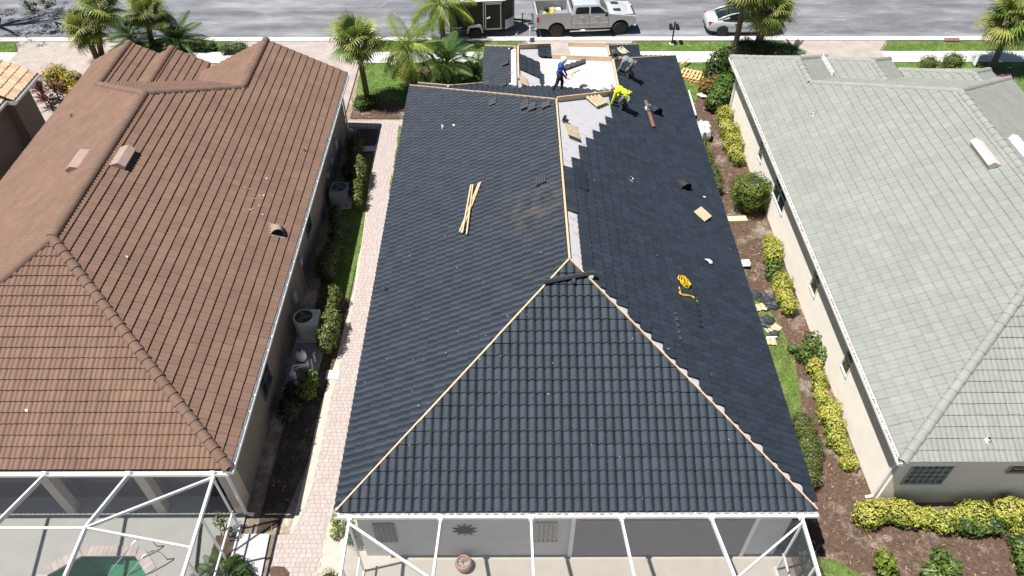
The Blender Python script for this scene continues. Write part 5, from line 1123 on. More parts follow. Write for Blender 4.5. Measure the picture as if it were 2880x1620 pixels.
# ---------------------------------------------------------------- pickup truck
pr, pf = G(1564, 104), G(1741, 97); ang = math.atan2((pf-pr).y, (pf-pr).x); ctr = (pr+pf)/2; k_ = (pf-pr).length/3.94
TM = Matrix.Translation(ctr) @ Matrix.Rotation(ang, 4, 'Z') @ Matrix.Diagonal((k_, k_, k_, 1)) @ Matrix.Translation((0, .93, 0))
truck = thing('pickup_truck', 'dusty silver crew-cab pickup truck parked at the kerb', 'truck', ctr); F_ = Frame(truck, TM)
def arch(cx, r, a0=168, a1=12, n=9, cz=.45): return [(cx+r*math.cos(math.radians(a0+(a1-a0)*i/n)), cz+r*math.sin(math.radians(a0+(a1-a0)*i/n))) for i in range(n+1)]
sidep = [(-3.15, .66), (-2.62, .62)]+arch(-1.97, .56)+[(-1.35, .56), (1.35, .56)]+arch(1.97, .58)+[(2.62, .66), (2.86, .68), (2.92, .95), (2.86, 1.14), (2.2, 1.24), (1.25, 1.36), (-1.08, 1.38), (-1.12, 1.45), (-3.15, 1.47), (-3.2, 1.2)]
for sg in (-1, 1):
    F_.put(MB().add([(x, sg*1.0, z) for x, z in sidep]+[(x, sg*.86, z) for x, z in sidep], [tuple(range(len(sidep))), tuple(range(2*len(sidep)-1, len(sidep)-1, -1))]+[(i, (i+1) % len(sidep), len(sidep)+(i+1) % len(sidep), len(sidep)+i) for i in range(len(sidep))]), 'body_side', DUSTY, bevel=.03)
F_.put(MB().box(-1.05, 2.75, -.87, .87, .72, 1.30), 'body_core', DUSTY, bevel=.02)
F_.put(MB().box(-3.1, -1.1, -.87, .87, .72, .9), 'bed_floor', M('bed_liner', (.10, .10, .105), .6)); F_.put(MB().box(-3.2, -3.12, -.88, .88, .72, 1.46), 'tailgate', DUSTY, bevel=.02); F_.put(MB().box(-1.14, -1.06, -.87, .87, .8, 1.46), 'bed_bulkhead', DUSTY)
for sg in (-1, 1): F_.put(MB().box(-3.14, -1.12, sg*.93-.07, sg*.93+.07, 1.455, 1.485), 'bed_rail_cap', M('rail_cap', (.12, .125, .13), .5), bevel=.01)
hs_ = []
for x, w, z, zc in ((1.2, .93, 1.34, 1.40), (1.7, .92, 1.29, 1.385), (2.2, .90, 1.23, 1.34), (2.6, .86, 1.15, 1.26), (2.85, .78, 1.05, 1.14)): hs_.append([(x, -w, z-.12), (x, -w, z), (x, -w*.7, zc), (x, -w*.25, zc+.015), (x, w*.25, zc+.015), (x, w*.7, zc), (x, w, z), (x, w, z-.12)])
F_.put(loft(hs_), 'hood', SILVER, smooth=True)
F_.put(MB().box(1.55, 2.0, -.62, -.3, 1.385, 1.41), 'hood_vent', BLKM); F_.put(MB().box(1.55, 2.0, .3, .62, 1.385, 1.41), 'hood_vent', BLKM)
cs_ = []
for z, x0, x1, w in ((1.33, -1.06, 1.32, .97), (1.5, -1.02, 1.12, .93), (1.78, -.96, .74, .83), (1.90, -.90, .55, .78), (1.95, -.78, .38, .70), (1.965, -.5, .1, .5)): cs_.append([(x0, -w, z), (x1, -w*.98, z), (x1+.06, 0, z), (x1, w*.98, z), (x0, w, z)])
F_.put(loft(cs_), 'cab', SILVER, auto=30)
def side_pt(x, z, sg):   # point on the cab side a touch proud
    t = (z-1.33)/(1.90-1.33); return (x, sg*(.985-.175*t), z)
for sg in (-1, 1):
    for nm, pts in (('rear_door_window', [(-.86, 1.43), (-.02, 1.43), (-.02, 1.80), (-.68, 1.80), (-.8, 1.74)]), ('front_door_window', [(.08, 1.43), (1.02, 1.43), (.86, 1.60), (.6, 1.80), (.08, 1.80)])):
        F_.put(MB().add([side_pt(x, z, sg) for x, z in pts], [tuple(range(len(pts)))]), nm, GLASSV)
    for x in (-.42, .52): F_.put(MB().bar((x-.12, sg*1.012, 1.24), (x+.12, sg*1.012, 1.24), .03, .05), 'door_handle', CHR, bevel=.01)
    for x in (-1.07, .03, 1.22): F_.put(MB().box(x-.008, x+.008, sg*1.001-.003, sg*1.001+.003, .6, 1.36), 'door_seam', BLKM)
    F_.put(MB().box(-1.0, 1.2, sg*1.006-.006, sg*1.006+.006, .82, .86), 'trim_strip', DUSTY)
    F_.put(MB().tube([(-1.15, sg*1.06, .42), (1.35, sg*1.06, .42)], .055, 10), 'running_board', CHR, smooth=True)
    F_.put(MB().box(.93, 1.10, sg*1.17-.12, sg*1.17+.10, 1.36, 1.58), 'mirror', BLKM, bevel=.03); F_.put(MB().bar((1.02, sg*.95, 1.42), (1.02, sg*1.1, 1.42), .05, .05), 'mirror_arm', BLKM)
    F_.put(MB().box(-3.215, -3.05, sg*.97-.04, sg*.97+.045, 1.0, 1.34), 'taillight', REDL, bevel=.015); F_.put(MB().box(2.7, 2.93, sg*.82-.13, sg*.82+.16, .93, 1.12), 'headlight', CLRL, bevel=.03)
    for ax in (-1.97, 1.97): F_.put(MB().box(ax-.56, ax+.56, min(sg*.60, sg*.90), max(sg*.60, sg*.90), .45, 1.05), 'wheel_well', WELL)
F_.put(MB().add([(1.15, -.82, 1.49), (1.20, 0, 1.49), (1.15, .82, 1.49), (.70, .72, 1.835), (.76, 0, 1.84), (.70, -.72, 1.835)], [(0, 1, 4, 5), (1, 2, 3, 4)]), 'windshield', GLASSV); F_.put(MB().add([(-1.035, -.76, 1.47), (-.975, -.70, 1.80), (-.975, .70, 1.80), (-1.035, .76, 1.47)], [(0, 1, 2, 3)]), 'rear_window', GLASSV)
F_.put(MB().box(-3.36, -3.18, -.95, .95, .52, .70), 'rear_bumper', CHR, bevel=.03); F_.put(MB().box(2.78, 3.0, -.92, .92, .52, .78), 'front_bumper', CHR, bevel=.05); F_.put(MB().box(2.84, 2.96, -.68, .68, .80, 1.10), 'grille', BLKM, bevel=.02); F_.put(MB().box(-3.62, -3.3, -.04, .04, .44, .52), 'tow_hitch', BLKM)
for ax, st in ((-1.97, 0), (1.97, .12)):
    for sg in (-1, 1): wheel(F_, ax, sg*.86, .42, .27, RIMD, -1 if sg > 0 else 1, 8, steer=st)
def tp(x, y, z): return TM @ Vector((x, y, z))
def cargo(name, label, x0, x1, y0, y1, z0, z1, mat, rz=0.):
    mb = MB(); c = Vector(((x0+x1)/2, (y0+y1)/2, z0)); Rz = Matrix.Translation(c) @ Matrix.Rotation(rz, 4, 'Z'); mb.box(-(x1-x0)/2, (x1-x0)/2, -(y1-y0)/2, (y1-y0)/2, 0, z1-z0, Rz); mb.v = [tuple(TM @ Vector(v)) for v in mb.v]; return tag(mb.build(name, mat, bevel=.02), label, name.replace('_', ' '))
CARD = M('cardboard', (.42, .29, .16), .85, var=.1)
cargo('cardboard_box', 'brown cardboard box in the middle of the pickup bed', -2.25, -1.9, .2, .6, .9, 1.22, CARD, .2); cargo('storage_crate', 'pale plastic crate in the pickup bed near the cab', -1.85, -1.55, .3, .7, .9, 1.15, M('pale_crate', (.6, .58, .55), .5)); cargo('tool_chest', 'flat grey tool chest lid in front of pickup bed', -2.0, -1.2, -.55, .15, .9, 1.22, M('grey_lid', (.22, .22, .23), .6))
def bag(name, label, c, r, mat, seed):
    rr = np.random.default_rng(seed); mb = MB(); prof = [(max(.02, math.sin(math.radians(a))), -math.cos(math.radians(a))) for a in range(0, 181, 20)]; mb.lathe(prof, 14)
    V = np.array(mb.v); V *= np.array(r); V *= (1+.16*np.sin(V[:, :1]*17+seed)+.12*np.cos(V[:, 1:2]*21+seed)); V[:, 2] = np.maximum(V[:, 2], -r[2]*.75); mb.v = [tuple(Vector(c)+Vector(v)+Vector((0, 0, r[2]*.75))) for v in V]; return tag(mb.build(name, mat, auto=35), label, 'bag')
bag('work_bag', 'yellow work bag in the pickup bed', tp(-2.6, -.1, .92), (.2, .16, .2), M('yellow_cloth', (.60, .42, .06), .8, var=.2, scale=12), 2); bag('work_bag', 'lime green safety vest bundle in the pickup bed', tp(-2.12, -.2, .92), (.18, .2, .26), M('lime_cloth', (.48, .62, .03), .8, var=.2, scale=12), 3); bag('work_bag', 'white sack by the tailgate of the pickup', tp(-2.9, -.35, .92), (.24, .18, .16), M('white_sack', (.66, .65, .62), .8, var=.1, scale=9), 5); bag('work_bag', 'pale plastic bundle at the near side of the pickup bed', tp(-2.55, -.6, .92), (.26, .16, .14), M('pale_sack', (.60, .62, .64), .6, var=.1, scale=9), 7)
# ---------------------------------------------------------------- enclosed trailer
wc = G(1332, 108); TA = math.radians(5.5); TR = Matrix.Translation(wc) @ Matrix.Rotation(TA, 4, 'Z') @ Matrix.Translation((.10, 1.02, 0))
trailer = thing('cargo_trailer', 'black enclosed cargo trailer parked behind the silver pickup', 'trailer', wc); F_ = Frame(trailer, TR)
pb = [(-1.55, -.93), (1.9, -.93), (2.45, -.45), (2.6, 0), (2.45, .45), (1.9, .93), (-1.55, .93)]
F_.put(MB().prism(pb, .50, 2.30), 'box_body', BLKP, bevel=.02); F_.put(MB().prism([(x*1.003, y*1.006) for x, y in pb], 2.305, 2.35), 'roof', M('white_roof_metal', (.72, .73, .74), .35)); 
FRM = M('door_frame_metal', (.50, .48, .44), .4, metal=.4)
dx0, dx1, ys_ = .72, 1.62, -.945
MB_ = MB().box(dx0, dx1, ys_-.012, ys_+.01, .58, 2.12); dr = F_.put(MB_, 'side_door', BLKP)
for b in ((dx0-.05, dx0, .52, 2.18), (dx1, dx1+.05, .52, 2.18), (dx0, dx1, 2.13, 2.18), (dx0, dx1, .52, .57)): F_.put(MB().box(b[0], b[1], ys_-.022, ys_+.008, b[2], b[3]), 'door_frame', FRM)
F_.put(MB().box(dx0-.17, dx0-.13, ys_-.012, ys_+.01, .52, 2.25), 'door_frame', FRM); F_.put(MB().box(dx0-.17, dx1+.12, ys_-.012, ys_+.01, 2.22, 2.26), 'door_frame', FRM)
F_.put(MB().box(dx0+.05, dx0+.16, ys_-.05, ys_-.012, 1.24, 1.31), 'door_latch', CHR); F_.put(MB().box(dx0+.17, dx0+.25, ys_-.03, ys_-.012, 1.27, 1.36), 'door_latch', CHR)
F_.put(MB().box(-1.55, .45, ys_-.004, ys_+.008, .50, .53), 'sill_trim', FRM)
fd = [(-.52, .42), (-.44, .78), (-.34, .88), (.34, .88), (.44, .78), (.52, .42), (.44, .42), (.36, .74), (.28, .80), (-.28, .80), (-.36, .74), (-.44, .42)]
F_.put(MB().add([(x, -1.2, z) for x, z in fd]+[(x, -.94, z) for x, z in fd], [(0, 1, 10, 11), (1, 2, 9, 10), (2, 3, 8, 9), (3, 4, 7, 8), (4, 5, 6, 7)]+[(i, (i+1) % 12, 12+(i+1) % 12, 12+i) for i in range(12)]), 'fender', M('fender_alloy', (.55, .55, .56), .4, metal=.4)); F_.put(MB().box(-.04, .04, -1.21, -1.19, .80, .87), 'marker_light', REDL)
for sg in (-1, 1): wheel(F_, 0, sg*1.06, .33, .2, RIMM, -1 if sg > 0 else 1, 6)
F_.put(MB().prism([(1.92, -.95), (2.48, -.46), (2.5, -.5), (1.94, -.99)], .5, 1.1), 'stone_guard', M('tread_plate', (.34, .35, .36), .4, metal=.5, bump=.5, bscale=40)); F_.put(MB().prism([(1.92, .95), (2.48, .46), (2.5, .5), (1.94, .99)], .5, 1.1), 'stone_guard', MATS['tread_plate'])
for sg in (-1, 1): F_.put(MB().bar((1.6, sg*.7, .42), (3.5, sg*.03, .45), .07, .1), 'tongue', BLKM)
F_.put(MB().box(3.4, 3.7, -.05, .05, .42, .54), 'coupler', BLKM); F_.put(MB().tube([(3.1, 0, .2), (3.1, 0, 1.02)], .035, 8), 'jack', BLKM); F_.put(MB().tube([(3.1, 0, 1.0), (3.3, -.05, 1.0)], .015, 6), 'jack_handle', BLKM); F_.put(MB().box(-1.4, 1.8, -.8, .8, .38, .5), 'chassis', BLKM)
F_.put(MB().box(1.62, 1.72, ys_-.02, ys_, .56, .62), 'hinge', CHR)
lt = MB(); random.seed(21)
for r_, z in ((0, .70), (1, .62)):
    x = -1.45
    while x < (-.75 if r_ == 0 else -.9):
        w_ = random.uniform(.03, .06); lt.box(x, x+w_, ys_-.006, ys_+.008, z, z+.055); x += w_+random.choice((.012, .012, .03))
F_.put(lt, 'lettering', M('white_print', (.7, .7, .68), .6)); F_.put(MB().box(-1.48, -1.40, ys_-.006, ys_+.005, .82, .86), 'marker_light', REDL)
random.seed(33)
tag(MB().bar(G(1452, 99), G(1456, 90), .12, .10).build('wheel_chock', WOOD), 'small timber block on the road under the trailer tongue', 'wood block')
# ---------------------------------------------------------------- sedan
sr = G(2028, 100.5); SM = Matrix.Translation(sr) @ Matrix.Rotation(math.radians(.8), 4, 'Z') @ Matrix.Translation((1.45, .82, 0))
sedan = thing('sedan_car', 'silver sedan parked at the kerb behind the palms', 'car', sr); F_ = Frame(sedan, SM)
ss = []
for x, w, zt, zb in ((-2.42, .62, .74, .42), (-2.36, .74, .90, .32), (-2.15, .83, .97, .26), (-1.6, .89, .99, .22), (-.9, .905, .965, .20), (0, .91, .95, .20), (.9, .905, .93, .20), (1.5, .89, .90, .22), (2.0, .84, .83, .24), (2.3, .74, .72, .26), (2.42, .58, .60, .34)):
    ss.append([(x, -w*.6, zb), (x, -w*.97, zb+.06), (x, -w, (zb+zt)/2-.02), (x, -w*.97, zt-.13), (x, -w*.84, zt-.02), (x, -w*.4, zt+.02), (x, w*.4, zt+.02), (x, w*.84, zt-.02), (x, w*.97, zt-.13), (x, w, (zb+zt)/2-.02), (x, w*.97, zb+.06), (x, w*.6, zb)])
F_.put(loft(ss), 'body', SILVER, smooth=True)
cc = []
for x, wb, wt, zt in ((-1.78, .70, .60, .985), (-1.45, .80, .62, 1.13), (-1.0, .82, .60, 1.30), (-.4, .83, .60, 1.405), (.2, .83, .60, 1.41), (.75, .82, .58, 1.27), (1.3, .76, .58, .94)): cc.append([(x, -wb, .93), (x, -(wb*.4+wt*.6), .93+(zt-.93)*.6), (x, -wt*.88, zt), (x, 0, zt+.03), (x, wt*.88, zt), (x, (wb*.4+wt*.6), .93+(zt-.93)*.6), (x, wb, .93)])
F_.put(loft(cc), 'glasshouse', GLASSV, smooth=True)
for sg in (-1, 1):
    F_.put(MB().tube([(-1.85, sg*.70, .965), (-1.45, sg*.66, 1.14), (-1.0, sg*.63, 1.30), (-.4, sg*.60, 1.41), (.2, sg*.60, 1.42), (.75, sg*.62, 1.27), (1.32, sg*.74, .95)], [.05, .06, .055, .05, .05, .05, .045], 8), 'roof_arch', SILVER, smooth=True)
    F_.put(MB().add([(-1.75, sg*.72, .95), (-1.30, sg*.775, .95), (-1.05, sg*.715, 1.15), (-1.38, sg*.655, 1.15)], [(0, 1, 2, 3)]), 'rear_pillar', SILVER)
    F_.put(MB().bar((-.1, sg*.735, .96), (-.1, sg*.645, 1.36), .07, .02, up=(0, sg, 0)), 'door_pillar', BLKM); F_.put(MB().bar((-.75, sg*.90, .80), (-.55, sg*.90, .80), .03, .03), 'door_handle', CHR)
    F_.put(MB().box(-2.38, -2.05, sg*.74-.05, sg*.74+.08, .78, .90), 'taillight', REDL, bevel=.03); F_.put(MB().box(2.12, 2.36, sg*.66-.08, sg*.66+.08, .60, .72), 'headlight', CLRL, bevel=.03)
    for ax in (-1.45, 1.45):
        F_.put(MB().lathe([(.37, 0), (.37, .012), (.001, .012)], 28, Matrix.Translation((ax, sg*.86, .34)) @ Matrix.Rotation(math.radians(90*sg*-1), 4, 'X') @ Matrix.Translation((0, 0, .045)), cap=False), 'wheel_arch', WELL); wheel(F_, ax, sg*.83, .335, .21, RIMM, -1 if sg > 0 else 1, 12)
F_.put(MB().box(-2.45, -2.3, -.5, .5, .38, .46), 'bumper_trim', BLKM); F_.put(MB().box(-2.40, -2.36, -.25, .25, .66, .78), 'licence_plate', M('plate_pale', (.5, .5, .48), .5))
# ---------------------------------------------------------------- mailbox, sign, drain, pallets
def mailbox(lab, p, s=1.):
    t = thing('mailbox', lab, 'mailbox', p, 'twin black mailboxes by the kerb'); F2 = Frame(t, Matrix.Translation(p) @ Matrix.Diagonal((s, s, s, 1)))
    F2.put(MB().lathe([(.17, 0), (.17, .03), (.15, .04)], 20), 'footing', CONC); F2.put(MB().lathe([(.07, .04), (.06, .12), (.045, .16), (.045, .5), (.06, .54), (.045, .58), (.045, 1.42), (.06, 1.44), (.02, 1.5)], 12), 'post', BLKM, smooth=True); F2.put(MB().bar((-.32, 0, .98), (.32, 0, .98), .06, .05), 'arm', BLKM)
    for sg in (-1, 1):
        sec = [(-.09, 0), (-.09, .14), (-.065, .19), (0, .215), (.065, .19), (.09, .14), (.09, 0)]
        F2.put(loft([[(sg*.2+a, y, 1.03+b) for a, b in sec] for y in (-.25, .25)]), 'box', BLKP); F2.put(MB().box(sg*.2-.07, sg*.2+.07, -.262, -.25, 1.06, 1.2), 'door', BLKM)
    return t
mailbox('twin black mailboxes on a post in the grass beside silver sedan', G(1889, 124)); mailbox('twin black mailboxes on a post behind the middle brown gable', G(384, 112))
sgp = G(1490, 121); st_ = thing('yard_sign', 'white yard sign seen edge-on beside the black house driveway', 'sign', sgp); MB().box(sgp.x-.012, sgp.x+.012, sgp.y-.05, sgp.y+.62, .18, .85).build('board', WHITE, st_)
for dy in (.08, .5): MB().tube([(sgp.x, sgp.y+dy, 0), (sgp.x, sgp.y+dy, .4)], .006, 5).build('wire_leg', STEEL, st_)
ys = G(2740, 190); s2 = thing('yard_sign', 'small white sign between the two round shrubs on the right lawn', 'sign', ys); MB().box(ys.x-.02, ys.x+.02, ys.y-.02, ys.y+.3, .1, .8).build('board', WHITE, s2); MB().tube([(ys.x, ys.y+.1, 0), (ys.x, ys.y+.1, .3)], .01, 5).build('stake', STEEL, s2)
dc = G(2676, 115); dg = thing('storm_drain', 'rusty storm drain grate set in the kerb at right', 'drain grate', dc)
MB().box(dc.x-.48, dc.x+.48, dc.y-.2, dc.y+.2, .05, .108).build('frame', M('rust_iron', (.16, .075, .06), .8, var=.3, scale=12), dg)
for i in range(11): MB().box(dc.x-.44+i*.08, dc.x-.40+i*.08, dc.y-.17, dc.y+.17, .109, .125).build('grate_bar', M('rust_bar', (.28, .12, .11), .8, var=.2), dg)
PALW = M('pallet_wood', (.60, .38, .18), .75, var=.18, scale=6, fine=.12, fscale=50, tone='object', tamt=.14)
def pallet(lab, c, rz, z):
    t = thing('wooden_pallet', lab, 'pallet', (c.x, c.y, z), 'stacked wooden pallets beside the black roof'); Mp = Matrix.Translation((c.x, c.y, z)) @ Matrix.Rotation(rz, 4, 'Z'); F2 = Frame(t, Mp)
    for i in range(3): F2.put(MB().box(-.6, .6, -.5+i*.46, -.42+i*.46, .02, .11), 'stringer', PALW)
    for i in range(6): F2.put(MB().box(-.6+i*.22, -.6+i*.22+.10, -.52, .52, .11, .13), 'top_board', PALW)
    for i in range(3): F2.put(MB().box(-.6+i*.55, -.6+i*.55+.1, -.52, .52, 0, .02), 'bottom_board', PALW)
pc = G(1948, 222); pallet('lower wooden pallet of the stack on the grass beside the black roof', pc, math.radians(-28), .03); pallet('upper wooden pallet of the stack on the grass beside the black roof', pc+Vector((-.12, .08, 0)), math.radians(-24), .165)
tag(MB().bar(G(1912, 196)+Vector((0, 0, .31)), G(1938, 178)+Vector((0, 0, .32)), .1, .05).build('timber_offcut', PALW), 'timber board leaning across the pallet stack', 'board')
# ================================================================ things on the roofs
RB = lambda px, py: on_plane(px, py, (S, 0, 1), ZE+S*BX1)          # black roof, right slope
LB = lambda px, py: on_plane(px, py, (-S, 0, 1), ZE-S*BX0)         # left slope
NB = lambda px, py: on_plane(px, py, (0, -S, 1), ZE-S*BY0)         # near hip
WL = lambda px, py: on_plane(px, py, (-S, 0, 1), ZE-S*b_wing.x0)   # white left slope of the garage wing
EL = lambda px, py: on_plane(px, py, (-S, 0, 1), ZE-S*b_entry.x0); ER = lambda px, py: on_plane(px, py, (S, 0, 1), ZE+S*b_entry.x1); GR = lambda px, py: on_plane(px, py, (S, 0, 1), ZE+S*b_gar.x1); GL = lambda px, py: on_plane(px, py, (-S, 0, 1), ZE-S*b_gar.x0)
NR = lambda px, py: on_plane(px, py, (S, 0, 1), ZE+S*NX1); NL = lambda px, py: on_plane(px, py, (-S, 0, 1), ZE-S*NX0); NN = lambda px, py: on_plane(px, py, (0, -S, 1), ZE-S*NY0); SL = lambda px, py: on_plane(px, py, (-S, 0, 1), ZE-S*GX0)
SN_ = lambda px, py: on_plane(px, py, (0, -S, 1), ZE-S*GY0)
nL = Vector((-S, 0, 1)).normalized(); nR = Vector((S, 0, 1)).normalized(); nN = Vector((0, -S, 1)).normalized()
def frame_on(p, n, along, lift=.0):
    n = Vector(n).normalized(); a = Vector(along); a = (a-n*a.dot(n)).normalized(); b = n.cross(a); q = Vector(p)+n*lift
    return Matrix(((a.x, b.x, n.x, q.x), (a.y, b.y, n.y, q.y), (a.z, b.z, n.z, q.z), (0, 0, 0, 1)))
TANB = M('tan_panel_back', (.40, .33, .215), .6, var=.12, scale=5, fine=.06)
def wave_panel(name, label, fr, L_, W_, mats, nw=4, amp=.028, tilt=0., cut=None, cat='roof panel', group=None, thick=.008):
    """corrugated panel: waves across local x, length along local y; cut = fraction removed as a wedge"""
    mb = MB(); n = nw*6; rows = [0, .5, 1]; V = []
    for j in rows:
        for i in range(n+1):
            u = i/n; y = W_*j
            if cut: y = W_*j*(1-cut*u)
            V.append((L_*u-L_/2, y-W_/2, amp*(.5-.5*math.cos(2*math.pi*u*nw))+tilt*u))
    m = n+1; fs = [(j*m+i, j*m+i+1, (j+1)*m+i+1, (j+1)*m+i) for j in range(2) for i in range(n)]; k = len(V); V += [(x, y, z-thick) for x, y, z in V]; fs += [tuple(q+k for q in reversed(f)) for f in fs]
    fs += [(i, k+i, k+i+1, i+1) for i in range(n)]+[(2*m+i+1, k+2*m+i+1, k+2*m+i, 2*m+i) for i in range(n)]
    mb.add([fr @ Vector(v) for v in V], fs); o = mb.build(name, mats, smooth=True, auto=40); return tag(o, label, cat, group)
LP = 'loose tan panels turned face down on the roof'
def between(f, a, b): A, B = f(*a), f(*b); return (A+B)/2, (B-A)
c, d = between(RB, (1940, 612), (1998, 606)); wave_panel('loose_roof_panel', 'tan corrugated panel lying alone on the right black slope', frame_on(RB(1970, 610), nR, RB(1990, 592)-RB(1950, 620), .16), .72, .56, TANB, 4, .06, group=LP)
wave_panel('loose_roof_panel', 'tan corrugated panel beside the worker in lime shirt', frame_on(RB(1674, 284), nR, RB(1690, 276)-RB(1655, 290), .10), 1.05, .72, TANB, 4, .06, group=LP)
wave_panel('loose_roof_panel', 'tan panel leaning on the white underlayment near the ridge', frame_on(RB(1605, 373), nR, RB(1608, 398)-RB(1601, 350), .06), .95, .55, TANB, 4, .03, tilt=.1, group=LP)
wave_panel('loose_roof_panel', 'tan panel leaning by the entry ridge left of the worker in blue', frame_on(ER(1469, 230), nR, ER(1471, 248)-ER(1467, 205), .06), .95, .42, TANB, 4, .03, tilt=.1, group=LP)
wave_panel('loose_roof_panel', 'pale ribbed panel stack on the small front roof by grey shirted worker', frame_on(GR(1749, 147), nR, GR(1765, 142)-GR(1735, 152), .10), .75, .50, M('pale_panel', (.52, .46, .33), .6, var=.1), 3, .06, group=LP)
DK = M('loose_black_tile', (.035, .038, .045), .6, var=.15, scale=6, fine=.2)
wave_panel('loose_black_panel', 'bent black panel lying on white underlayment of the garage wing', frame_on(WL(1618, 185), nL, WL(1640, 172)-WL(1590, 190), .10), 1.15, .42, DK, 4, .05, cut=.25, group='loose black panels'); wave_panel('loose_black_panel', 'small dark offcut with notched edge on white underlayment', frame_on(WL(1642, 242), nL, WL(1652, 236)-WL(1634, 240), .03), .42, .25, DK, 1, .05, cut=.5, group='loose black panels')
wave_panel('loose_black_panel', 'loose black panel laid over the roof next to the ridge batten', frame_on(RB(1631, 512), nR, RB(1635, 540)-RB(1628, 480), .16), 1.15, .40, m_blk_s, 4, .03, group='loose black panels')
wave_panel('loose_black_panel', 'white backed strip with zigzag edge on the entry roof', frame_on(ER(1519, 186), nR, ER(1519, 208)-ER(1518, 163), .05), 1.2, .14, WHITE, 5, .03, group='loose black panels')
# lifted tiles on the far left slope
for i, (x, y, l) in enumerate(((1390, 292, .6), (1480, 300, .7), (1500, 306, .6), (1540, 300, .5), (1425, 183, .45), (1420, 243, .4), (1440, 257, .5))):
    f = LB if y > 275 else EL
    wave_panel('lifted_tile', ('lifted black tile beside the far hip board, first from the left', 'lifted black tile beside the far hip board, second from the left', 'lifted black tile beside the far hip board, third from the left', 'lifted black tile nearest the main ridge end', 'lifted black tile in the middle of entry roof left slope', 'bent black strip low on the entry roof left slope', 'lifted black tile at the foot of the entry roof left slope')[i], frame_on(f(x, y), nL, (0, -1, 0), .12), l, .36, DK, max(1, int(l/.25)), .05, tilt=.06, group='lifted black tiles')
# long ridge trim across the near apex and barrel caps under it
a, b = NB(1526, 799), NB(1672, 771)
tr = thing('ridge_trim', 'long black trim strip lying across the near hip apex', 'roof trim', (a+b)/2); fm = frame_on((a+b)/2, nN, b-a, .22); L_ = (b-a).length
MB().add([fm @ Vector(v) for v in ((-L_/2, -.07, 0), (L_/2, -.07, 0), (L_/2, 0, .06), (-L_/2, 0, .06), (L_/2, .07, 0), (-L_/2, .07, 0))], [(0, 1, 2, 3), (3, 2, 4, 5)]).build('strip', DK, tr)
MB().add([fm @ Vector(v) for v in ((-L_/2, -.07, 0), (L_/2, -.07, 0), (L_/2, -.075, -.05), (-L_/2, -.075, -.05))], [(0, 1, 2, 3)]).build('lip', DK, tr)
def tube_on(name, label, pts, r, mat, cat, lift=.06, n=10): return tag(MB().tube([Vector(p)+Vector((0, 0, lift)) for p in pts], r, n).build(name, mat, smooth=True), label, cat)
tube_on('barrel_cap', 'black barrel cap lying below the trim at the near apex', [NB(1612, 782), NB(1614, 808)], .075, DK, 'roof tile', .15)
# timber on the left slope: three battens in a narrow X
PL = 'loose timber battens on the left black slope'
for lab, a, b, h in (('loose batten under the bundle, its top end leaning furthest right', (1304, 664), (1358, 521), .15), ('second loose batten under the bundle, just left of the right-leaning one', (1299, 661), (1353, 524), .15), ('loose batten on top of the bundle, its foot furthest right', (1321, 670), (1338, 531), .20), ('loose batten on top of the bundle, its top end leftmost', (1309, 666), (1333, 531), .20)):
    A, B = LB(*a), LB(*b); tag(MB().bar(A+nL*h, B+nL*h, .055, .04, up=nL).build('timber_batten', WOOD), lab, 'board', PL)
for lab, a, b in (('short pine board on white underlayment below bent black panel', (1608, 208), (1632, 196)), ('shorter pine board on white underlayment beside the bent panel', (1608, 203), (1618, 197))):
    A, B = WL(*a), WL(*b); tag(MB().bar(A+nL*.03, B+nL*.03, .16, .03, up=nL).build('timber_offcut', WOOD), lab, 'board', 'short pine boards on the garage wing')
A, B = G(2042, 622), G(2098, 620); tag(MB().bar(A+Vector((0, 0, .03)), B+Vector((0, 0, .03)), .34, .12).build('timber_plank', M('pale_plank', (.62, .50, .30), .7, var=.12, scale=5)), 'pale timber plank on the mulch beside the round clipped bush', 'plank')
# brown ridge metal with a saw resting on it
A, B = RB(1812, 292), RB(1834, 366); bmn = thing('brown_ridge_metal', 'brown metal ridge strip lying on the right black slope', 'roof trim', (A+B)/2); BM = M('brown_metal', (.17, .085, .06), .45, var=.1)
fm = frame_on((A+B)/2, nR, B-A, .15); L_ = (B-A).length; MB().add([fm @ Vector(v) for v in ((-L_/2, -.12, 0), (L_/2, -.12, 0), (L_/2, 0, .07), (-L_/2, 0, .07), (L_/2, .12, 0), (-L_/2, .12, 0), (-L_/2, 0, .02), (L_/2, 0, .02))], [(0, 1, 2, 3), (3, 2, 4, 5), (0, 6, 7, 1), (6, 5, 4, 7)]).build('strip', BM, bmn)
p = RB(1814, 315); sw = thing('circular_saw', 'circular saw resting on the brown metal strip', 'saw', p); fs = frame_on(p, nR, (0, 1, 0), .2); F2 = Frame(sw, fs); F2.put(MB().lathe([(.12, -.02), (.13, 0), (.12, .02)], 18), 'blade_guard', M('saw_grey', (.5, .5, .52), .4)); F2.put(MB().box(-.16, .16, -.12, .12, -.05, -.03), 'base_plate', STEEL); F2.put(MB().lathe([(.06, 0), (.065, .02), (.06, .2)], 12, Matrix.Translation((0, 0, .02))), 'motor', M('saw_blue', (.10, .22, .32), .5)); F2.put(MB().tube([(-.12, .05, .05), (-.2, .08, .14), (-.1, .1, .2)], .025, 8), 'handle', BLKM)
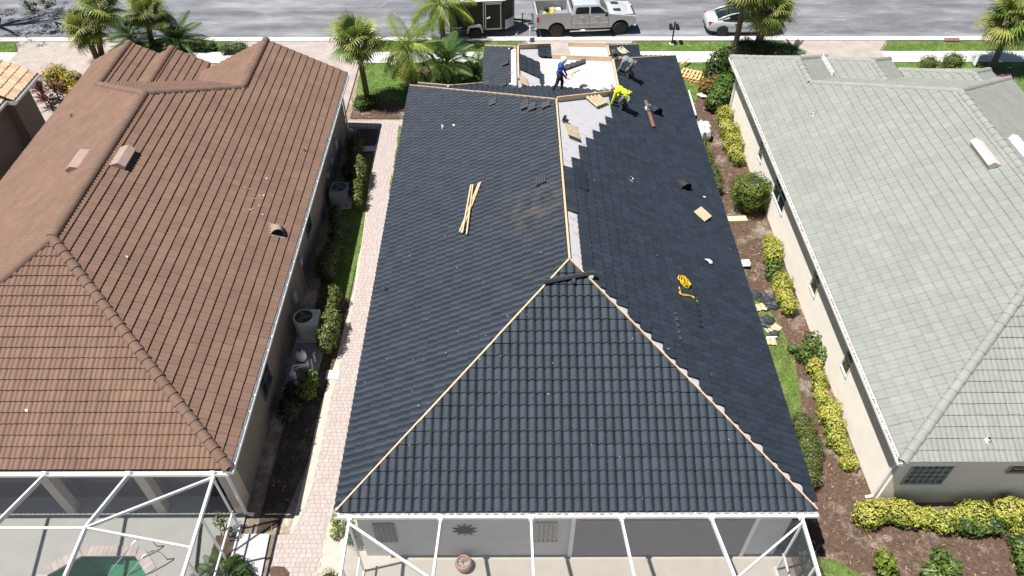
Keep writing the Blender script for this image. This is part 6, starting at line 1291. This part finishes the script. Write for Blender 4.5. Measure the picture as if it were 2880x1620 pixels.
# roof vents
def hood_vent(label, p, n, face, s, mat, dome=True):
    """quarter-barrel hood, open towards face"""
    t = thing('roof_vent', label, 'roof vent', p); fr = frame_on(p, n, face, .07); F2 = Frame(t, fr @ Matrix.Diagonal((s, s, s, 1))); sec = []
    for x, h in ((-.32, .04), (-.2, .2), (0, .3), (.2, .32)): sec.append([(x, .22*math.cos(math.radians(a)), .02+h*math.sin(math.radians(a))) for a in range(0, 181, 20)])
    F2.put(loft(sec, close=False, caps_=False), 'hood', mat, smooth=True); F2.put(MB().add([(.14, .20*math.cos(math.radians(a)), .02+.29*math.sin(math.radians(a))) for a in range(0, 181, 20)], [tuple(range(10))]), 'throat', WELL); F2.put(MB().box(-.38, .3, -.3, .3, 0, .02), 'flashing', mat)
    return t
BLV = M('black_vent', (.015, .016, .02), .6, var=.05)
hood_vent('black goose-neck vent halfway down the right black slope', RB(1916, 528), nR, (.35, -1, 0), 1.1, BLV); hood_vent('black goose-neck vent beside the brown metal strip', RB(1838, 318), nR, (.35, -1, 0), 1.1, BLV)
PINKV0 = M('vent_pink', (.27, .19, .155), .7, var=.1)
hood_vent('brown goose-neck vent low on the brown roof near its eave', NR(777, 655), nR, (.25, -1, 0), 1.05, PINKV0)
def slab_vent(label, p, n, along, L_, W_, mat, h=.2):
    t = thing('off_ridge_vent', label, 'roof vent', p); fr = frame_on(p, n, along, .04); F2 = Frame(t, fr); F2.put(MB().add([(-L_/2, -W_/2, h), (L_/2, -W_/2, h), (L_/2, 0, h+.05), (-L_/2, 0, h+.05), (L_/2, W_/2, .04), (-L_/2, W_/2, .04), (-L_/2, -W_/2, 0), (L_/2, -W_/2, 0)], [(0, 1, 2, 3), (3, 2, 4, 5), (6, 7, 1, 0), (0, 3, 5, 6), (1, 7, 4, 2)]), 'cover', mat); return t
def slab_vent2(label, p, n, along, L_, W_, mat, h=.2):
    return slab_vent(label, p, n, -Vector(along), L_, W_, mat, h)
PINKV = M('faded_vent_paint', (.30, .215, .18), .7, var=.1, scale=4); LGV = M('pale_vent_paint', (.42, .40, .36), .7, var=.1, scale=4)
slab_vent('faded pinkish ridge vent on the right slope of the brown roof', NR(343, 451), nR, (0, 1, 0), 1.15, .55, PINKV, .24); slab_vent('faded ridge vent on the left slope of the brown roof', NL(228, 458), nL, (0, -1, 0), 1.15, .55, PINKV, .18)
slab_vent('pale pinkish vent near the ridge of the sage roof', SL(2772, 440), nL, (0, -1, 0), 1.55, .42, M('pale_pink_vent', (.55, .47, .46), .6, var=.05), .24)
slab_vent2('white ridge vent past the sage ridge at the right edge', Vector((19.3, 23.6, on_plane(2870, 425, (S, 0, 1), ZE+S*GX1).z)), nR, (0, 1, 0), 1.2, .45, WHITE, .26)
# square vent tile in the left black slope, darker replaced tile
vt = thing('vent_tile', 'dark slotted vent tile beside the ridge on the left black slope', 'roof vent', LB(1525, 512)); fr = frame_on(LB(1525, 512), nL, (0, 1, 0), .13)
for i in range(4): mb = MB().box(-.26, .26, -.2+i*.1, -.12+i*.1, 0, .035); mb.v = [tuple(fr @ Vector(v)) for v in mb.v]; mb.build('louvre', DK, vt)
def pipe(label, p, n, h, r, mat):
    t = thing('vent_pipe', label, 'vent pipe', p); p = Vector(p); MB().tube([p, p+Vector((0, 0, h))], r, 12).build('pipe', mat, t, smooth=True); MB().lathe([(r*2.4, .0), (r*1.3, .05), (r*1.05, .09)], 14, frame_on(p, n, (0, 1, 0), .03), cap=False).build('flashing', mat, t, smooth=True); MB().lathe([(r*.8, 0), (.001, 0)], 10, Matrix.Translation(p+Vector((0, 0, h+.003))), cap=False).build('bore', WELL, t); return t
LEAD = M('lead_pipe', (.5, .51, .53), .5)
pipe('short dark pipe low on the left black slope', LB(1087, 824), nL, .25, .05, BLV); pipe('white pipe stub high on the left black slope', LB(1246, 372), nL, .4, .045, LEAD); pipe('white pipe stub beside lime shirted worker', RB(1766, 293), nR, .35, .05, LEAD); pipe('short dark pipe high on the brown right slope', NR(857, 430), nR, .2, .045, M('brown_pipe', (.12, .07, .055), .6)); pipe('rusty pipe high on the brown left slope', NL(205, 332), nL, .2, .05, MATS['brown_pipe']); pipe('white pipe stub on the near sage hip', SN_(2777, 1240), nN, .14, .06, LEAD); pipe('small grey pipe high on the sage slope', SL(2286, 326), nL, .2, .05, LEAD)
def scrap(label, f, px, py, s, n, mat, seed, name='paper_scrap', cat='debris', group=None):
    r = random.Random(seed); p = f(px, py); fr = frame_on(p, n, (1, r.uniform(-1, 1), 0), .12); k = 7; V = [(s*(1 if i % 2 else .55)*math.cos(6.283*i/k+r.random()*.5), s*.5*math.sin(6.283*i/k), r.uniform(0, s*.25)) for i in range(k)]
    mb = MB(); mb.add([fr @ Vector(v) for v in V]+[fr @ (Vector(v)-Vector((0, 0, .006))) for v in V], [tuple(range(k)), tuple(range(2*k-1, k-1, -1))]+[(i, (i+1) % k, k+(i+1) % k, k+i) for i in range(k)]); o = mb.build(name, mat); tag(o, label, cat, group); return o
scrap('crumpled white foil scrap in the middle of the right black slope', RB, 1770, 516, .16, nR, STEEL, 3); scrap('small foil twist just above the crumpled scrap', RB, 1773, 508, .10, nR, WHITE, 4); scrap('torn white paper scrap low on the right black slope', RB, 1988, 742, .24, nR, WHITE, 5); scrap('pair of pale slivers right of the lower goose-neck vent', RB, 1976, 560, .10, nR, WHITE, 6); scrap('white scrap on the left slope of the entry roof', EL, 1440, 241, .14, nL, WHITE, 7); scrap('white scrap right of the white pipe stub on left slope', LB, 1280, 358, .09, nL, WHITE, 8)
scrap('pale cardboard sheet on the ground by the far right hedge', G, 1978, 276, .45, Vector((0, 0, 1)), M('pale_board', (.68, .58, .52), .8), 9); scrap('pale torn sheet on mulch below the black eave', G, 2092, 750, .5, Vector((0, 0, 1)), MATS['pale_board'], 10); scrap('white feather-like scrap on the near brown hip', NN, 82, 1156, .08, nN, WHITE, 11); scrap('white splash on the brown right slope', NR, 748, 508, .06, nR, WHITE, 12); scrap('thin white streak on brown slope right of the near hip', NR, 356, 729, .07, nR, WHITE, 13); scrap('white scrap beside the entry roof strip', EL, 1435, 143, .08, nL, WHITE, 14)
# bird splashes and chips scattered on the roofs
def specks(name, pts, n, mat, parent, s=.03):
    mb = MB()
    for p in pts:
        r = s*random.uniform(.5, 1.5); a = random.uniform(0, 6.28); fr = frame_on(p, n, (math.cos(a), math.sin(a), 0), .115); mb.add([fr @ Vector(v) for v in ((-r, -r*.3, 0), (r, -r*.3, .004), (r*.8, r*.4, .006), (-r*.7, r*.35, .003))], [(0, 1, 2, 3)])
    return mb.build(name, mat, parent, kind='stuff')
random.seed(5)
specks('wood_chips', [NB(random.uniform(1150, 2100), random.uniform(900, 1420)) for _ in range(26)], nN, M('pale_chip', (.5, .47, .42), .8), broof, .016); specks('wood_chips', [p for p in (LB(random.uniform(1000, 1560), random.uniform(320, 1150)) for _ in range(40)) if p.x < 1.8], nL, MATS['pale_chip'], broof, .018); specks('wood_chips', [p for p in (RB(random.uniform(1650, 2100), random.uniform(350, 1000)) for _ in range(26)) if 2.5 < p.x < 8.4], nR, MATS['pale_chip'], broof, .018); specks('bird_splashes', [NR(random.gauss(720, 22), random.gauss(575, 55)) for _ in range(9)], nR, WHITE, nroof, .04)
# ---------------------------------------------------------------- yellow rope coil
ro = thing('rope', 'yellow rope coiled on the right black slope', 'rope', RB(1915, 800)); YR = M('yellow_rope', (.68, .42, .01), .6, var=.15, scale=30); fr = frame_on(RB(1916, 797), nR, (0, 1, 0), .14); random.seed(9)
for k in range(7):
    cx, cy, r1, r2 = random.uniform(-.16, .16), random.uniform(-.12, .12), random.uniform(.10, .26), random.uniform(.1, .2); ph = random.uniform(0, 6.28); MB().tube([fr @ Vector((cx+r1*math.cos(t*.35+ph), cy+r2*math.sin(t*.35+ph), .02+.01*k*(.5+.5*math.sin(t)))) for t in range(19)], .0125, 6).build('loop', YR, ro, smooth=True)
MB().tube([RB(x, y)+nR*.13 for x, y in ((1903, 812), (1905, 832), (1916, 838), (1934, 838), (1946, 845), (1955, 856))], .014, 6).build('tail', YR, ro, smooth=True); MB().tube([RB(x, y)+nR*.14 for x, y in ((1904, 815), (1908, 834), (1925, 836), (1945, 842), (1956, 856))], .014, 6).build('tail', YR, ro, smooth=True)
# dark metal strips (unbent hooks) next to the rope
A, B = RB(1943, 820), RB(1962, 925); st = thing('snap_strip', 'long dark metal strip on the right slope below the rope', 'metal strip', (A+B)/2); MB().bar(A+nR*.13, B+nR*.13, .05, .03, up=nR).build('strip', BLV, st)
for k in range(8): p = A.lerp(B, k/7.); MB().bar(p+nR*.14, p+nR*.14+Vector((.12, 0, -.04)), .03, .03, up=nR).build('tab', BLV, st)
A, B = RB(1888, 890), RB(1902, 962); st = thing('snap_strip', 'jagged grey metal strip near the right hip batten', 'metal strip', (A+B)/2)
for k in range(9): p = A.lerp(B, k/8.); MB().bar(p+nR*.13, p+nR*.13+Vector((.10, .06*(-1)**k, -.04)), .05, .03, up=nR).build('tab', M('grey_strip', (.12, .13, .14), .4, metal=.5), st)
# air hoses
def hose(label, f, pts, r, mat, lift=.09): return tag(MB().tube([Vector(f(*p))+Vector((0, 0, lift)) for p in pts], r, 6).build('air_hose', mat, smooth=True), label, 'hose', 'air hoses on the roof')
HOSE = M('red_hose', (.45, .14, .09), .5)
hose('thin orange air hose crossing the entry roof left slope', EL, [(1361, 238), (1380, 233), (1400, 224), (1425, 214), (1448, 207)], .012, HOSE, .11); hose('tangle of thin red hose around the worker in blue', WL, [(1570, 230), (1585, 215), (1600, 222), (1590, 235), (1578, 225), (1595, 210), (1612, 216), (1605, 226), (1588, 222)], .010, HOSE, .05); hose('red air hose running down the slope from lime shirted worker', RB, [(1765, 258), (1775, 266), (1785, 280), (1788, 290), (1780, 296), (1790, 300)], .010, HOSE, .10); hose('orange extension cord from kerb grass to the road edge', G, [(1418, 108), (1428, 112), (1440, 116)], .02, M('brown_hose', (.25, .15, .09), .7), .06)
# broken tiles dumped on the ground to the right
random.seed(12); pile = thing('broken_tile_pile', 'heap of broken black tiles dumped on the grass beside black eave', 'tile pile', G(2150, 850))
for (x, y, w_, h_, rz) in ((2115, 830, .5, .4, .2), (2128, 838, .45, .36, 1.0), (2140, 832, .4, .3, -.3), (2150, 846, .5, .42, .6), (2165, 842, .5, .3, .1), (2172, 856, .6, .35, -.2), (2160, 868, .55, .3, .4), (2145, 850, .3, .3, .9), (2180, 866, .3, .2, .5), (2152, 900, .5, .42, .3), (2165, 905, .4, .3, 1.2), (2156, 918, .4, .3, -.5), (2172, 945, .45, .3, .4), (2178, 938, .3, .25, .9)):
    p = G(x, y); fr = Matrix.Translation(p+Vector((0, 0, .06+random.uniform(0, .06)))) @ Euler((random.uniform(-.25, .25), random.uniform(-.25, .25), rz)).to_matrix().to_4x4(); mb = MB(); n = 8; V = []
    for j in (0, 1):
        for i in range(n+1): V.append((w_*(i/n-.5), h_*(j-.5)*(1-.3*random.random()*j), .03*(.5-.5*math.cos(2*math.pi*i/4))))
    mb.add([fr @ Vector(v) for v in V]+[fr @ (Vector(v)-Vector((0, 0, .01))) for v in V], [(i, i+1, n+2+i, n+1+i) for i in range(n)]+[(2*n+2+n+1+i, 2*n+2+n+2+i, 2*n+2+i+1, 2*n+2+i) for i in range(n)]+[(i, 2*n+2+i, 2*n+3+i, i+1) for i in range(n)]); mb.build('broken_tile', DK, pile, smooth=True)
TG = 'tan panels thrown on the grass beside black eave'
for lab, px, py, a in (('tan panel piece on grass beside the upper broken black tiles', 2135, 868, .3), ('tan panel piece on grass beside the lower broken black tiles', 2178, 928, .7), ('flat tan panel strip on grass below the broken tiles', 2162, 964, -.1)):
    p = G(px, py); wave_panel('loose_roof_panel', lab, Matrix.Translation(p+Vector((0, 0, .09))) @ Matrix.Rotation(a, 4, 'Z'), .55, .36, TANB, 3, .03, group=TG)
for i, (a, b) in enumerate((((2143, 872), (2154, 876)), ((2150, 930), (2160, 941)), ((2154, 954), (2184, 953)))): tag(MB().bar(G(*a)+Vector((0, 0, .1)), G(*b)+Vector((0, 0, .1)), .05, .03).build('white_strip', WHITE), ('white strip beside the upper tan panel on grass', 'white strip between the broken tiles on grass', 'thin white strip below the broken tiles on grass')[i], 'strip', 'white strips among the broken tiles')
bag('plastic_bag', 'clear white plastic bag under the black eave on the right', G(1972, 385), (.45, .6, .5), M('bag_plastic', (.55, .57, .58), .25, var=.15, scale=6), 4)
tag(MB().tube([G(1935, 268)+Vector((0, 0, .3)), G(1955, 335)+Vector((0, 0, .25))], .05, 8).build('white_pipe', PVC, smooth=True), 'white pipe leaning along the black eave in the far right bed', 'pipe')
for lab, px, py, h in (('taller white globe light in the dry bush', 1124, 190, .95), ('shorter white globe light in the dry bush', 1109, 200, .7)):
    p = G(px, py+14); t = thing('garden_light', lab, 'garden light', p, 'globe lights in the dry bush'); MB().tube([p, p+Vector((0, 0, h))], .02, 6).build('stake', BLKM, t); MB().lathe([(.02, h), (.13, h+.02), (.15, h+.08), (.12, h+.14), (.02, h+.16)], 16, Matrix.Translation(p)).build('globe', WHITE, t, smooth=True)
# ================================================================ workers
SKIN = M('skin', (.32, .17, .11), .55, var=.05)
def ellip(mb, c, r, rot=None):
    prof = [(max(.01, math.sin(math.radians(a))), -math.cos(math.radians(a))) for a in range(0, 181, 20)]; M_ = Matrix.Translation(c) @ (rot or Matrix.Identity(4)) @ Matrix.Diagonal((r[0], r[1], r[2], 1)); mb.lathe(prof, 14, M_)
def person(label, loc, heading, J, shirt, trousers, glove, boots, voxel=.016):
    """J: joints in a local frame (x right, y forward, z up); one continuous body surface grown round them"""
    base = Matrix.Translation(loc) @ Matrix.Rotation(heading, 4, 'Z'); P = {k: Vector(v) for k, v in J.items()}; mb = MB(); zones = []
    def limb(a, b, r0, r1, zone, mid=None):
        A, B = P[a], P[b]; pts = [A, A.lerp(B, .3), A.lerp(B, .7), B]; m = mid or (r0+r1)/2*1.06; mb.tube(pts, [r0, m, (m+r1)/2, r1], 12); zones.append((A, B, zone, max(r0, r1)))
    pel, chest, neck, head = P['pelvis'], P['chest'], P['neck'], P['head']
    ax = (P['hipR']-P['hipL']).normalized(); up = (chest-pel).normalized(); fw = up.cross(ax).normalized()*-1
    Rt = Matrix((ax, fw, up)).transposed().to_4x4()
    ellip(mb, pel, (.18, .14, .15), Rt); ellip(mb, pel.lerp(chest, .45), (.175, .13, .18), Rt); ellip(mb, pel.lerp(chest, .95), (.20, .14, .19), Rt); zones.append((pel.lerp(chest, .25), chest, 'shirt', .2)); zones.append((pel, pel, 'trousers', .14))
    for s in 'LR':
        mb.tube([chest.lerp(neck, .4), P['sh'+s]], [.085, .075], 12); limb('sh'+s, 'el'+s, .074, .056, 'shirt'); limb('el'+s, 'wr'+s, .056, .042, 'shirt'); limb('hip'+s, 'kn'+s, .108, .078, 'trousers'); limb('kn'+s, 'an'+s, .078, .060, 'trousers')
        zones.append((chest, P['sh'+s], 'shirt', .1)); mb.tube([pel, P['hip'+s]], [.1, .1], 12); zones.append((pel, P['hip'+s], 'trousers', .12))
        # foot
        f = P['to'+s]-P['an'+s]; mb.tube([P['an'+s]+Vector((0, 0, -.02)), P['an'+s]+f*.5+Vector((0, 0, -.01)), P['to'+s]], [.05, .048, .036], 10); zones.append((P['an'+s]+Vector((0, 0, -.03)), P['to'+s], 'boots', .05))
        # hand: palm, four fingers and a thumb
        d = (P['wr'+s]-P['el'+s]).normalized(); sd = d.cross(Vector((0, 0, 1)))
        if sd.length < .1: sd = Vector((1, 0, 0))
        sd.normalize(); nn = sd.cross(d); w0 = P['wr'+s]; mb.tube([w0, w0+d*.05, w0+d*.10], [.034, .044, .040], 10); zones.append((w0, w0+d*.2, 'glove', .05))
        for q, ln in ((-.032, .065), (-.011, .08), (.011, .075), (.032, .055)):
            b0 = w0+d*.095+sd*q; mb.tube([b0, b0+d*ln*.5-nn*.01, b0+d*ln*.8-nn*.035], [.0125, .011, .009], 6)
        th = 1 if s == 'L' else -1; b0 = w0+d*.04+sd*.03*th; mb.tube([b0, b0+sd*.035*th+d*.03, b0+sd*.04*th+d*.07-nn*.02], [.015, .013, .010], 6)
    mb.tube([neck.lerp(chest, .2), neck, neck.lerp(head, .5)], [.07, .058, .056], 10); zones.append((neck.lerp(head, .15), head, 'skin', .09))
    hd = (head-neck).normalized(); fh = fw-hd*fw.dot(hd); fh.normalize(); rh = hd.cross(fh)*-1; Rh = Matrix((rh, fh, hd)).transposed().to_4x4(); ellip(mb, head, (.078, .096, .115), Rh); ellip(mb, head+fh*.035-hd*.06, (.052, .058, .06), Rh)
    mb.tube([head+fh*.085+hd*.01, head+fh*.118-hd*.028, head+fh*.09-hd*.035], [.012, .018, .014], 8)
    for s in (-1, 1): ellip(mb, head+rh*.08*s-hd*.005, (.012, .025, .034), Rh)
    o = mb.build('body_raw', SKIN); rm = o.modifiers.new('r', 'REMESH'); rm.mode = 'VOXEL'; rm.voxel_size = voxel; sm_ = o.modifiers.new('s', 'SMOOTH'); sm_.factor = .5; sm_.iterations = 3
    dg = bpy.context.evaluated_depsgraph_get(); me = bpy.data.meshes.new_from_object(o.evaluated_get(dg)); bpy.data.objects.remove(o)
    mats = {'skin': SKIN, 'shirt': shirt, 'trousers': trousers, 'glove': glove, 'boots': boots}; keys = list(mats); me.materials.clear()
    for k in keys: me.materials.append(mats[k])
    idx = []
    for pg in me.polygons:
        c = pg.center; best = (9, 0)
        for A, B, z, r in zones:
            ab = B-A; t = 0 if ab.length < 1e-6 else max(0, min(1, (c-A).dot(ab)/ab.dot(ab))); d = (c-(A+ab*t)).length-r
            if d < best[0]: best = (d, keys.index(z))
        idx.append(best[1])
    me.polygons.foreach_set('material_index', idx); me.polygons.foreach_set('use_smooth', [True]*len(idx)); me.transform(base)
    t = thing('person', label, 'person', loc); me.transform(Matrix.Translation(-Vector(loc))); b = mobj('body', me, t)
    # eyes and mouth line
    F2 = Frame(t, base)
    for s in (-1, 1): m = MB(); ellip(m, head+fh*.088+rh*.03*s+hd*.012, (.012, .008, .009), Rh); F2.put(m, 'eye', M('eye_dark', (.03, .02, .02), .3))
    m = MB(); ellip(m, head+fh*.092-hd*.066, (.024, .008, .006), Rh); F2.put(m, 'mouth', M('lip', (.25, .09, .08), .5))
    return t, F2, dict(head=head, hd=hd, fh=fh, rh=rh, Rh=Rh, pel=pel, ax=ax, fw=fw, up=up, P=P)
def hat(F2, I, mat, kind='hard', name='hard_hat'):
    m = MB(); M_ = Matrix.Translation(I['head']+I['hd']*.035) @ I['Rh']
    m.lathe([(.125, -.005), (.122, .03), (.105, .08), (.07, .115), (.01, .128)], 20, M_)
    if kind == 'hard': m.lathe([(.155, -.012), (.15, 0), (.12, .012)], 20, M_ @ Matrix.Translation((0, .02, 0)), cap=False)
    else: m.box(-.07, .07, .08, .2, -.012, .004, M_)
    return F2.put(m, name, mat, smooth=True)
def belt(F2, I, mat):
    m = MB(); M_ = Matrix.Translation(I['pel']+I['up']*.05) @ Matrix((I['ax'], I['fw'], I['up'])).transposed().to_4x4() @ Matrix.Diagonal((1, .78, 1, 1)); m.lathe([(.185, -.03), (.19, 0), (.185, .03)], 20, M_, cap=False)
    for s in (-1, 1): m.box(s*.2-.05, s*.2+.05, -.1, .06, -.17, .0, M_)
    return F2.put(m, 'tool_belt', mat)
STAND = dict(pelvis=(0, 0, .93), chest=(0, .03, 1.33), neck=(0, .05, 1.48), head=(0, .10, 1.63), hipL=(-.10, 0, .9), hipR=(.10, 0, .9), knL=(-.12, .06, .48), knR=(.14, -.02, .48), anL=(-.14, .02, .09), anR=(.16, -.12, .09), toL=(-.15, .17, .035), toR=(.17, .03, .035), shL=(-.19, .03, 1.40), shR=(.19, .03, 1.40), elL=(-.25, .06, 1.12), elR=(.25, .08, 1.12), wrL=(-.24, .18, .90), wrR=(.24, .22, .92))
NAVY = M('navy_jeans', (.012, .016, .03), .85, var=.15); BLUES = M('blue_shirt', (.025, .07, .34), .7, var=.08, scale=8); BLUEJ = M('blue_jeans', (.04, .09, .20), .8, var=.15); GLV = M('red_glove', (.55, .03, .04), .7); BROWNB = M('tan_boots', (.22, .14, .08), .8)
wf = G(1572, 257, ZE); zf = ZE+1.52; p0 = on_plane(1572, 258, (0, S, 1), ZE+S*33.1)
Jb = dict(STAND); Jb.update(knR=(.22, -.10, .50), anR=(.34, -.38, .12), toR=(.30, -.24, .05), anL=(-.08, .10, .09), toL=(-.06, .26, .035), knL=(-.08, .12, .49), elR=(.22, .10, 1.12), wrR=(.14, .26, .86), elL=(-.24, .10, 1.12), wrL=(-.14, .26, .88), head=(0, .14, 1.62), pelvis=(.02, -.02, .93))
t, F2, I = person('worker in blue shirt and white hard hat standing on the underlayment', p0, math.radians(-100), Jb, BLUES, NAVY, GLV, BROWNB); hat(F2, I, M('white_hat', (.78, .77, .74), .4)); belt(F2, I, M('leather_belt', (.06, .03, .02), .7))
m = MB(); M_ = Matrix.Translation(I['head']+I['hd']*.02-I['fh']*.03) @ I['Rh']; m.lathe([(.12, -.13), (.125, -.05), (.12, .02)], 16, M_, cap=False); F2.put(m, 'neck_shade', MATS['white_hat'], smooth=True)
BEND = dict(pelvis=(0, -.18, .80), chest=(0, .20, .95), neck=(0, .36, .96), head=(0, .50, .92), hipL=(-.10, -.16, .79), hipR=(.10, -.16, .79), knL=(-.14, .10, .46), knR=(.15, .02, .44), anL=(-.16, -.02, .09), anR=(.18, -.20, .09), toL=(-.17, .14, .035), toR=(.19, -.05, .035), shL=(-.19, .28, .93), shR=(.19, .28, .93), elL=(-.22, .36, .64), elR=(.22, .38, .64), wrL=(-.16, .50, .38), wrR=(.16, .48, .36))
GREYS = M('grey_shirt', (.20, .21, .22), .8, var=.12, scale=9); LIMES = M('lime_shirt', (.52, .68, .015), .7, var=.08, scale=8); CAMO = M('dark_work_trousers', (.05, .05, .045), .85, var=.5, scale=14, col2=(.25, .24, .22), scale2=9, mix2=(.5, .6)); REDSH = M('red_shoe', (.60, .03, .06), .6)
p1 = RB(1766, 224); t, F2, I = person('worker in grey shirt and red gloves bending over the wing ridge', p1+Vector((0, 0, .06)), math.radians(72), BEND, GREYS, CAMO, GLV, REDSH); hat(F2, I, M('dark_cap', (.03, .03, .045), .7), 'cap', 'cap'); belt(F2, I, MATS['leather_belt'])
Jy = dict(BEND); Jy.update(wrL=(-.18, .46, .20), elL=(-.22, .36, .56), wrR=(.14, .30, .45), elR=(.26, .22, .62))
p2 = RB(1748, 312); t, F2, I = person('worker in lime shirt and white hard hat bending down with red gloves', p2+Vector((0, 0, .06)), math.radians(68), Jy, LIMES, CAMO, GLV, M('black_boots', (.02, .02, .02), .8)); hat(F2, I, MATS['white_hat']); belt(F2, I, M('yellow_pouch', (.30, .33, .05), .8))
# nail gun near the ridge and a tool bag
p = RB(1582, 340); ng = thing('nail_gun', 'black nail gun lying beside the ridge batten on underlayment', 'nail gun', p); F2 = Frame(ng, frame_on(p, nR, (.3, 1, 0), .08)); F2.put(MB().box(-.18, .18, -.05, .05, 0, .1), 'body', BLKM, bevel=.02); F2.put(MB().box(-.18, -.08, -.04, .04, .1, .26), 'handle', BLKM, bevel=.02); F2.put(MB().tube([(.0, 0, .05), (.02, -.2, .04)], .05, 10), 'magazine', MATS['grey_strip'])
bag('tool_bag', 'grey green tool bag at the foot of the garage wing ridge', WL(1700, 262)+Vector((0, 0, .02)), (.3, .16, .14), M('tool_bag_cloth', (.20, .23, .20), .8, var=.2, scale=9), 8)
bag('tool_bag', 'dark tool bag beside the pale panels on the small front roof', GR(1727, 158)+Vector((0, 0, .05)), (.26, .2, .16), M('dark_bag_cloth', (.05, .055, .05), .8, var=.2, scale=9), 9)

# scuffs and old marks on the road
random.seed(77); mb = MB()
for i in range(70):
    x, y = random.uniform(-28, 32), random.uniform(KY+.3, KY+5); a = random.gauss(0, .5); l = random.uniform(.08, .5); w_ = random.uniform(.008, .02); c_, s_ = math.cos(a), math.sin(a)
    mb.add([(x-c_*l+s_*w_, y-s_*l-c_*w_, .004), (x+c_*l+s_*w_, y+s_*l-c_*w_, .004), (x+c_*l-s_*w_, y+s_*l+c_*w_, .004), (x-c_*l-s_*w_, y-s_*l+c_*w_, .004)], [(0, 1, 2, 3)])
mb.build('road_scuffs', M('pale_scuff', (.36, .36, .36), .9, var=.2), bpy.data.objects['road'], kind='stuff')
